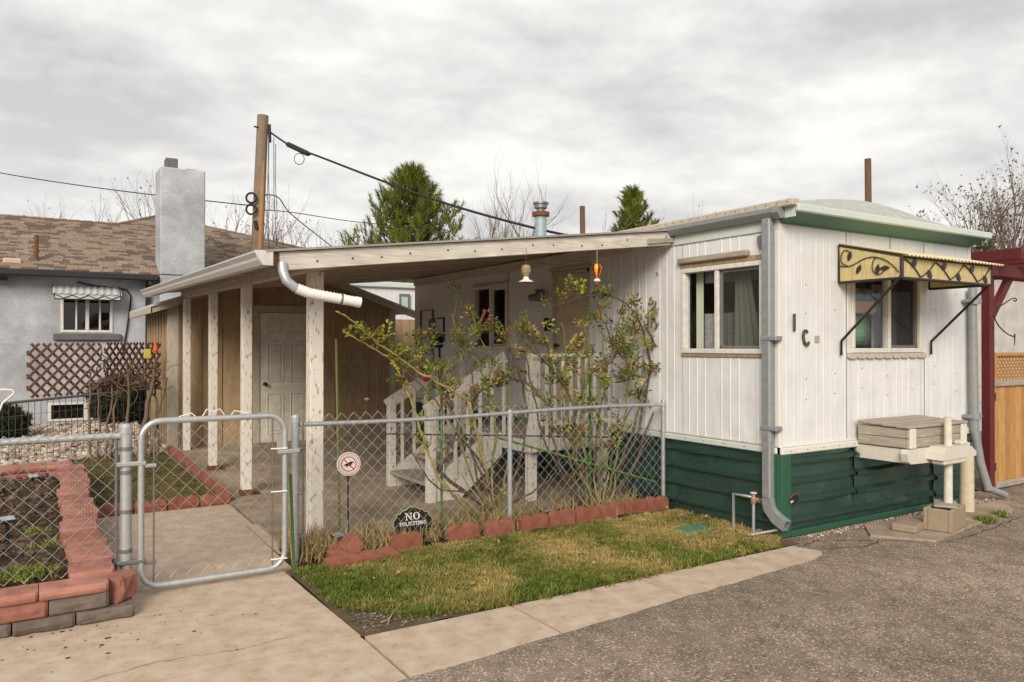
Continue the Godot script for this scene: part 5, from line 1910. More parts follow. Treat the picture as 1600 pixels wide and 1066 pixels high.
func make_bricks():
	# retaining wall at the front of the planting bed
	var root = thing("retaining_wall", "low retaining wall of split red and brown blocks with salmon capstones", "wall", W(0.0, 0.015, 5.1))
	var lo = [brick_mesh(0.30, 0.18, 0.075, 1, 0.012), brick_mesh(0.30, 0.18, 0.075, 2, 0.012), brick_mesh(0.30, 0.18, 0.095, 3, 0.014), brick_mesh(0.30, 0.18, 0.095, 4, 0.014)]
	var capm = [brick_mesh(0.345, 0.20, 0.055, 5, 0.006), brick_mesh(0.345, 0.20, 0.055, 6, 0.006)]
	rng.seed = 90
	for i in 12:
		var o = part("block", lo[i % 2], M["rough_block%d" % (1 + i % 2)], root, Vector3(0.375 - i * 0.307, 0, 0.005 * sin(i * 2.0)))
		o.rotation.y = 0.02 * sin(i * 3.0)
	for i in 12:
		var c0 = 1 if i == 0 else (0 if i == 1 else [0, 1, 2, 0, 1][i % 5])
		var o = part("block", lo[2 + i % 2], M["rough_block%d" % c0], root, Vector3(0.24 - i * 0.307, 0.077, -0.015 + 0.006 * sin(i * 1.7)))
		o.rotation.y = 0.03 * sin(i * 2.0)
	for i in 11:
		var o = part("capstone", capm[i % 2], M["brick%d" % [2, 0, 2, 1][i % 4]], root, Vector3(0.215 - i * 0.35, 0.174, -0.01))
		o.rotation.y = 0.015 * sin(i * 2.4)
	var o = part("end_block", brick_mesh(0.17, 0.17, 0.15, 9, 0.02), M.rough_block0, root, Vector3(0.445, 0.077, -0.075))
	o.rotation.y = 0.9
	# border running back from it: capstones laid across
	root = thing("brick_border", "winding border of salmon capstones along the planting bed", "border", W(0.33, 0.15, 5.3))
	var cm = [brick_mesh(0.235, 0.30, 0.06, 15, 0.006), brick_mesh(0.235, 0.30, 0.06, 16, 0.006)]
	var under = brick_mesh(0.21, 0.30, 0.20, 17, 0.01)
	for i in 15:
		var v = 5.36 + i * 0.298
		var x = 0.315 + 0.018 * sin(i * 1.3) + 0.0012 * i * i * 0.3
		var b = part("capstone", cm[i % 2], M["brick%d" % [0, 2, 0, 1, 2][i % 5]], root, W(x, gy(v) + 0.205 + 0.006 * sin(i * 2.1), v) - root.position)
		b.rotation = Vector3(0.02 * sin(i * 1.7), 0.08 * sin(i * 2.3), 0.01 * sin(i))
		part("block", under, M["brick%d" % [1, 3][i % 2]], root, W(x, gy(v), v) - root.position)
	for i in 6:
		var t = i / 5.0
		var an = 0.35 + t * 1.25
		var p = W(0.02 - 0.13 * i + 0.16, gy(9.8) + 0.205, 9.82 - 0.05 * t)
		if i == 0: p = W(0.27, gy(9.8) + 0.206, 9.80)
		var b = part("capstone", cm[i % 2], M["brick%d" % [2, 0, 1][i % 3]], root, p - root.position)
		b.rotation.y = 0.5 * t
		part("block", under, M.brick3, root, p - Vector3(0, 0.205, 0) - root.position)
	# scalloped edging pieces
	var sc = scallop_mesh()
	root = thing("scalloped_edging", "red scalloped edging blocks between the front lawn and flower bed", "edging", W(3.6, 0, 5.55))
	var fr = [[2.50, 5.53, 0.10, -0.18], [3.03, 5.56, 0.06, 0.15], [3.08, 5.55, 0.02, 0.0], [3.36, 5.54, -0.05, 0.05], [3.72, 5.545, -0.03, 0.0], [4.02, 5.555, 0.0, 0.02], [4.32, 5.56, -0.04, 0.0], [4.61, 5.565, 0.02, -0.03], [4.90, 5.57, 0.0, 0.0], [5.17, 5.57, -0.04, 0.06]]
	for i in fr.size():
		var f = fr[i]
		if i == 2: continue
		var b = part("edging_block", sc, M["edger%d" % (i % 2)], root, W(f[0], 0.0, f[1]) - root.position)
		b.rotation = Vector3(f[3] * 0.5, f[2], 0.05 * sin(i * 2.0))
	var tilt = part("edging_block", sc, M.edger1, root, W(2.05, 0.03, 5.56) - root.position)
	tilt.rotation = Vector3(-0.6, 0.2, 0.35)
	for q in [[1.96, 5.32, 0.15], [2.22, 5.33, 0.05]]:
		var b = part("fallen_block", sc, M.edger1, root, W(q[0], 0.03, q[1] + 0.02) - root.position)
		b.rotation = Vector3(-1.45, q[2], 0.0)
	root = thing("scalloped_edging", "red scalloped edging blocks around the sparse turf beside the garden path", "edging", W(1.1, gy(8), 7.92))
	for i in 4:
		part("edging_block", sc, M["edger%d" % (i % 2)], root, W(0.67 + i * 0.29, gy(7.93) - 0.015, 7.93) - root.position)
	for i in 13:
		var v = 8.05 + i * 0.292
		var b = part("edging_block", sc, M["edger%d" % (i % 2)], root, W(1.66 + 0.01 * sin(i), gy(v) - 0.01, v) - root.position)
		b.rotation.y = PI / 2

# ---------- small garden things
func make_garden_things():
	var m
	# round lawn sign
	var p = on_v(545, 725, 5.98)
	var root = thing("round_sign", "round white warning sign with a crossed out black dog on a thin black stake", "sign", Vector3(p.x, 0, p.z))
	m = MB.new()
	m.lathe(TR(Vector3(0, p.y, 0), -0.25, PI / 2), [Vector2(0, -0.004), Vector2(0.095, -0.004), Vector2(0.097, 0.0), Vector2(0.095, 0.004), Vector2(0, 0.004)], 32)
	var disc = part("disc", m, M.white_plastic, root)
	var D = TR(Vector3(0, p.y, 0), -0.25)
	m = MB.new()
	for rr in [[0.088, 0.0835], [0.062, 0.054]]:
		for k in 40:
			var a0 = TAU * k / 40.0
			var a1 = TAU * (k + 1) / 40.0
			m.quad(D * Vector3(rr[1] * cos(a0), rr[1] * sin(a0), 0.006), D * Vector3(rr[0] * cos(a0), rr[0] * sin(a0), 0.006), D * Vector3(rr[0] * cos(a1), rr[0] * sin(a1), 0.006), D * Vector3(rr[1] * cos(a1), rr[1] * sin(a1), 0.006))
	for k in 26:
		var a0 = TAU * k / 26.0
		m.box(D * TR(Vector3(0.073 * cos(a0), 0.073 * sin(a0), 0.006), 0, 0, a0), Vector3(-0.005, -0.003, -0.0005), Vector3(0.005, 0.003, 0.0008))
	part("ring_print", m, M.red_plastic, disc)
	m = MB.new()
	m.prism(D, [Vector2(-0.040, -0.012), Vector2(-0.030, 0.002), Vector2(-0.012, 0.004), Vector2(0.005, 0.016), Vector2(0.022, 0.022), Vector2(0.040, 0.020), Vector2(0.042, 0.012), Vector2(0.028, 0.006), Vector2(0.018, -0.008), Vector2(0.024, -0.028), Vector2(0.014, -0.028), Vector2(0.006, -0.014), Vector2(-0.008, -0.016), Vector2(-0.014, -0.026), Vector2(-0.024, -0.024), Vector2(-0.020, -0.012)], 0.005, 0.0065)
	part("dog_print", m, M.sign_black, disc)
	m = MB.new()
	m.box(D * TR(Vector3(0, 0, 0.0074), 0, 0, -0.8), Vector3(-0.056, -0.004, -0.0005), Vector3(0.056, 0.004, 0.0005))
	part("slash_print", m, M.red_plastic, disc)
	m = MB.new()
	m.bbox(I(), Vector3(-0.006, -0.03, -0.018), Vector3(0.006, p.y - 0.07, -0.008), 0.002)
	m.bbox(I(), Vector3(-0.014, p.y - 0.115, -0.019), Vector3(0.014, p.y - 0.085, -0.005), 0.003)
	part("stake", m, M.black_metal, root)
	# NO SOLICITING plaque
	p = on_v(645, 812, 5.72)
	root = thing("lawn_plaque", "black scalloped plaque reading NO SOLICITING standing in the flower bed", "sign", Vector3(p.x, 0, p.z))
	var pl = []
	var half = [[0.135, -0.07], [0.138, 0.0], [0.118, 0.022], [0.112, 0.045], [0.085, 0.052], [0.072, 0.070], [0.045, 0.074], [0.020, 0.092], [0.0, 0.096]]
	for h in half: pl.append(Vector2(h[0] * 1.12, h[1] * 1.12))
	for i in range(half.size() - 2, -1, -1): pl.append(Vector2(-half[i][0] * 1.12, half[i][1] * 1.12))
	var PT = TR(Vector3(0, p.y, 0), -0.32, 0, 0.06)
	m = MB.new()
	m.prism(PT, pl, -0.006, 0.006)
	part("board", m, M.sign_black, root)
	m = MB.new()
	var rim = []
	for q in pl: rim.append(PT * Vector3(q.x, q.y, 0.0))
	m.tube(rim, 0.0055, 5)
	part("rim", m, M.sign_edge, root)
	for tx in [["NO", 0.030, 40, "Droid Serif"], ["SOLICITING", -0.028, 26, "Droid Sans"]]:
		var tm = TextMesh.new()
		var sf = SystemFont.new()
		sf.font_names = PackedStringArray([tx[3]])
		sf.font_weight = 700
		tm.font = sf
		tm.text = tx[0]
		tm.font_size = tx[2]
		tm.pixel_size = 0.0020 if tx[0] == "NO" else 0.00150
		tm.depth = 0.003
		var o = part("lettering", tm, M.white_plastic, root)
		o.transform = PT * TR(Vector3(0, tx[1], 0.008))
	m = MB.new()
	m.bbox(I(), Vector3(-0.01, -0.04, -0.012), Vector3(0.01, p.y, -0.007), 0.002)
	part("stake", m, M.black_metal, root)
	# stakes
	for s in [[460, 885, 741, 5.48, 0.011, "green plastic stake upright beside the gate latch post"], [531, 830, 530, 6.12, 0.011, "tall yellow green garden stake behind the round sign"], [690, 800, 560, 6.05, 0.013, "green garden stake standing among the rose canes by the plaque"], [922, 790, 575, 5.95, 0.014, "stout green stake in the middle of the tall rose bush"]]:
		var b = on_v(s[0], s[1], s[3])
		var t = on_v(s[0] - (6 if s[0] < 600 else 0), s[2], s[3])
		m = MB.new()
		var base = Vector3(b.x, 0.0, b.z)
		m.tube([Vector3.ZERO, t - base], s[4], 7)
		solo("garden_stake", m, M.stake_green if s[0] != 531 else M.cane_green, s[5], "stake", base)
	m = MB.new()
	var d0 = on_v(778, 684, 5.72)
	var d1 = on_v(1024, 753, 5.70)
	m.tube([Vector3.ZERO, d1 - d0], 0.011, 7)
	solo("garden_stake", m, M.stake_green, "long green stake lying diagonally across the chain link fence", "stake", d0)
	m = MB.new()
	var e0 = on_v(600, 678, 6.3)
	var e1 = on_v(1010, 684, 6.25)
	m.tube([Vector3.ZERO, e1 - e0], 0.008, 6)
	solo("support_rod", m, M.wire_dark, "thin dark rod tied level behind the fence", "rod", e0)
	# solar lights
	for s in [[on_ground(12, 880) + Vector3(0, 0.15, 0), 0.16, "black solar path light in the planting bed behind the fence"], [W(2.02, 0.0, 5.74), 0.13, "black solar path light leaning in the flower bed beside the plaque"], [W(3.98, 0.0, 5.74), 0.10, "black solar path light behind the scalloped edging below the tall rose"], [W(0.02, 0.15, 9.2), 0.12, "small round topped path light at the back of the planting bed"]]:
		root = thing("path_light", s[2], "garden light", s[0])
		m = MB.new()
		m.bbox(I(), Vector3(-0.012, -0.02, -0.012), Vector3(0.012, s[1], 0.012), 0.003)
		part("stem", m, M.black_plastic, root)
		m = MB.new()
		m.bbox(TR(Vector3(0, s[1], 0), 0.3, 0.3), Vector3(-0.055, 0.0, -0.04), Vector3(0.055, 0.022, 0.04), 0.008)
		part("head", m, M.black_plastic, root)
		m = MB.new()
		m.box(TR(Vector3(0, s[1], 0), 0.3, 0.3), Vector3(-0.045, 0.022, -0.032), Vector3(0.045, 0.025, 0.032))
		part("solar_panel", m, M.galv, root)
	# feeders hanging from the beam
	p = on_v(822, 442, 5.47)
	root = thing("hummingbird_feeder", "glass hummingbird feeder with white and red base hanging from the beam", "feeder", p)
	m = MB.new()
	m.lathe(I(), [Vector2(0.0, -0.008), Vector2(0.03, -0.006), Vector2(0.06, 0.002), Vector2(0.062, 0.006)], 24)
	part("red_tray", m, M.red_plastic, root)
	m = MB.new()
	m.lathe(I(), [Vector2(0.064, 0.005), Vector2(0.066, 0.010), Vector2(0.025, 0.032), Vector2(0.022, 0.05)], 24)
	part("white_cover", m, M.white_plastic, root)
	m = MB.new()
	m.lathe(I(), [Vector2(0.020, 0.045), Vector2(0.026, 0.065), Vector2(0.040, 0.09), Vector2(0.042, 0.125), Vector2(0.034, 0.15), Vector2(0.0, 0.16)], 20)
	part("bottle", m, M.amber, root)
	m = MB.new()
	var hy = pr_y(p.x, 5.5) - 0.06 - p.y
	m.tube([Vector3(0, 0.155, 0), Vector3(0, hy, 0)], 0.0022, 5)
	part("hanger", m, M.wire_dark, root)
	p = on_v(933, 436, 5.47)
	root = thing("hummingbird_feeder", "red and yellow balloon shaped feeder hanging from the beam", "feeder", p)
	for k in 2:
		m = MB.new()
		# vertical gores alternate red and yellow
		var prof = [Vector2(0.012, 0.022), Vector2(0.022, 0.035), Vector2(0.036, 0.065), Vector2(0.043, 0.095), Vector2(0.040, 0.118), Vector2(0.026, 0.135), Vector2(0.0, 0.142)]
		for s in 8:
			if s % 2 != k: continue
			for q in 3:
				var a0 = TAU * (s * 3 + q) / 24.0 + 0.5
				var a1 = TAU * (s * 3 + q + 1) / 24.0 + 0.5
				for i in prof.size() - 1:
					m.quad(Vector3(prof[i].x * cos(a0), prof[i].y, prof[i].x * sin(a0)), Vector3(prof[i + 1].x * cos(a0), prof[i + 1].y, prof[i + 1].x * sin(a0)), Vector3(prof[i + 1].x * cos(a1), prof[i + 1].y, prof[i + 1].x * sin(a1)), Vector3(prof[i].x * cos(a1), prof[i].y, prof[i].x * sin(a1)))
		part("balloon_stripes", m, M.yellow_glass if k == 0 else M.maroon_glass, root)
	m = MB.new()
	m.lathe(I(), [Vector2(0.0, -0.022), Vector2(0.030, -0.022), Vector2(0.032, -0.012), Vector2(0.018, 0.005), Vector2(0.0, 0.006)], 14)
	part("basket", m, M.white_plastic, root)
	m = MB.new()
	m.lathe(I(), [Vector2(0.020, 0.005), Vector2(0.030, 0.010), Vector2(0.028, 0.018), Vector2(0.012, 0.024)], 14)
	part("collar", m, M.red_plastic, root)
	m = MB.new()
	m.tube([Vector3(0, 0.14, 0), Vector3(0, pr_y(p.x, 5.5) - 0.06 - p.y, 0)], 0.0022, 5)
	part("hanger", m, M.wire, root)
	# valve box lid and standpipe
	m = MB.new()
	m.bbox(TR(Vector3.ZERO, 0.0), Vector3(-0.16, 0.0, -0.10), Vector3(0.16, 0.03, 0.10), 0.01)
	solo("valve_box", m, M.lid_green, "flat green valve box lid set in the lawn", "lid", W(4.86, 0.014, 4.76))
	root = thing("water_tap", "grey standpipe with brass valve in front of the dark green skirting", "tap", W(5.20, 0, 4.60))
	m = MB.new()
	var b0 = root.position
	var t0 = on_x(1146, 771, 5.20) - b0
	var t1 = on_x(1177, 777, 5.20) - b0
	m.tube([Vector3(t0.x, 0, t0.z), t0, t1, Vector3(5.35, 0.26, -4.44) - b0], 0.014, 8)
	m.tube([t1, Vector3(t1.x, 0, t1.z)], 0.013, 8)
	part("pipe", m, M.galv, root)
	m = MB.new()
	m.lathe(TR(t1 + Vector3(0, -0.055, 0)), [Vector2(0, 0), Vector2(0.02, 0.0), Vector2(0.024, 0.02), Vector2(0.024, 0.05), Vector2(0.018, 0.06), Vector2(0.018, 0.08), Vector2(0, 0.085)], 12)
	part("valve", m, M.brass, root)
	m = MB.new()
	m.lathe(TR(t1.lerp(Vector3(5.35, 0.26, -4.44) - b0, 0.5), 0, PI / 2), [Vector2(0.0, -0.02), Vector2(0.022, -0.02), Vector2(0.022, 0.02), Vector2(0.0, 0.02)], 10)
	part("valve", m, M.brass, root)
	m = MB.new()
	m.lathe(TR(t1 + Vector3(0, 0.03, 0)), [Vector2(0, 0), Vector2(0.028, 0.002), Vector2(0.030, 0.012), Vector2(0.0, 0.016)], 12)
	part("handle", m, M.pvc, root)
	m = MB.new()
	m.tube([Vector3.ZERO, Vector3(0.33, 0.05, 0.14)], 0.012, 7)
	solo("loose_pipe", m, M.galv, "short pale pipe lying at the foot of the green corner post", "pipe", W(5.08, 0.03, 4.36))
	m = MB.new()
	m.tube([Vector3.ZERO, Vector3(0.05, 0.012, 0.01), Vector3(0.12, 0.004, -0.10), Vector3(0.2, 0.02, -0.17)], 0.005, 5)
	m.tube([Vector3(0.05, 0.012, 0.01), Vector3(0.02, 0.004, 0.06)], 0.004, 5)
	solo("fallen_twig", m, M.cane_dead, "pale bent twig lying on bare ground at the lawn corner", "twig", W(1.72, 0.014, 4.16))

# ---------- roses
func spray_mesh(n, seed_):
	# a rose leaf: several toothed leaflets along a stalk
	var m = MB.new()
	var r2 = RandomNumberGenerator.new()
	r2.seed = seed_
	for k in n:
		var t = float(k) / n
		var side = (1.0 if k % 2 == 0 else -1.0)
		if k == n - 1: side = 0.0
		var base = Vector3(0.012 * side, 0.02 * t, 0.085 * t)
		var d = Vector3(side * 0.8, 0.15 + r2.randf_range(-0.2, 0.3), 0.6 if side != 0.0 else 1.0).normalized()
		var s = d.cross(Vector3(0, 1, 0)).normalized()
		var L = r2.randf_range(0.030, 0.042)
		var fold = Vector3(0, 0.006, 0)
		m.tint(Color(1, 1, 1) * r2.randf_range(0.8, 1.15))
		var p1 = base + d * L * 0.35
		var p2 = base + d * L * 0.7
		var tip = base + d * L - Vector3(0, 0.006, 0)
		var w1 = s * L * 0.30
		m.tri(base, p1 + w1 + fold, p1); m.tri(base, p1, p1 - w1 + fold)
		m.quad(p1, p1 + w1 + fold, p2 + w1 * 0.8 + fold, p2); m.quad(p1 - w1 + fold, p1, p2, p2 - w1 * 0.8 + fold)
		m.tri(p2, p2 + w1 * 0.8 + fold, tip); m.tri(p2 - w1 * 0.8 + fold, p2, tip)
	return m.mesh()
func smooth_path(pts, sub):
	var out = []
	for i in pts.size() - 1:
		var p0 = pts[max(i - 1, 0)]
		var p1 = pts[i]
		var p2 = pts[i + 1]
		var p3 = pts[min(i + 2, pts.size() - 1)]
		for k in sub: out.append(p1.cubic_interpolate(p2, p0, p3, float(k) / sub))
	out.append(pts[pts.size() - 1])
	return out
func rose(nm, label, canes, base_px, seed_, base_v):
	rng.seed = seed_
	var bp = on_v(base_px[0], base_px[1], base_v)
	var root = thing(nm, label, "rose bush", Vector3(bp.x, 0.0, bp.z))
	var off = -root.position
	var sprays = [spray_mesh(5, seed_), spray_mesh(7, seed_ + 1), spray_mesh(3, seed_ + 2)]
	var xf = [[], [], []]
	var cs = [[], [], []]
	var heads = []
	for c0 in canes:
		# [material, radius, leaf density, leaf tone, v start, v end, [px...]]
		var pts = []
		var n = c0[6].size()
		for i in n:
			var q = c0[6][i]
			pts.append(on_v(q[0], q[1], lerp(c0[4], c0[5], float(i) / max(n - 1, 1))))
		var sp = smooth_path(pts, 5)
		for i in sp.size(): sp[i] += Vector3(rng.randfn(0, 0.004), rng.randfn(0, 0.004), rng.randfn(0, 0.012))
		var rad = []
		for i in sp.size(): rad.append(lerp(2.0 * c0[1], 0.75 * c0[1], pow(float(i) / sp.size(), 0.7)))
		var m = MB.new()
		m.tube(sp, rad, 6)
		# side shoots
		var ln = 0.0
		for i in sp.size() - 1:
			var d = sp[i + 1] - sp[i]
			var t = float(i) / sp.size()
			var want = c0[2] * d.length() * (0.15 + 1.2 * smoothstep(0.12, 0.5, t)) * 5.2
			while want > 0.0:
				if rng.randf() > want: break
				want -= 1.0
				var p = sp[i] + d * rng.randf()
				var out = Vector3(rng.randfn(0, 1), rng.randf_range(-0.2, 1.2), rng.randfn(0, 1)).normalized()
				var L = rng.randf_range(0.02, 0.12)
				if rng.randf() < 0.22: L = rng.randf_range(0.14, 0.36)
				out.z *= 0.6
				var e = p + out * L + Vector3(0, L * 0.25, 0)
				var mid = p + out * L * 0.5 + Vector3(rng.randfn(0, 0.012), 0.01, 0)
				m.tube([p, mid, e], [0.0034, 0.0028, 0.0018], 4, false)
				if L > 0.14:
					for q in 2:
						var o2 = (out + Vector3(rng.randfn(0, 0.9), rng.randfn(0.3, 0.6), rng.randfn(0, 0.5))).normalized() * L * 0.45
						m.tube([mid, mid + o2], [0.0024, 0.0014], 4, false)
						for k in 3:
							var bq = Basis.looking_at(-(o2.normalized() + Vector3(rng.randfn(0, 0.5), rng.randfn(0.1, 0.4), rng.randfn(0, 0.5))).normalized(), Vector3(rng.randfn(0, 0.4), 1, rng.randfn(0, 0.4)))
							xf[k].append(Transform3D(bq.scaled(Vector3.ONE * rng.randf_range(0.6, 1.1)), mid + o2 * rng.randf_range(0.6, 1.0) + off))
							cs[k].append(Color(0.09, 0.13, 0.03).lerp(Color(0.26, 0.13, 0.06) if rng.randf() < 0.35 else Color(0.24, 0.27, 0.05), rng.randf()))
				var cnt = 3 + rng.randi() % 3
				for k in cnt:
					var dirv = (out + Vector3(rng.randfn(0, 0.7), rng.randfn(0.1, 0.5), rng.randfn(0, 0.7))).normalized()
					var up = Vector3(rng.randfn(0, 0.5), 1, rng.randfn(0, 0.5))
					var bs = Basis.looking_at(-dirv, up)
					var s = rng.randf_range(0.75, 1.5)
					var w = rng.randi() % 3
					xf[w].append(Transform3D(bs.scaled(Vector3.ONE * s), p.lerp(e, rng.randf_range(0.4, 1.0)) + off))
					var a = rng.randf()
					var col = Color(0.085, 0.125, 0.028).lerp(Color(0.20, 0.24, 0.04), rng.randf())
					if c0[3] == 1 and a < 0.75: col = Color(0.42, 0.34, 0.045).lerp(Color(0.30, 0.32, 0.05), rng.randf())
					elif a < 0.13: col = Color(0.42, 0.30, 0.09)
					elif a < 0.28: col = Color(0.24, 0.085, 0.05)
					elif a < 0.42: col = Color(0.36, 0.36, 0.06)
					cs[w].append(col)
		part("cane", m, M[c0[0]], root, off)
	var fo = Node3D.new()
	fo.name = "foliage"
	root.add_child(fo)
	fo.set_meta("kind", "stuff")
	for w in 3:
		if xf[w].size() > 0: many("leaves", sprays[w], M.leaf, xf[w], cs[w], fo)
	return root
func bloom(root, p, r, mat):
	var m = MB.new()
	rng.seed = int(p.x * 1000)
	for ring in 3:
		for k in 5:
			var a = TAU * k / 5.0 + ring * 0.6
			var d = Vector3(cos(a), 0.3 + 0.5 * ring, sin(a)).normalized()
			var s = Vector3(-sin(a), 0, cos(a))
			var rr = r * (1.0 - 0.22 * ring)
			m.quad(Vector3(0, -r * 0.3, 0), d * rr * 0.7 + s * rr * 0.45, d * rr + Vector3(0, rr * 0.3, 0), d * rr * 0.7 - s * rr * 0.45)
	part("bloom", m, mat, root, p - root.position)
func make_roses():
	var r1 = rose("rose_bush", "sprawling rose bush with arching yellow green canes between the plaque and porch stairs", [
		["cane_yellow", 0.009, 1.0, 1, 6.0, 5.75, [[768, 800], [757, 727], [749, 686], [735, 640], [726, 623], [681, 596], [652, 580], [620, 556], [590, 537], [547, 498], [525, 488]]],
		["cane_yellow", 0.008, 1.0, 1, 6.0, 5.80, [[735, 800], [690, 752], [672, 715], [655, 665], [644, 629], [631, 601], [616, 567], [600, 555], [566, 534], [536, 517]]],
		["cane_brown", 0.010, 0.9, 0, 6.02, 5.85, [[770, 800], [690, 738], [703, 704], [722, 645], [735, 625], [762, 603], [794, 594], [823, 598], [860, 636]]],
		["cane_brown", 0.007, 1.0, 0, 5.98, 5.9, [[780, 800], [742, 720], [705, 640], [690, 600], [680, 565], [657, 545], [642, 551]]],
		["cane_brown", 0.006, 0.8, 0, 5.95, 5.95, [[760, 800], [735, 700], [742, 630], [737, 580], [727, 533], [699, 535], [660, 545]]],
		["cane_green", 0.007, 1.1, 0, 5.95, 5.9, [[772, 800], [770, 730], [775, 660], [760, 600], [742, 560], [716, 520], [705, 490]]],
		["cane_green", 0.007, 1.2, 0, 5.95, 5.9, [[780, 800], [790, 740], [800, 660], [790, 590], [772, 560], [752, 530], [738, 488]]],
		["cane_brown", 0.007, 1.1, 0, 5.95, 6.05, [[775, 800], [810, 730], [822, 650], [812, 590], [800, 555], [788, 520], [778, 500]]],
		["cane_brown", 0.006, 0.5, 0, 5.95, 5.85, [[780, 800], [755, 730], [700, 655], [668, 610], [640, 585], [612, 545]]],
		["cane_green", 0.006, 1.2, 0, 5.9, 6.0, [[765, 800], [728, 720], [716, 660], [700, 620], [675, 600], [660, 560], [668, 520]]],
		["cane_brown", 0.006, 0.1, 0, 5.9, 5.9, [[770, 800], [725, 770], [690, 765], [660, 735], [640, 700]]],
		["cane_brown", 0.007, 0.05, 0, 5.95, 5.9, [[780, 800], [830, 770], [862, 745], [880, 720]]],
		["cane_dead", 0.006, 0.0, 0, 5.9, 5.85, [[765, 800], [740, 770], [722, 742]]],
		["cane_dead", 0.006, 0.0, 0, 5.9, 5.85, [[775, 800], [768, 765], [770, 735]]],
		["cane_dead", 0.006, 0.0, 0, 5.9, 5.85, [[785, 800], [805, 770], [815, 745]]],
		["cane_dead", 0.005, 0.0, 0, 5.85, 5.8, [[755, 805], [725, 780], [705, 770]]],
		["cane_dead", 0.005, 0.0, 0, 5.85, 5.8, [[790, 805], [818, 790], [836, 770]]]], [772, 800], 101, 6.0)
	var r2 = rose("rose_bush", "tall upright rose bush with leafy canes in front of the mobile home wall", [
		["cane_brown", 0.008, 0.9, 0, 5.86, 5.8, [[925, 795], [908, 720], [900, 660], [891, 619], [872, 589], [850, 562], [826, 549], [788, 544], [760, 546]]],
		["cane_brown", 0.007, 0.8, 0, 5.86, 5.8, [[945, 790], [990, 690], [1015, 590], [1005, 520], [985, 482], [972, 471], [948, 461], [921, 462], [895, 470], [865, 478], [829, 489]]],
		["cane_brown", 0.008, 0.8, 0, 5.86, 5.8, [[940, 790], [985, 680], [1000, 620], [981, 577], [966, 547], [948, 514], [934, 474]]],
		["cane_brown", 0.006, 0.5, 0, 5.86, 5.8, [[935, 790], [930, 690], [945, 600], [961, 527], [972, 486], [977, 456]]],
		["cane_brown", 0.010, 0.9, 0, 5.88, 5.8, [[930, 795], [893, 700], [900, 640], [908, 620], [923, 585], [957, 562], [966, 549], [987, 529], [1000, 500]]],
		["cane_brown", 0.009, 0.9, 0, 5.85, 5.7, [[955, 790], [1005, 700], [1035, 630], [1030, 560], [1011, 507], [1023, 476], [1038, 461], [1065, 456], [1082, 445]]],
		["cane_brown", 0.006, 0.8, 0, 5.82, 5.65, [[1000, 690], [1042, 600], [1058, 575], [1065, 544], [1060, 510], [1052, 480]]],
		["cane_green", 0.009, 1.1, 0, 5.86, 5.8, [[918, 795], [915, 720], [905, 660], [915, 600], [920, 540], [912, 505]]],
		["cane_green", 0.008, 1.2, 0, 5.86, 5.8, [[930, 795], [940, 700], [935, 640], [942, 560], [938, 500]]],
		["cane_green", 0.008, 1.3, 0, 5.86, 5.8, [[945, 795], [965, 700], [978, 640], [985, 560], [990, 500], [985, 470]]],
		["cane_green", 0.007, 1.2, 0, 5.9, 5.85, [[920, 795], [890, 720], [880, 640], [884, 560], [878, 505]]],
		["cane_brown", 0.007, 1.1, 0, 5.9, 5.85, [[915, 795], [870, 710], [862, 640], [858, 560], [845, 510]]],
		["cane_brown", 0.007, 1.0, 0, 5.9, 5.85, [[915, 795], [855, 700], [835, 620], [822, 560], [815, 510]]],
		["cane_green", 0.006, 1.2, 0, 5.86, 5.8, [[935, 795], [945, 720], [1000, 640], [1005, 560], [1008, 500]]],
		["cane_brown", 0.006, 1.0, 0, 5.86, 5.8, [[935, 795], [975, 660], [1025, 570], [1030, 510]]],
		["cane_green", 0.006, 1.0, 0, 5.86, 5.8, [[925, 795], [900, 700], [925, 640], [955, 600], [1000, 585]]],
		["cane_brown", 0.007, 0.0, 0, 5.75, 5.7, [[845, 800], [900, 756], [925, 735]]],
		["cane_dead", 0.007, 0.0, 0, 5.8, 5.75, [[935, 800], [920, 765], [908, 738]]],
		["cane_dead", 0.007, 0.0, 0, 5.8, 5.75, [[935, 800], [930, 760], [929, 730]]],
		["cane_dead", 0.007, 0.0, 0, 5.8, 5.75, [[940, 800], [945, 765], [952, 738]]],
		["cane_dead", 0.006, 0.0, 0, 5.8, 5.75, [[945, 800], [958, 770], [962, 745]]],
		["cane_dead", 0.006, 0.0, 0, 5.8, 5.75, [[930, 800], [912, 785], [902, 760]]]], [935, 800], 131, 5.86)
	for b in [[757, 508, 0.02, 0], [1017, 477, 0.035, 0], [665, 595, 0.045, 2], [736, 604, 0.03, 1], [640, 601, 0.022, 1], [664, 521, 0.03, 1], [721, 497, 0.024, 1], [573, 625, 0.025, 1]]:
		bloom(r1 if b[0] < 820 else r2, on_v(b[0], b[1], 5.85), b[2], M.petal_pink if b[3] == 1 else M.petal_red)

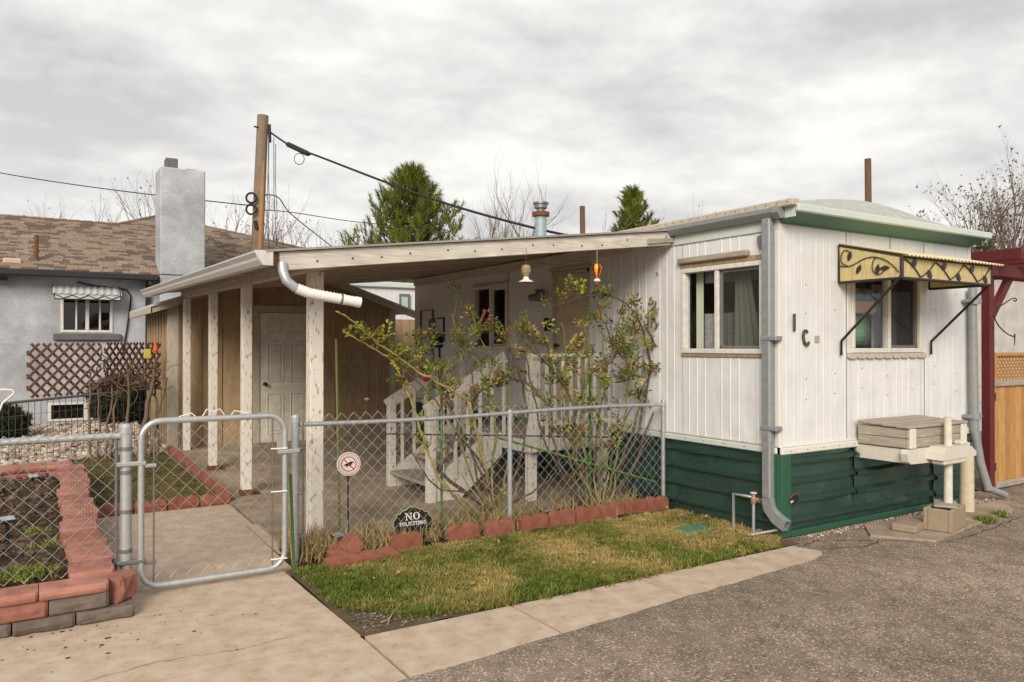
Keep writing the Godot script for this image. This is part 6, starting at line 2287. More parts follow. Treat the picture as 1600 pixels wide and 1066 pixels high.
# ---------- yard by the grey house
func lattice(nm, label, a, b, h0, h1, sp, mat):
	var root = thing(nm, label, "lattice", a)
	var d = (b - a)
	d.y = 0
	var L = d.length()
	var T = Basis(d.normalized(), Vector3.UP, d.normalized().cross(Vector3.UP))
	var tilt = (b.y - a.y) / L
	var h = h1 - h0
	var n = int((L + h) / sp)
	for fam in 2:
		for i in n + 1:
			var c0 = i * sp - (h if fam == 0 else 0.0)
			# strip from (c0,0) to (c0+h,h) or mirrored, clipped to [0,L]
			var s0 = 0.0
			var s1 = h
			if fam == 0:
				s0 = max(0.0, -c0); s1 = min(h, L - c0)
			else:
				s0 = max(0.0, c0 - L); s1 = min(h, c0)
			if s1 - s0 < 0.04: continue
			var q0
			var q1
			if fam == 0:
				q0 = Vector3(c0 + s0, s0 + tilt * (c0 + s0), 0.006); q1 = Vector3(c0 + s1, s1 + tilt * (c0 + s1), 0.006)
			else:
				q0 = Vector3(c0 - s0, s0 + tilt * (c0 - s0), -0.006); q1 = Vector3(c0 - s1, s1 + tilt * (c0 - s1), -0.006)
			var m = MB.new()
			var dd = (q1 - q0)
			var TB = Transform3D(T * Basis(dd.normalized(), Vector3(0, 0, 1).cross(dd.normalized()), Vector3(0, 0, 1)), T * q0)
			m.box(TB, Vector3(0, -0.017, -0.005), Vector3(dd.length(), 0.017, 0.005))
			part("slat", m, mat, root)
	return root
func make_yard():
	var a = on_v(42, 622, 12.0)
	var b = on_v(158, 614, 12.5)
	lattice("lattice_panel", "brown diagonal lattice panel in front of the grey house wall", a, b, 0, 0.72, 0.155, M.lattice_brown)
	a = on_v(163, 612, 11.6)
	b = on_v(250, 604, 12.6)
	lattice("lattice_panel", "brown diagonal lattice panel tangled with bare vine leaning toward the shed corner", a, b, 0, 0.66, 0.145, M.lattice_brown)
	# low wire fence carrying them
	a = on_v(-60, 637, 11.8)
	b = on_v(252, 606, 12.1)
	var root = thing("yard_wire_fence", "low black wire fence with a slanting top rail under the lattice", "wire fence", a)
	var m = MB.new()
	m.tube([Vector3.ZERO, b - a], 0.018, 6)
	part("rail", m, M.wire_dark, root)
	m = MB.new()
	for i in 34:
		var p = (b - a) * (i / 33.0)
		m.tube([p, Vector3(p.x, -a.y + 0.08, p.z)], 0.004, 3, false)
	for j in 4:
		m.tube([Vector3(0, -0.18 * (j + 1), 0), b - a + Vector3(0, -0.18 * (j + 1), 0)], 0.003, 3, false)
	part("wire_grid", m, M.wire_dark, root)
	# bare vine with several trunks
	rng.seed = 140
	var base = on_v(180, 690, 11.6)
	root = thing("bare_vine", "leafless old vine with several tan trunks tangled in the lattice", "vine", Vector3(base.x, gy(11.6), base.z))
	var off = -root.position
	for t in [[143, 690, 141, 575], [154, 690, 158, 590], [166, 690, 176, 585], [172, 692, 186, 580], [197, 690, 203, 570], [216, 715, 244, 565], [226, 715, 236, 610], [248, 700, 243, 600], [232, 720, 262, 590]]:
		m = MB.new()
		var p0 = on_v(t[0], t[1], 11.4)
		var p1 = on_v(t[2], t[3], 11.7)
		p0.y = gy(11.4)
		var pts = []
		for i in 8:
			var q = p0.lerp(p1, i / 7.0)
			pts.append(q + Vector3(rng.randfn(0, 0.012), 0, rng.randfn(0, 0.012)))
		var r0 = 0.04 if t[0] == 216 else rng.randf_range(0.016, 0.028)
		var rad = []
		for i in 8: rad.append(r0 * (1.0 - 0.06 * i))
		m.tube(pts, rad, 6)
		part("trunk", m, M.bark_dry, root, off)
	m = MB.new()
	for k in 46:
		var p = on_v(rng.randf_range(142, 248), rng.randf_range(575, 608), 11.65)
		var pts = [p]
		var d = Vector3(rng.randfn(0, 1), rng.randfn(0, 0.5), rng.randfn(0, 0.4)).normalized()
		for i in 6:
			d = (d + Vector3(rng.randfn(0, 0.5), rng.randfn(0, 0.5), rng.randfn(0, 0.3))).normalized()
			p += d * 0.07
			pts.append(p)
		m.tube(pts, rng.randf_range(0.004, 0.010), 4, false)
	var tw = part("twigs", m, M.bark_dry, root, off)
	tw.set_meta("kind", "stuff")
	# dark evergreen shrubs
	for s in [[on_ground(188, 664), 0.55, 0.95, "dark evergreen shrub behind the vine and lattice"], [on_ground(8, 690), 0.32, 0.55, "dark clipped shrub at the edge of the stony yard"]]:
		bush("shrub", s[3], s[0], s[1], s[2], 900, Color(0.018, 0.028, 0.012), Color(0.045, 0.05, 0.02))
	# orange and yellow ornaments at the shed corner
	m = MB.new()
	var p = on_v(243, 548, 12.0)
	m.lathe(TR(Vector3.ZERO), [Vector2(0, 0), Vector2(0.03, 0.01), Vector2(0.04, 0.06), Vector2(0.025, 0.12), Vector2(0.012, 0.18), Vector2(0, 0.19)], 14)
	mk("orange", [0.62, 0.09, 0.03], 0.5)
	solo("garden_ornament", m, M.orange, "orange flame shaped ornament beside the shed corner", "ornament", p - Vector3(0, 0.05, 0))
	m = MB.new()
	p = on_v(230, 552, 12.15)
	m.bbox(I(), Vector3(-0.05, -0.08, -0.02), Vector3(0.05, 0.06, 0.02), 0.01)
	mk("lime", [0.50, 0.47, 0.10], 0.5)
	solo("garden_ornament", m, M.lime, "yellow green square ornament behind the lattice top", "ornament", p)
	# bent white tube
	m = MB.new()
	var tp = [on_v(-25, 612, 10.5), on_v(8, 609, 10.5), on_v(18, 609.5, 10.5), on_v(22.5, 613, 10.5), on_v(20, 617, 10.5), on_v(4, 630, 10.5), on_v(-8, 660, 10.5)]
	var o0 = tp[6]
	for i in tp.size(): tp[i] -= o0
	m.tube(tp, 0.013, 7)
	solo("white_hoop", m, M.white_plastic, "bent white metal tube sticking up beside the low wire fence", "hoop", o0)
	# logs / timber edging behind the side lawn
	for t in [[[120, 738], [215, 722], "dark timber edging lying at the back of the sparse turf", 0.03], [[190, 716], [262, 706], "weathered board lying by the vine trunks", 0.025]]:
		m = MB.new()
		var q0 = on_ground(t[0][0], t[0][1])
		var q1 = on_ground(t[1][0], t[1][1])
		m.tube([Vector3(0, 0.03, 0), q1 - q0 + Vector3(0, 0.03, 0)], t[3], 7)
		solo("timber", m, M.bark_dry, t[2], "timber", q0)
func bush(nm, label, p, r, h, n, c0, c1):
	var m = MB.new()
	m.tint(Color(1, 1, 1))
	rng.seed = int(p.x * 977) + 5
	for k in 10:
		var d = Vector3(rng.randfn(0, 1), rng.randfn(0.4, 1), rng.randfn(0, 1)).normalized()
		var s = d.cross(Vector3(0.3, 1, 0.2)).normalized()
		m.tint(Color(1, 1, 1) * rng.randf_range(0.7, 1.2))
		m.tri(s * -0.012, s * 0.012, d * 0.11)
	var xf = []
	var cs = []
	for i in n:
		var d = Vector3(rng.randfn(0, 1), rng.randfn(0, 1), rng.randfn(0, 1)).normalized() * pow(rng.randf(), 0.4)
		var q = Vector3(d.x * r, h * 0.5 + d.y * h * 0.5, d.z * r) + Vector3(rng.randfn(0, 0.03), rng.randfn(0, 0.03), rng.randfn(0, 0.03))
		xf.append(Transform3D(Basis.from_euler(Vector3(rng.randfn(0, 0.6), rng.randf() * TAU, rng.randfn(0, 0.6))), q))
		cs.append(c0.lerp(c1, rng.randf()))
	var root = thing(nm, label, "shrub", p)
	many("foliage", m.mesh(), M.shrub_dark, xf, cs, root)
	var st = MB.new()
	st.tube([Vector3(0, -0.05, 0), Vector3(0, h * 0.6, 0)], [0.03, 0.015], 6)
	part("stem", st, M.bark, root)

# ---------- the grey neighbouring house
func make_house():
	var root = thing("grey_house", "grey stucco house with brown shingle roof and tall stuccoed chimney", "house", W(0, gy(16.4), 16.4))
	var off = -root.position
	var m = MB.new()
	var fv = 16.4
	var win = [0.46, 1.32, 1.86, 2.52]
	var bw = [0.26, 1.70, 0.22, 0.56]
	var T = TR(W(0, 0, fv))
	# wall pieces round the openings
	m.box(T, Vector3(-7, 0, -0.2), Vector3(0.26, 3.0, 0))
	m.box(T, Vector3(1.70, 0, -0.2), Vector3(5.6, 3.0, 0))
	m.box(T, Vector3(0.26, 0, -0.2), Vector3(1.70, 0.22, 0))
	m.box(T, Vector3(0.26, 0.56, -0.2), Vector3(1.70, win[2], 0))
	m.box(T, Vector3(0.26, win[2], -0.2), Vector3(win[0], win[3], 0))
	m.box(T, Vector3(win[1], win[2], -0.2), Vector3(1.70, win[3], 0))
	m.box(T, Vector3(0.26, win[3], -0.2), Vector3(1.70, 3.0, 0))
	m.box(T, Vector3(5.4, 0, -8.0), Vector3(5.6, 3.0, -0.2))
	m.box(T, Vector3(-7, 0, -8.0), Vector3(-6.8, 3.0, -0.2))
	m.box(T, Vector3(-7, 0, -8.2), Vector3(5.6, 3.0, -8.0))
	part("wall", m, M.stucco, root, off)
	m = MB.new()
	m.box(T, Vector3(-6.8, 0.1, -3.0), Vector3(5.4, 0.15, -0.2))
	m.box(T, Vector3(-6.8, 0.1, -3.0), Vector3(5.4, 3.0, -2.95))
	part("interior", m, M.inner, root, off)
	var wd = MB.new()
	for q in [[win[0], win[1], win[2], win[2] + 0.05], [win[0], win[1], win[3] - 0.05, win[3]], [win[0], win[0] + 0.05, win[2] + 0.05, win[3] - 0.05], [win[1] - 0.05, win[1], win[2] + 0.05, win[3] - 0.05], [0.865, 0.925, win[2] + 0.05, win[3] - 0.05], [0.70, 0.73, win[2] + 0.05, win[3] - 0.05], [1.09, 1.12, win[2] + 0.05, win[3] - 0.05]]:
		wd.bbox(T, Vector3(q[0], q[2], -0.10), Vector3(q[1], q[3], 0.02), 0.006)
	var w = part("window", wd, M.vinyl, root, off)
	for k in 2:
		m = MB.new()
		m.box(T, Vector3([win[0] + 0.05, 0.925][k], win[2] + 0.05, -0.07), Vector3([0.865, win[1] - 0.05][k], win[3] - 0.05, -0.062))
		part("pane", m, M.glass, w)
	m = MB.new()
	m.bbox(T, Vector3(win[0] - 0.12, win[2] - 0.14, 0.0), Vector3(win[1] + 0.14, win[2] - 0.02, 0.07), 0.01)
	part("sill", m, M.grey_sill, w)
	m = MB.new()
	for q in [[0.26, 1.70, 0.22, 0.26], [0.26, 1.70, 0.52, 0.56], [0.26, 0.32, 0.26, 0.52], [0.84, 0.92, 0.26, 0.52], [1.64, 1.70, 0.26, 0.52]]:
		m.bbox(T, Vector3(q[0], q[2], -0.1), Vector3(q[1], q[3], 0.02), 0.005)
	w = part("basement_window", m, M.vinyl, root, off)
	for k in 2:
		m = MB.new()
		m.box(T, Vector3([0.32, 0.92][k], 0.26, -0.07), Vector3([0.84, 1.64][k], 0.52, -0.062))
		part("pane", m, M.glass, w)
	# small corrugated metal awning
	m = MB.new()
	var nx = 40
	for i in nx:
		var a = lerp(win[0] - 0.13, win[1] + 0.12, float(i) / nx)
		var b = lerp(win[0] - 0.13, win[1] + 0.12, float(i + 1) / nx)
		var ha = 0.012 * sin(i * PI * 0.5)
		var hb = 0.012 * sin((i + 1) * PI * 0.5)
		m.quad(T * Vector3(a, 2.56 + ha, 0.42), T * Vector3(b, 2.56 + hb, 0.42), T * Vector3(b, 2.75 + hb, 0.0), T * Vector3(a, 2.75 + ha, 0.0))
	w = part("awning", m, M.awning_grey, root, off)
	m = MB.new()
	m.box(T, Vector3(win[0] - 0.10, 2.47, 0.39), Vector3(win[1] + 0.09, 2.56, 0.40))
	part("valance", m, M.awning_grey, w)
	m = MB.new()
	m.tube([T * Vector3(win[0] - 0.12, 2.74, 0.02), T * Vector3(win[0] - 0.11, 2.55, 0.41), T * Vector3(win[0] - 0.11, 2.46, 0.41), T * Vector3(win[1] + 0.10, 2.46, 0.41), T * Vector3(win[1] + 0.10, 2.55, 0.41), T * Vector3(win[1] + 0.11, 2.74, 0.02)], 0.012, 5)
	var zz = []
	for i in 9: zz.append(T * Vector3(lerp(win[0] - 0.09, win[1] + 0.08, i / 8.0), 2.54 if i % 2 == 0 else 2.48, 0.412))
	m.tube(zz, 0.007, 4)
	part("awning_frame", m, M.black_metal, w)
	# gutter, downspout, service cable
	m = MB.new()
	m.bbox(T, Vector3(-7.4, 2.86, 0.30), Vector3(2.06, 2.97, 0.42), 0.015)
	m.bbox(T, Vector3(2.96, 2.86, 0.30), Vector3(5.9, 2.97, 0.42), 0.015)
	part("gutter", m, M.black_metal, root, off)
	m = MB.new()
	m.bbox(T, Vector3(1.88, 0.1, 0.02), Vector3(1.96, 2.80, 0.09), 0.01)
	m.box(T, Vector3(1.89, 2.78, 0.02), Vector3(1.95, 2.88, 0.38))
	part("downspout", m, M.black_metal, root, off)
	m = MB.new()
	var cp = []
	for q in [[120, 441], [150, 447], [180, 450], [197, 453], [204, 462], [203, 480], [197, 520], [192, 548], [190, 560]]: cp.append(on_v(q[0], q[1], fv - 0.03))
	m.tube(cp, 0.014, 5)
	part("service_cable", m, M.cable, root, off)
	# soffit
	m = MB.new()
	m.box(T, Vector3(-7.4, 2.955, -0.1), Vector3(5.9, 2.985, 0.32))
	part("soffit", m, M.stucco, root, off)
	# roof body: shared front slope
	var sl = 0.44
	var ev = 16.08
	var ey = 2.99
	var RP = func(x, v): return W(x, ey + sl * (v - ev), v)
	var outline = [[-7.5, 16.08], [5.95, 16.08], [5.95, 17.95], [4.55, 18.85], [2.55, 19.95], [1.62, 19.05], [-7.5, 19.05]]
	m = MB.new()
	var pl = PackedVector2Array()
	for q in outline: pl.append(Vector2(q[0], q[1]))
	var ix = Geometry2D.triangulate_polygon(pl)
	for i in range(0, ix.size(), 3):
		var q = []
		for k in 3: q.append(RP.call(pl[ix[i + k]].x, pl[ix[i + k]].y))
		if (q[1] - q[0]).cross(q[2] - q[0]).y < 0: m.tri(q[0], q[2], q[1])
		else: m.tri(q[0], q[1], q[2])
	# back slopes
	var bl = [[-7.5, 19.05], [1.62, 19.05], [2.55, 19.95], [4.55, 18.85], [5.95, 17.95]]
	for i in bl.size() - 1:
		var p0 = RP.call(bl[i][0], bl[i][1])
		var p1 = RP.call(bl[i + 1][0], bl[i + 1][1])
		m.quad(p0, p1, W(bl[i + 1][0], 2.95, 24.8), W(bl[i][0], 2.95, 24.8))
	m.tri(RP.call(5.95, 16.08), W(5.95, 2.95, 24.8), RP.call(5.95, 17.95))
	m.tri(RP.call(-7.5, 16.08), RP.call(-7.5, 19.05), W(-7.5, 2.95, 24.8))
	var rf = part("roof", m, M.shingle_under, root, off)
	# shingle tabs
	m = MB.new()
	rng.seed = 150
	var k = sqrt(1.0 + sl * sl)
	# every tab takes one of nine granule mixes at random, the same over the whole roof
	var tab_tones = [Color(0.190, 0.140, 0.108), Color(0.220, 0.162, 0.125), Color(0.175, 0.130, 0.102), Color(0.320, 0.245, 0.190), Color(0.345, 0.265, 0.205), Color(0.370, 0.285, 0.222), Color(0.390, 0.302, 0.238), Color(0.330, 0.255, 0.200), Color(0.360, 0.278, 0.216)]
	var rows = int((19.95 - ev) * k / 0.105)
	for r in rows:
		var v0 = ev - 0.03 + r * 0.105 / k
		var v1 = v0 + 0.125 / k
		var x = -4.2 - rng.randf() * 0.3
		while x < 5.9:
			var wdt = rng.randf_range(0.08, 0.27)
			var xm = x + wdt * 0.5
			var vm = (v0 + v1) * 0.5
			if in_poly(Vector2(xm, clamp(vm, ev + 0.01, 30.0)), pl):
				m.tint(tab_tones[rng.randi() % tab_tones.size()])
				var up = 0.022 + 0.010 * rng.randf()
				var a = RP.call(x + 0.003, v0) + Vector3(0, up, 0)
				var b = RP.call(x + wdt - 0.003, v0) + Vector3(0, up, 0)
				var c1 = RP.call(x + wdt - 0.003, v1) + Vector3(0, 0.006, 0)
				var d = RP.call(x + 0.003, v1) + Vector3(0, 0.006, 0)
				m.quad(a, b, c1, d)
				m.quad(a - Vector3(0, 0.02, 0), b - Vector3(0, 0.02, 0), b, a)
			x += wdt
	var sh = part("shingles", m, M.shingle, rf)
	sh.set_meta("kind", "stuff")
	# ridge caps
	for i in bl.size() - 1:
		var p0 = RP.call(bl[i][0], bl[i][1])
		var p1 = RP.call(bl[i + 1][0], bl[i + 1][1])
		if i == 0: p0 = RP.call(-4.0, 19.05)
		var L = (p1 - p0).length()
		var n = int(ceil(L / 0.25))
		for j in n:
			m = MB.new()
			m.tint(Color(0.26, 0.18, 0.13) * rng.randf_range(0.75, 1.25))
			m.tube([p0.lerp(p1, float(j) / n) + Vector3(0, 0.0, 0), p0.lerp(p1, float(j + 1) / n) + Vector3(0, 0.012, 0)], 0.05, 6)
			part("ridge_cap", m, M.shingle, rf)
	# chimney
	m = MB.new()
	m.bbox(I(), W(2.10, 0.0, 16.75), W(2.92, 5.08, 16.05), 0.02)
	var ch = part("chimney", m, M.stucco, root, off)
	m = MB.new()
	m.bbox(I(), W(2.24, 5.07, 16.6), W(2.46, 5.33, 16.35), 0.01)
	part("flue", m, M.grey_sill, ch)
	m = MB.new()
	m.bbox(I(), W(2.58, 5.07, 16.5), W(2.80, 5.13, 16.25), 0.01)
	part("flue", m, M.rust, ch)
	# vent pipe on the roof
	var p = on_v(56, 416, 16.5)
	m = MB.new()
	m.lathe(TR(p - Vector3(0, 0.05, 0)), [Vector2(0.035, 0), Vector2(0.035, 0.62)], 10)
	part("vent_pipe", m, M.rust, rf)
	m = MB.new()
	m.lathe(TR(p - Vector3(0, 0.06, 0)), [Vector2(0.20, 0), Vector2(0.10, 0.05), Vector2(0.045, 0.13)], 12)
	part("vent_flashing", m, M.galv, rf)
	m = MB.new()
	p = on_v(18, 409, 16.35)
	m.bbox(TR(p, 0.1), Vector3(-0.14, -0.04, -0.08), Vector3(0.14, 0.06, 0.08), 0.02)
	part("roof_vent", m, M.tan_box, rf)
	# lamp under the eave
	p = on_v(5, 440, 16.3)
	m = MB.new()
	m.lathe(TR(p, 0, 0.9), [Vector2(0, -0.03), Vector2(0.05, -0.03), Vector2(0.07, 0.08), Vector2(0.0, 0.08)], 12)
	part("eave_lamp", m, M.galv_dark, root, off)

# ---------- pole, wires, other houses
func make_background():
	var m = MB.new()
	var d = 17.0
	var base = at_depth(401, 395, d)
	var top = at_depth(410, 180, d)
	var bx = base + (base - top) * 0.75
	var foot = Vector3(bx.x, 0.0, bx.z)
	var root = thing("utility_pole", "weathered wooden utility pole rising behind the shed", "utility pole", foot)
	m.tube([Vector3.ZERO, base - foot, top - foot], [0.15, 0.135, 0.122], 14)
	part("pole", m, M.pole_wood, root)
	# split fresh face on the right of the pole
	m = MB.new()
	var rgt = Vector3(cy, 0, sy)
	var fwd = Vector3(-sy, 0, cy)
	var sp = []
	var rd = []
	for i in 14:
		var t = lerp(0.02, 0.80, i / 13.0)
		var c0 = base.lerp(top, t)
		sp.append(c0 - foot + rgt * 0.068 + fwd * 0.055)
		rd.append(0.072 * (1.0 - 0.75 * pow(i / 13.0, 3.0)))
	m.tube(sp, rd, 8)
	part("split_face", m, M.pole_fresh, root)
	for q in [[391, 309, 0.14], [391, 327, 0.14]]:
		m = MB.new()
		var c0 = at_depth(q[0] + 1, q[1], d - 0.2) - foot
		var ring = []
		for i in 15:
			var a = TAU * i / 14.0
			ring.append(c0 + rgt * 0.11 * cos(a) + Vector3(0, 0.11 * sin(a), 0))
		m.tube(ring, 0.024, 7, false)
		part("cable_coil", m, M.cable, root)
	m = MB.new()
	m.tube([at_depth(396, 197, d - 0.1) - foot, at_depth(404, 199, d - 0.1) - foot], 0.02, 6)
	m.tube([at_depth(420, 194, d - 0.1) - foot, at_depth(421, 222, d - 0.1) - foot], 0.035, 6)
	m.tube([at_depth(398, 345, d - 0.15) - foot, at_depth(401, 358, d - 0.15) - foot], 0.04, 6)
	part("bracket", m, M.cable, root)
	for q in [[420, 205, 421, 330], [427, 215, 432, 385], [430, 225, 433, 340], [419, 215, 420, 390]]:
		m = MB.new()
		m.tube([at_depth(q[0], q[1], d) - foot, at_depth((q[0] + q[2]) * 0.5 - 2, (q[1] + q[3]) * 0.5, d) - foot, at_depth(q[2], q[3], d) - foot], 0.010, 4, false)
		part("hanging_wire", m, M.cable, root)
	# service lines
	var lines = [
		[[420, 205, 17.0], [455, 228, 16.2], [500, 245, 15.4], [620, 291, 14.0], [720, 325, 13.0], [842, 358, 12.2], [930, 376, 11.6]],
		[[-60, 255, 22.0], [0, 270, 21.0], [120, 289, 19.6], [245, 305, 18.4], [400, 322, 17.0]],
		[[400, 305, 17.0], [432, 307, 17.0], [455, 335, 18.0], [515, 383, 20.0], [540, 405, 21.0]],
		[[395, 328, 17.0], [450, 331, 18.0], [560, 347, 22.0], [700, 360, 26.0]]]
	var lab = ["thick service cable sagging from the pole toward the mobile home roof", "overhead wire running from the pole past the chimney", "thin wire dropping from the pole behind the patio roof", "long thin wire crossing behind the large pine"]
	for i in 4:
		m = MB.new()
		var pts = []
		for q in lines[i]: pts.append(at_depth(q[0], q[1], q[2]))
		var s = smooth_path(pts, 6)
		var o0 = s[0]
		for k in s.size(): s[k] -= o0
		m.tube(s, [0.022, 0.013, 0.013, 0.011][i], 5)
		solo("overhead_cable", m, M.cable, lab[i], "cable", o0)
	m = MB.new()
	var e0 = at_depth(447, 224, 16.3)
	var e1 = at_depth(483, 241, 15.7)
	m.tube([Vector3.ZERO, (e1 - e0) * 0.08, (e1 - e0) * 0.92, e1 - e0], [0.03, 0.055, 0.055, 0.03], 8)
	var lo = []
	for i in 12:
		var a = TAU * i / 11.0
		lo.append(at_depth(467 + 8 * cos(a), 248 + 9 * sin(a), 16.0) - e0)
	m.tube(lo, 0.008, 4, false)
	solo("cable_splice", m, M.cable, "black splice sleeve with a hanging loop on the service cable", "cable splice", e0)
	# white home behind the shed
	root = thing("white_trailer", "white metal trailer home seen beyond the shed roof", "mobile home", W(6.6, gy(18), 18))
	var off = -root.position
	m = MB.new()
	m.box(I(), W(6.2, 0.1, 24), W(12.0, 3.12, 18.0))
	part("wall", m, M.siding_far, root, off)
	m = MB.new()
	for i in 40:
		m.box(I(), W(6.25 + i * 0.145, 0.3, 18.0), W(6.265 + i * 0.145, 3.1, 17.988))
	var rb = part("siding_ribs", m, M.siding_far, root, off)
	rb.set_meta("kind", "stuff")
	m = MB.new()
	m.bbox(I(), W(6.0, 3.08, 24.1), W(12.2, 3.22, 17.9), 0.02)
	part("roof", m, M.mint, root, off)
	m = MB.new()
	var wa = on_v(624, 459, 17.97)
	var wb = on_v(640, 489, 17.97)
	m.box(I(), Vector3(wa.x, wb.y, -17.98), Vector3(wb.x, wa.y, -17.93))
	var wn = part("window", m, M.galv_dark, root, off)
	m = MB.new()
	m.box(I(), Vector3(wa.x + 0.04, wb.y + 0.05, -17.93), Vector3(wb.x - 0.07, wa.y - 0.08, -17.925))
	mk("far_pane", [0.42, 0.52, 0.50], 0.15)
	part("pane", m, M.far_pane, wn)
	# posts and poles on the skyline
	for q in [[910, 322, 420, 22.0, 0.075, "brown wooden post rising above the mobile home roof near the vent stack"], [1357, 248, 420, 20.0, 0.085, "tall brown wooden post rising behind the weathered roof end"]]:
		m = MB.new()
		var t = at_depth(q[0], q[1], q[3])
		var b = at_depth(q[0] + 3, q[2], q[3])
		var f = Vector3(b.x, 0, b.z)
		m.tube([Vector3.ZERO, t - f], [q[4] * 1.05, q[4]], 10)
		solo("wooden_post", m, M.post_brown, q[5], "post", f)

# ---------- trees
func grow(m, p, dir, L, r, depth, spread, tips):
	var n = 4 if depth > 2 else 3
	var pts = [p]
	var rad = [r]
	var d = dir
	for i in n:
		d = (d + Vector3(rng.randfn(0, 0.12), rng.randfn(0.04, 0.08), rng.randfn(0, 0.12))).normalized()
		pts.append(pts[i] + d * L / n)
		rad.append(r * (1.0 - 0.4 * (i + 1) / n))
	m.tube(pts, rad, 6 if r > 0.03 else 3, false)
	if depth == 0:
		tips.append(pts[n])
		return
	var kids = 2 + (1 if rng.randf() < 0.55 else 0)
	for k in kids:
		var t = 1.0 if k == 0 else rng.randf_range(0.45, 0.95)
		var j = min(int(t * n), n)
		var side = Vector3(rng.randfn(0, 1), rng.randfn(0.25, 0.5), rng.randfn(0, 1)).normalized()
		var nd = (d + side * spread * (0.5 if k == 0 else 1.0)).normalized()
		grow(m, pts[j], nd, L * rng.randf_range(0.62, 0.86), rad[j] * (0.85 if k == 0 else 0.62), depth - 1, spread, tips)
func bare_tree(label, foot, height, r, depth, spread, mat, seed_, buds, stems = 1):
	rng.seed = seed_
	var root = thing("bare_tree", label, "tree", foot)
	var m = MB.new()
	var tips = []
	var trunk = MB.new()
	for s in stems:
		var lean = Vector3(rng.randfn(0, 0.12 * stems), 1, rng.randfn(0, 0.12 * stems)).normalized()
		var th = height * 0.30
		var p1 = lean * th
		trunk.tube([Vector3.ZERO, lean * th * 0.5 + Vector3(rng.randfn(0, 0.03), 0, 0), p1], [r * 1.2, r, r * 0.85], 8)
		for k in 3:
			var a = TAU * (k + rng.randf() * 0.5) / 3.0
			grow(m, p1 * (1.0 if k == 0 else rng.randf_range(0.8, 1.0)), (lean + Vector3(cos(a), 0.3, sin(a)) * spread * 0.8).normalized(), height * 0.26, r * 0.7, depth, spread, tips)
	part("trunk", trunk, mat, root)
	part("crown", m, mat, root)
	if buds > 0:
		var b = MB.new()
		for k in 4:
			var d = Vector3(rng.randfn(0, 1), rng.randfn(0, 1), rng.randfn(0, 1)).normalized()
			var s = d.cross(Vector3(0.3, 1, 0.2)).normalized()
			b.tint(Color(1, 1, 1))
			b.tri(s * -0.25, s * 0.25, d)
		var xf = []
		var cs = []
		for t in tips:
			if rng.randf() > buds: continue
			xf.append(Transform3D(Basis.from_euler(Vector3(rng.randf() * TAU, rng.randf() * TAU, 0)).scaled(Vector3.ONE * rng.randf_range(0.03, 0.075)), t))
			cs.append(Color(0.13, 0.085, 0.05) * rng.randf_range(0.7, 1.6))
		many("buds", b.mesh(), M.leaf, xf, cs, root)
func pine(label, foot, y0, y1, rad, seed_, tufts):
	rng.seed = seed_
	var root = thing("pine_tree", label, "tree", foot)
	var m = MB.new()
	m.tube([Vector3(0, -0.2, 0), Vector3(0.05, y0, 0), Vector3(0, y1 * 0.96, 0)], [0.2, 0.16, 0.03], 8)
	part("trunk", m, M.bark, root)
	var tf = MB.new()
	for k in 44:
		# needles bristle forward along the shoot
		var t = rng.randf()
		var a = rng.randf() * TAU
		var b0 = Vector3(0, 0, t * 0.30)
		var d = Vector3(cos(a), sin(a), rng.randf_range(0.7, 1.6)).normalized() * 0.135
		var s = d.cross(Vector3(sin(a), cos(a), 0.3)).normalized() * 0.008
		tf.tint(Color(1, 1, 1) * rng.randf_range(0.65, 1.3))
		tf.tri(b0 - s, b0 + s, b0 + d)
	tf.tint(Color(0.9, 0.7, 0.5))
	tf.tube([Vector3.ZERO, Vector3(0, 0, 0.3)], 0.012, 3, false)
	var xf = []
	var cs = []
	m = MB.new()
	var nb = int(tufts / 11.0)
	for i in nb:
		var t = pow(float(i) / nb, 0.85)
		var y = lerp(y0, y1, t)
		var a = i * 2.4 + rng.randf() * 0.6
		var R = rad * pow(1.0 - t, 0.85) * rng.randf_range(0.55, 1.15) + 0.12
		var dir = Vector3(cos(a), 0.0, sin(a))
		var pts = []
		for k in 6:
			var u = k / 5.0
			pts.append(Vector3(0, y, 0) + dir * R * u + Vector3(0, R * (0.10 * u + 0.32 * u * u), 0))
		m.tube(pts, [0.045, 0.035, 0.028, 0.02, 0.014, 0.008], 4, false)
		for k in 10:
			var u = pow(rng.randf_range(0.12, 1.0), 0.7)
			var j = min(int(u * 5.0), 4)
			var q = pts[j].lerp(pts[j + 1], u * 5.0 - j)
			var od = (dir * 0.4 + Vector3(rng.randfn(0, 0.35), rng.randf_range(0.8, 1.8), rng.randfn(0, 0.35))).normalized()
			var bs = Basis.looking_at(-od, Vector3(0.2, 0.3, 0.9))
			var off = Vector3(rng.randfn(0, 0.12), rng.randfn(0, 0.06), rng.randfn(0, 0.12)) * (0.3 + R * 0.4)
			xf.append(Transform3D(bs.scaled(Vector3(1.0, 1.0, 1.3) * rng.randf_range(0.9, 1.7)), q + off))
			cs.append(Color(0.085, 0.12, 0.022).lerp(Color(0.27, 0.29, 0.04), pow(rng.randf(), 1.2)))
	part("branches", m, M.bark, root)
	many("crown", tf.mesh(), M.needles, xf, cs, root)
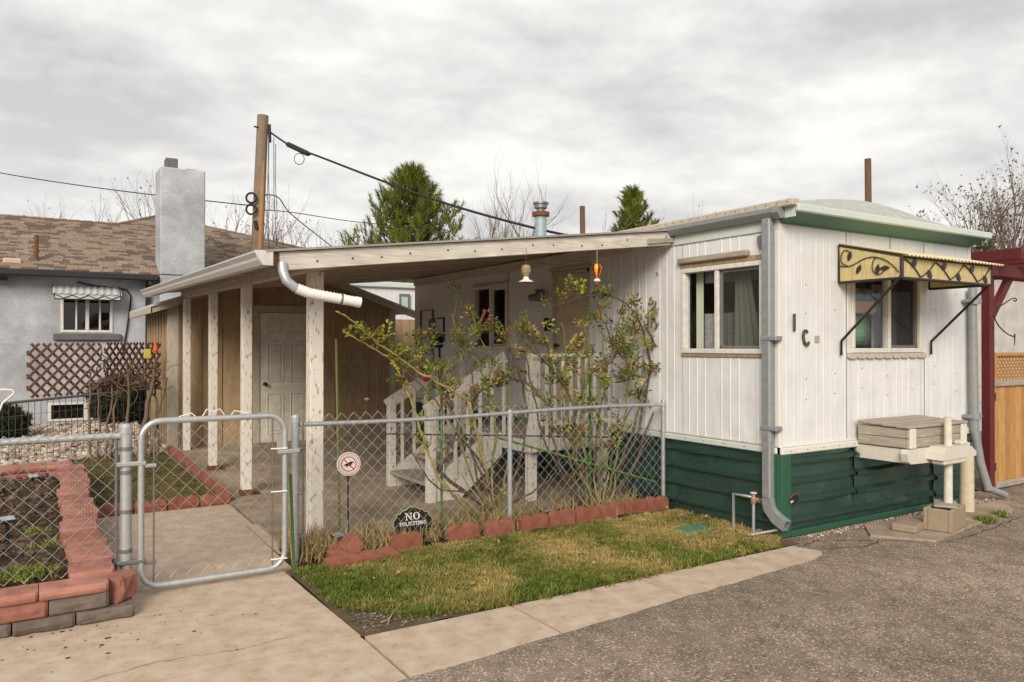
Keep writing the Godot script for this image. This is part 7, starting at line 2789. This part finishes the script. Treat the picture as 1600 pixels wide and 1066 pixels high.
func make_trees():
	var f = at_depth(640, 540, 27.0)
	pine("large bushy pine rising behind the patio roof", Vector3(f.x, 0, f.z), 2.2, 7.6, 3.2, 201, 1450)
	f = at_depth(990, 540, 34.0)
	pine("small distant pine peeking over the mobile home roof", Vector3(f.x, 0, f.z), 3.5, 8.3, 2.0, 202, 700)
	for t in [[70, 32.0, 7.7, 0.16, 5, 0.55, "bark_red", 210, 0.2, 2, "reddish bare tree beyond the shingle ridge of the grey house"], [232, 30.0, 7.0, 0.12, 4, 0.5, "bark_red", 212, 0.2, 1, "small bare tree half hidden by the stuccoed chimney"], [352, 26.0, 6.9, 0.13, 5, 0.45, "bark_red", 213, 0.2, 2, "bare reddish tree between the chimney and utility pole"], [432, 27.0, 6.6, 0.11, 5, 0.5, "bark_red", 214, 0.2, 1, "bare tree just beyond the utility pole"], [560, 30.0, 6.8, 0.1, 4, 0.5, "bark_red", 215, 0.2, 1, "low bare tree at the edge of the large pine"], [778, 27.0, 7.6, 0.12, 5, 0.42, "bark", 226, 0.0, 2, "bare grey tree with fine upright twigs beside the vent stack"], [895, 34.0, 7.4, 0.12, 5, 0.55, "bark_red", 217, 0.2, 1, "distant bare tree around the brown post"], [1085, 40.0, 8.6, 0.12, 4, 0.5, "bark_red", 218, 0.4, 1, "far bare tree just topping the mobile home eave"]]:
		f = at_depth(t[0], 540, t[1])
		bare_tree(t[10], Vector3(f.x, 0, f.z), t[2], t[3], t[4], t[5], M[t[6]], t[7], t[8], t[9])
	f = at_depth(1605, 540, 17.0)
	bare_tree("large bare tree with dark bud clusters behind the maroon pergola", Vector3(f.x, 0, f.z), 5.2, 0.15, 6, 0.50, M.bark, 243, 0.5, 2)
	f = at_depth(1545, 540, 19.0)
	bare_tree("bare tree with spreading limbs beside the weathered roof end", Vector3(f.x, 0, f.z), 5.6, 0.13, 6, 0.48, M.bark, 239, 0.5, 1)
	bush("evergreen_shrub", "round green shrub showing between the roof end and pergola", at_depth(1537, 540, 16.0) - Vector3(0, 1.6, 0), 0.5, 4.0, 1400, Color(0.05, 0.07, 0.02), Color(0.14, 0.13, 0.04))

# ---------- right hand side
func make_right():
	# maroon pergola
	var root = thing("pergola", "maroon painted wooden pergola over the neighbouring gate", "pergola", W(9.0, 0, 4.36))
	var off = -root.position
	var m = MB.new()
	m.bbox(I(), W(8.95, 0, 4.41), W(9.045, 2.52, 4.31), 0.008)
	part("post", m, M.maroon, root, off)
	m = MB.new()
	m.bbox(I(), W(12.0, 0, 4.42), W(12.14, 2.52, 4.28), 0.008)
	part("post", m, M.maroon, root, off)
	m = MB.new()
	m.bbox(I(), W(8.80, 2.38, 4.28), W(12.4, 2.52, 4.24), 0.006)
	part("beam", m, M.maroon, root, off)
	m = MB.new()
	m.bbox(I(), W(8.80, 2.38, 4.47), W(12.4, 2.52, 4.43), 0.006)
	part("beam", m, M.maroon, root, off)
	for i in 6:
		m = MB.new()
		m.bbox(I(), W(8.86 + i * 0.5, 2.535, 6.4), W(8.90 + i * 0.5, 2.66, 3.95), 0.006)
		part("rafter", m, M.maroon, root, off)
	m = MB.new()
	var a = W(9.07, 1.98, 4.35)
	var b = W(9.42, 2.36, 4.35)
	var d = b - a
	m.bbox(Transform3D(Basis(d.normalized(), Vector3(0, 0, 1).cross(d.normalized()), Vector3(0, 0, 1)), a), Vector3(-0.03, -0.04, -0.035), Vector3(d.length() + 0.03, 0.04, 0.035), 0.005)
	part("brace", m, M.maroon, root, off)
	# cedar gate with lattice top
	root = thing("wooden_gate", "honey coloured cedar gate with lattice top under the maroon pergola", "gate", W(9.10, 0, 4.36))
	for i in 8:
		m = MB.new()
		m.bbox(I(), Vector3(0.02 + i * 0.125, 0.09, -0.02), Vector3(0.02 + i * 0.125 + 0.122, 1.16, 0.0), 0.004)
		part("board", m, M["cedar%d" % [0, 2, 1, 0, 2, 1, 0, 2][i]], root)
	m = MB.new()
	m.bbox(I(), Vector3(0.0, 1.16, -0.03), Vector3(1.05, 1.225, 0.03), 0.005)
	part("middle_rail", m, M.weathered, root)
	m = MB.new()
	m.bbox(I(), Vector3(0.0, 0.02, -0.025), Vector3(1.05, 0.09, 0.02), 0.005)
	part("bottom_rail", m, M.weathered, root)
	m = MB.new()
	m.bbox(I(), Vector3(0.0, 1.50, -0.03), Vector3(1.05, 1.54, 0.03), 0.005)
	m.bbox(I(), Vector3(0.0, 1.225, -0.03), Vector3(0.035, 1.50, 0.03), 0.005)
	m.bbox(I(), Vector3(-0.005, 0.02, -0.022), Vector3(0.02, 1.16, 0.02), 0.004)
	m.bbox(I(), Vector3(1.015, 1.225, -0.03), Vector3(1.05, 1.50, 0.03), 0.005)
	part("top_frame", m, M.cedar0, root)
	for fam in 2:
		for i in 17:
			var c0 = 0.035 + i * 0.075 - (0.275 if fam == 0 else 0.0)
			var s0 = max(0.0, 0.035 - c0) if fam == 0 else max(0.0, c0 - 1.015)
			var s1 = min(0.275, 1.015 - c0) if fam == 0 else min(0.275, c0 - 0.035)
			if s1 - s0 < 0.02: continue
			var q0 = Vector3(c0 + s0, 1.225 + s0, 0.004) if fam == 0 else Vector3(c0 - s0, 1.225 + s0, -0.004)
			var q1 = Vector3(c0 + s1, 1.225 + s1, 0.004) if fam == 0 else Vector3(c0 - s1, 1.225 + s1, -0.004)
			var dd = q1 - q0
			m = MB.new()
			m.box(Transform3D(Basis(dd.normalized(), Vector3(0, 0, 1).cross(dd.normalized()), Vector3(0, 0, 1)), q0), Vector3(0, -0.012, -0.003), Vector3(dd.length(), 0.012, 0.003))
			part("lattice_slat", m, M.cedar1, root)
	for y in [1.0, 0.22]:
		m = MB.new()
		m.bbox(I(), Vector3(-0.03, y, 0.0), Vector3(0.02, y + 0.09, 0.026), 0.003)
		part("hinge", m, M.black_metal, root)
	# scroll bracket on the pergola
	root = thing("plant_hanger", "curled black iron plant hanger on the maroon post", "hanger", W(9.10, 1.75, 4.30))
	m = MB.new()
	var pts = []
	for q in [[1558, 482], [1572, 473], [1581, 467], [1586, 466], [1589, 468], [1587, 471], [1584, 469]]: pts.append(on_v(q[0], q[1], 4.25) - root.position)
	m.tube(smooth_path(pts, 3), 0.007, 5)
	pts = []
	for q in [[1553, 492], [1557, 503], [1565, 514], [1576, 523], [1586, 526.5]]: pts.append(on_v(q[0], q[1], 4.25) - root.position)
	m.tube(smooth_path(pts, 3), 0.007, 5)
	m.tube([on_v(1586, 522, 4.25) - root.position, on_v(1585.5, 540, 4.25) - root.position], [0.009, 0.004], 5)
	part("scroll", m, M.black_metal, root)
	# neighbouring tan home
	root = thing("tan_trailer", "tan sided neighbouring home behind the maroon pergola", "mobile home", W(9.6, 0, 7.4))
	off = -root.position
	m = MB.new()
	m.box(I(), W(9.4, 0.0, 14.0), W(18.0, 3.05, 7.4))
	part("wall", m, M.tan_wall, root, off)
	m = MB.new()
	for k in 2: m.bbox(I(), W(9.39, 0.75 + k * 1.10, 7.41), W(18.0, 0.565 + k * 0.30, 7.385), 0.002)
	var lp = part("lap_lines", m, M.tan_wall, root, off)
	lp.set_meta("kind", "stuff")
	m = MB.new()
	m.bbox(I(), W(9.2, 3.03, 14.2), W(18.2, 3.13, 7.2), 0.02)
	part("roof", m, M.white_trim, root, off)
	# wire crate between the homes; wooden box added to make its inside dark
	root = thing("wire_crate", "wire front on an added wooden box standing in the gap beside the maroon post", "crate", W(8.86, 0, 5.6))
	m = MB.new()
	for j in 7: m.tube([Vector3(-0.35, 0.35 + j * 0.13, 0), Vector3(0.5, 0.35 + j * 0.13, 0)], 0.006, 4, false)
	for i in 9: m.tube([Vector3(-0.35 + i * 0.106, 0.35, 0), Vector3(-0.35 + i * 0.106, 1.13, 0)], 0.006, 4, false)
	part("wire_grid", m, M.wire, root)
	m = MB.new()
	for q in [[-0.35, 0.5, 0.30, 0.32, -0.9, -0.03], [-0.35, 0.5, 1.10, 1.12, -0.9, -0.03], [-0.35, -0.33, 0.32, 1.10, -0.9, -0.03], [0.48, 0.5, 0.32, 1.10, -0.9, -0.03], [-0.33, 0.48, 0.32, 1.10, -0.9, -0.88]]:
		m.box(I(), Vector3(q[0], q[2], q[4]), Vector3(q[1], q[3], q[5]))
	part("added_box", m, M.weathered, root)
	m = MB.new()
	m.bbox(I(), Vector3(-0.30, 0.0, -0.4), Vector3(0.45, 0.28, 0.04), 0.02)
	part("plastic_base", m, M.pvc, root)
	# wooden hitch box, steel tongue, pipes
	root = thing("hitch_cover", "weathered wooden box over the trailer hitch", "box", W(6.75, 0.74, 4.22))
	off = -root.position
	var x0 = 6.38
	var x1 = 7.30
	var v0 = 3.74
	var v1 = 4.215
	for k in 2:
		m = MB.new()
		m.bbox(I(), W(x0, 0.73 + k * 0.085, v0 + 0.03), W(x1, 0.812 + k * 0.085, v0), 0.006)
		part("side_board", m, M.weathered, root, off)
		m = MB.new()
		m.bbox(I(), W(x0, 0.73 + k * 0.085, v1), W(x0 + 0.03, 0.812 + k * 0.085, v0 + 0.031), 0.006)
		part("side_board", m, M.weathered, root, off)
		m = MB.new()
		m.bbox(I(), W(x1 - 0.03, 0.73 + k * 0.085, v1), W(x1, 0.812 + k * 0.085, v0 + 0.031), 0.006)
		part("side_board", m, M.weathered, root, off)
	for k in 4:
		m = MB.new()
		var tv = v0 - 0.02 + k * 0.124
		m.bbox(TR(Vector3(0, 0.0, 0)), W(x0 - 0.02, 0.902 + 0.006 * k, tv + 0.12), W(x1 + 0.02, 0.925 + 0.006 * k, tv), 0.006)
		part("lid_board", m, M.weathered, root, off)
	for xx in [x0 + 0.005, x1 - 0.09]:
		m = MB.new()
		m.bbox(I(), W(xx, 0.73, v0), W(xx + 0.085, 0.90, v0 - 0.022), 0.005)
		part("corner_batten", m, M.painted_wood, root, off)
	root = thing("trailer_tongue", "off white steel trailer tongue with hitch coupler under the wooden box", "trailer hitch", W(6.7, 0.6, 4.2))
	off = -root.position
	m = MB.new()
	m.prism(TR(W(0, 0, 3.72)), [Vector2(6.35, 0.62), Vector2(6.39, 0.60), Vector2(6.95, 0.585), Vector2(7.35, 0.60), Vector2(7.35, 0.725), Vector2(6.35, 0.725), Vector2(6.33, 0.69)], -0.06, 0.0)
	m.box(I(), W(6.40, 0.6, 4.26), W(6.50, 0.72, 3.78))
	m.box(I(), W(7.20, 0.6, 4.26), W(7.30, 0.72, 3.78))
	part("cross_member", m, M.steel_white, root, off)
	m = MB.new()
	m.prism(TR(W(0, 0, 3.60)), [Vector2(6.62, 0.63), Vector2(7.16, 0.635), Vector2(7.16, 0.675), Vector2(7.08, 0.725), Vector2(6.95, 0.74), Vector2(6.68, 0.74), Vector2(6.64, 0.69)], -0.12, 0.03)
	m.bbox(I(), W(6.66, 0.585, 3.70), W(7.02, 0.635, 3.58), 0.01)
	m.bbox(I(), W(6.98, 0.735, 3.68), W(7.08, 0.775, 3.60), 0.012)
	part("coupler", m, M.steel_white, root, off)
	m = MB.new()
	m.lathe(TR(W(6.86, 0.0, 3.66)), [Vector2(0.036, 0.10), Vector2(0.036, 0.60)], 12)
	m.lathe(TR(W(6.86, 0.0, 3.66)), [Vector2(0.032, 0.73), Vector2(0.032, 0.985), Vector2(0.026, 0.985), Vector2(0.026, 0.95)], 12)
	m.lathe(TR(W(6.86, 0.98, 3.66)), [Vector2(0.014, -0.02), Vector2(0.014, 0.02), Vector2(0.0, 0.03)], 8)
	part("jack_post", m, M.pvc, root, off)
	m = MB.new()
	m.lathe(TR(W(0, 0, 0)), [Vector2(0.066, -0.03), Vector2(0.062, 0.60), Vector2(0.056, 0.60), Vector2(0.056, 0.5)], 16)
	solo("standpipe", m, M.pvc_tan, "thick cream plastic standpipe on the slab beside the downspout", "pipe", W(7.70, 0.0, 3.93))
	# concrete block, half block, slabs
	m = MB.new()
	var bx = 0.20
	for q in [[Vector3(-bx, 0, -0.115), Vector3(bx, 0.19, -0.08)], [Vector3(-bx, 0, 0.08), Vector3(bx, 0.19, 0.115)], [Vector3(-bx, 0, -0.079), Vector3(-bx + 0.035, 0.19, 0.079)], [Vector3(bx - 0.035, 0, -0.079), Vector3(bx, 0.19, 0.079)], [Vector3(-0.016, 0, -0.079), Vector3(0.016, 0.175, 0.079)]]:
		m.bbox(I(), q[0], q[1], 0.006)
	var cb = solo("concrete_block", m, M.block, "hollow tan concrete block standing under the hitch jack", "concrete block", W(6.80, 0.02, 3.66))
	cb.rotation.y = 0.22
	m = MB.new()
	m.bbox(I(), Vector3(-0.15, 0, -0.09), Vector3(0.15, 0.022, 0.09), 0.005)
	var wb = solo("wooden_shim", m, M.weathered, "small board lying across the hollow concrete block", "board", W(6.83, 0.212, 3.67))
	wb.rotation.y = 0.5
	m = MB.new()
	m.bbox(I(), Vector3(-0.17, 0, -0.10), Vector3(0.17, 0.06, 0.10), 0.008)
	var pv = solo("paver", m, M.block, "flat tan paver lying beside the hollow concrete block", "paver", W(6.50, 0.02, 3.80))
	pv.rotation.y = 0.25
	m = MB.new()
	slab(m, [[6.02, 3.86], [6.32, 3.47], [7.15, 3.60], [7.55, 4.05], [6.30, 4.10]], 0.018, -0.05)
	var sl = struct("slab", m, M.concrete_shade_tone)
	m = MB.new()
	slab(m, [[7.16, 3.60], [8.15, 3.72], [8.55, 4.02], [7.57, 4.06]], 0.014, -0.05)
	sl = struct("slab", m, M.concrete_shade_tone)

func _ready():
	setup_view()
	make_materials()
	make_ground()
	make_home()
	make_patio_cover()
	make_shed()
	make_porch()
	make_house()
	make_background()
	make_right()
	make_trees()
	make_fences()
	make_bricks()
	make_awning()
	make_yard()
	make_roses()
	make_garden_things()
	make_grass()
	make_gravel()
	# things of one kind share a group
	var groups = {"bare_tree": "bare trees on the skyline", "pine_tree": "pines on the skyline", "garden_stake": "green garden stakes", "path_light": "solar path lights", "overhead_cable": "overhead cables", "hummingbird_feeder": "feeders hanging from the beam", "lattice_panel": "lattice panels in the yard", "rose_bush": "rose bushes behind the fence", "curtain": "curtains in the windows", "wooden_post": "wooden posts on the skyline", "weed": "weed tufts", "chain_link_fence": "chain link fence runs", "scalloped_edging": "scalloped edging rows", "garden_ornament": "garden ornaments", "garden_wire": "welded wire pieces", "timber": "timbers by the turf"}
	for o in get_children():
		for k in groups:
			if String(o.name) == k or String(o.name).begins_with(k + "_0"): o.set_meta("group", groups[k])
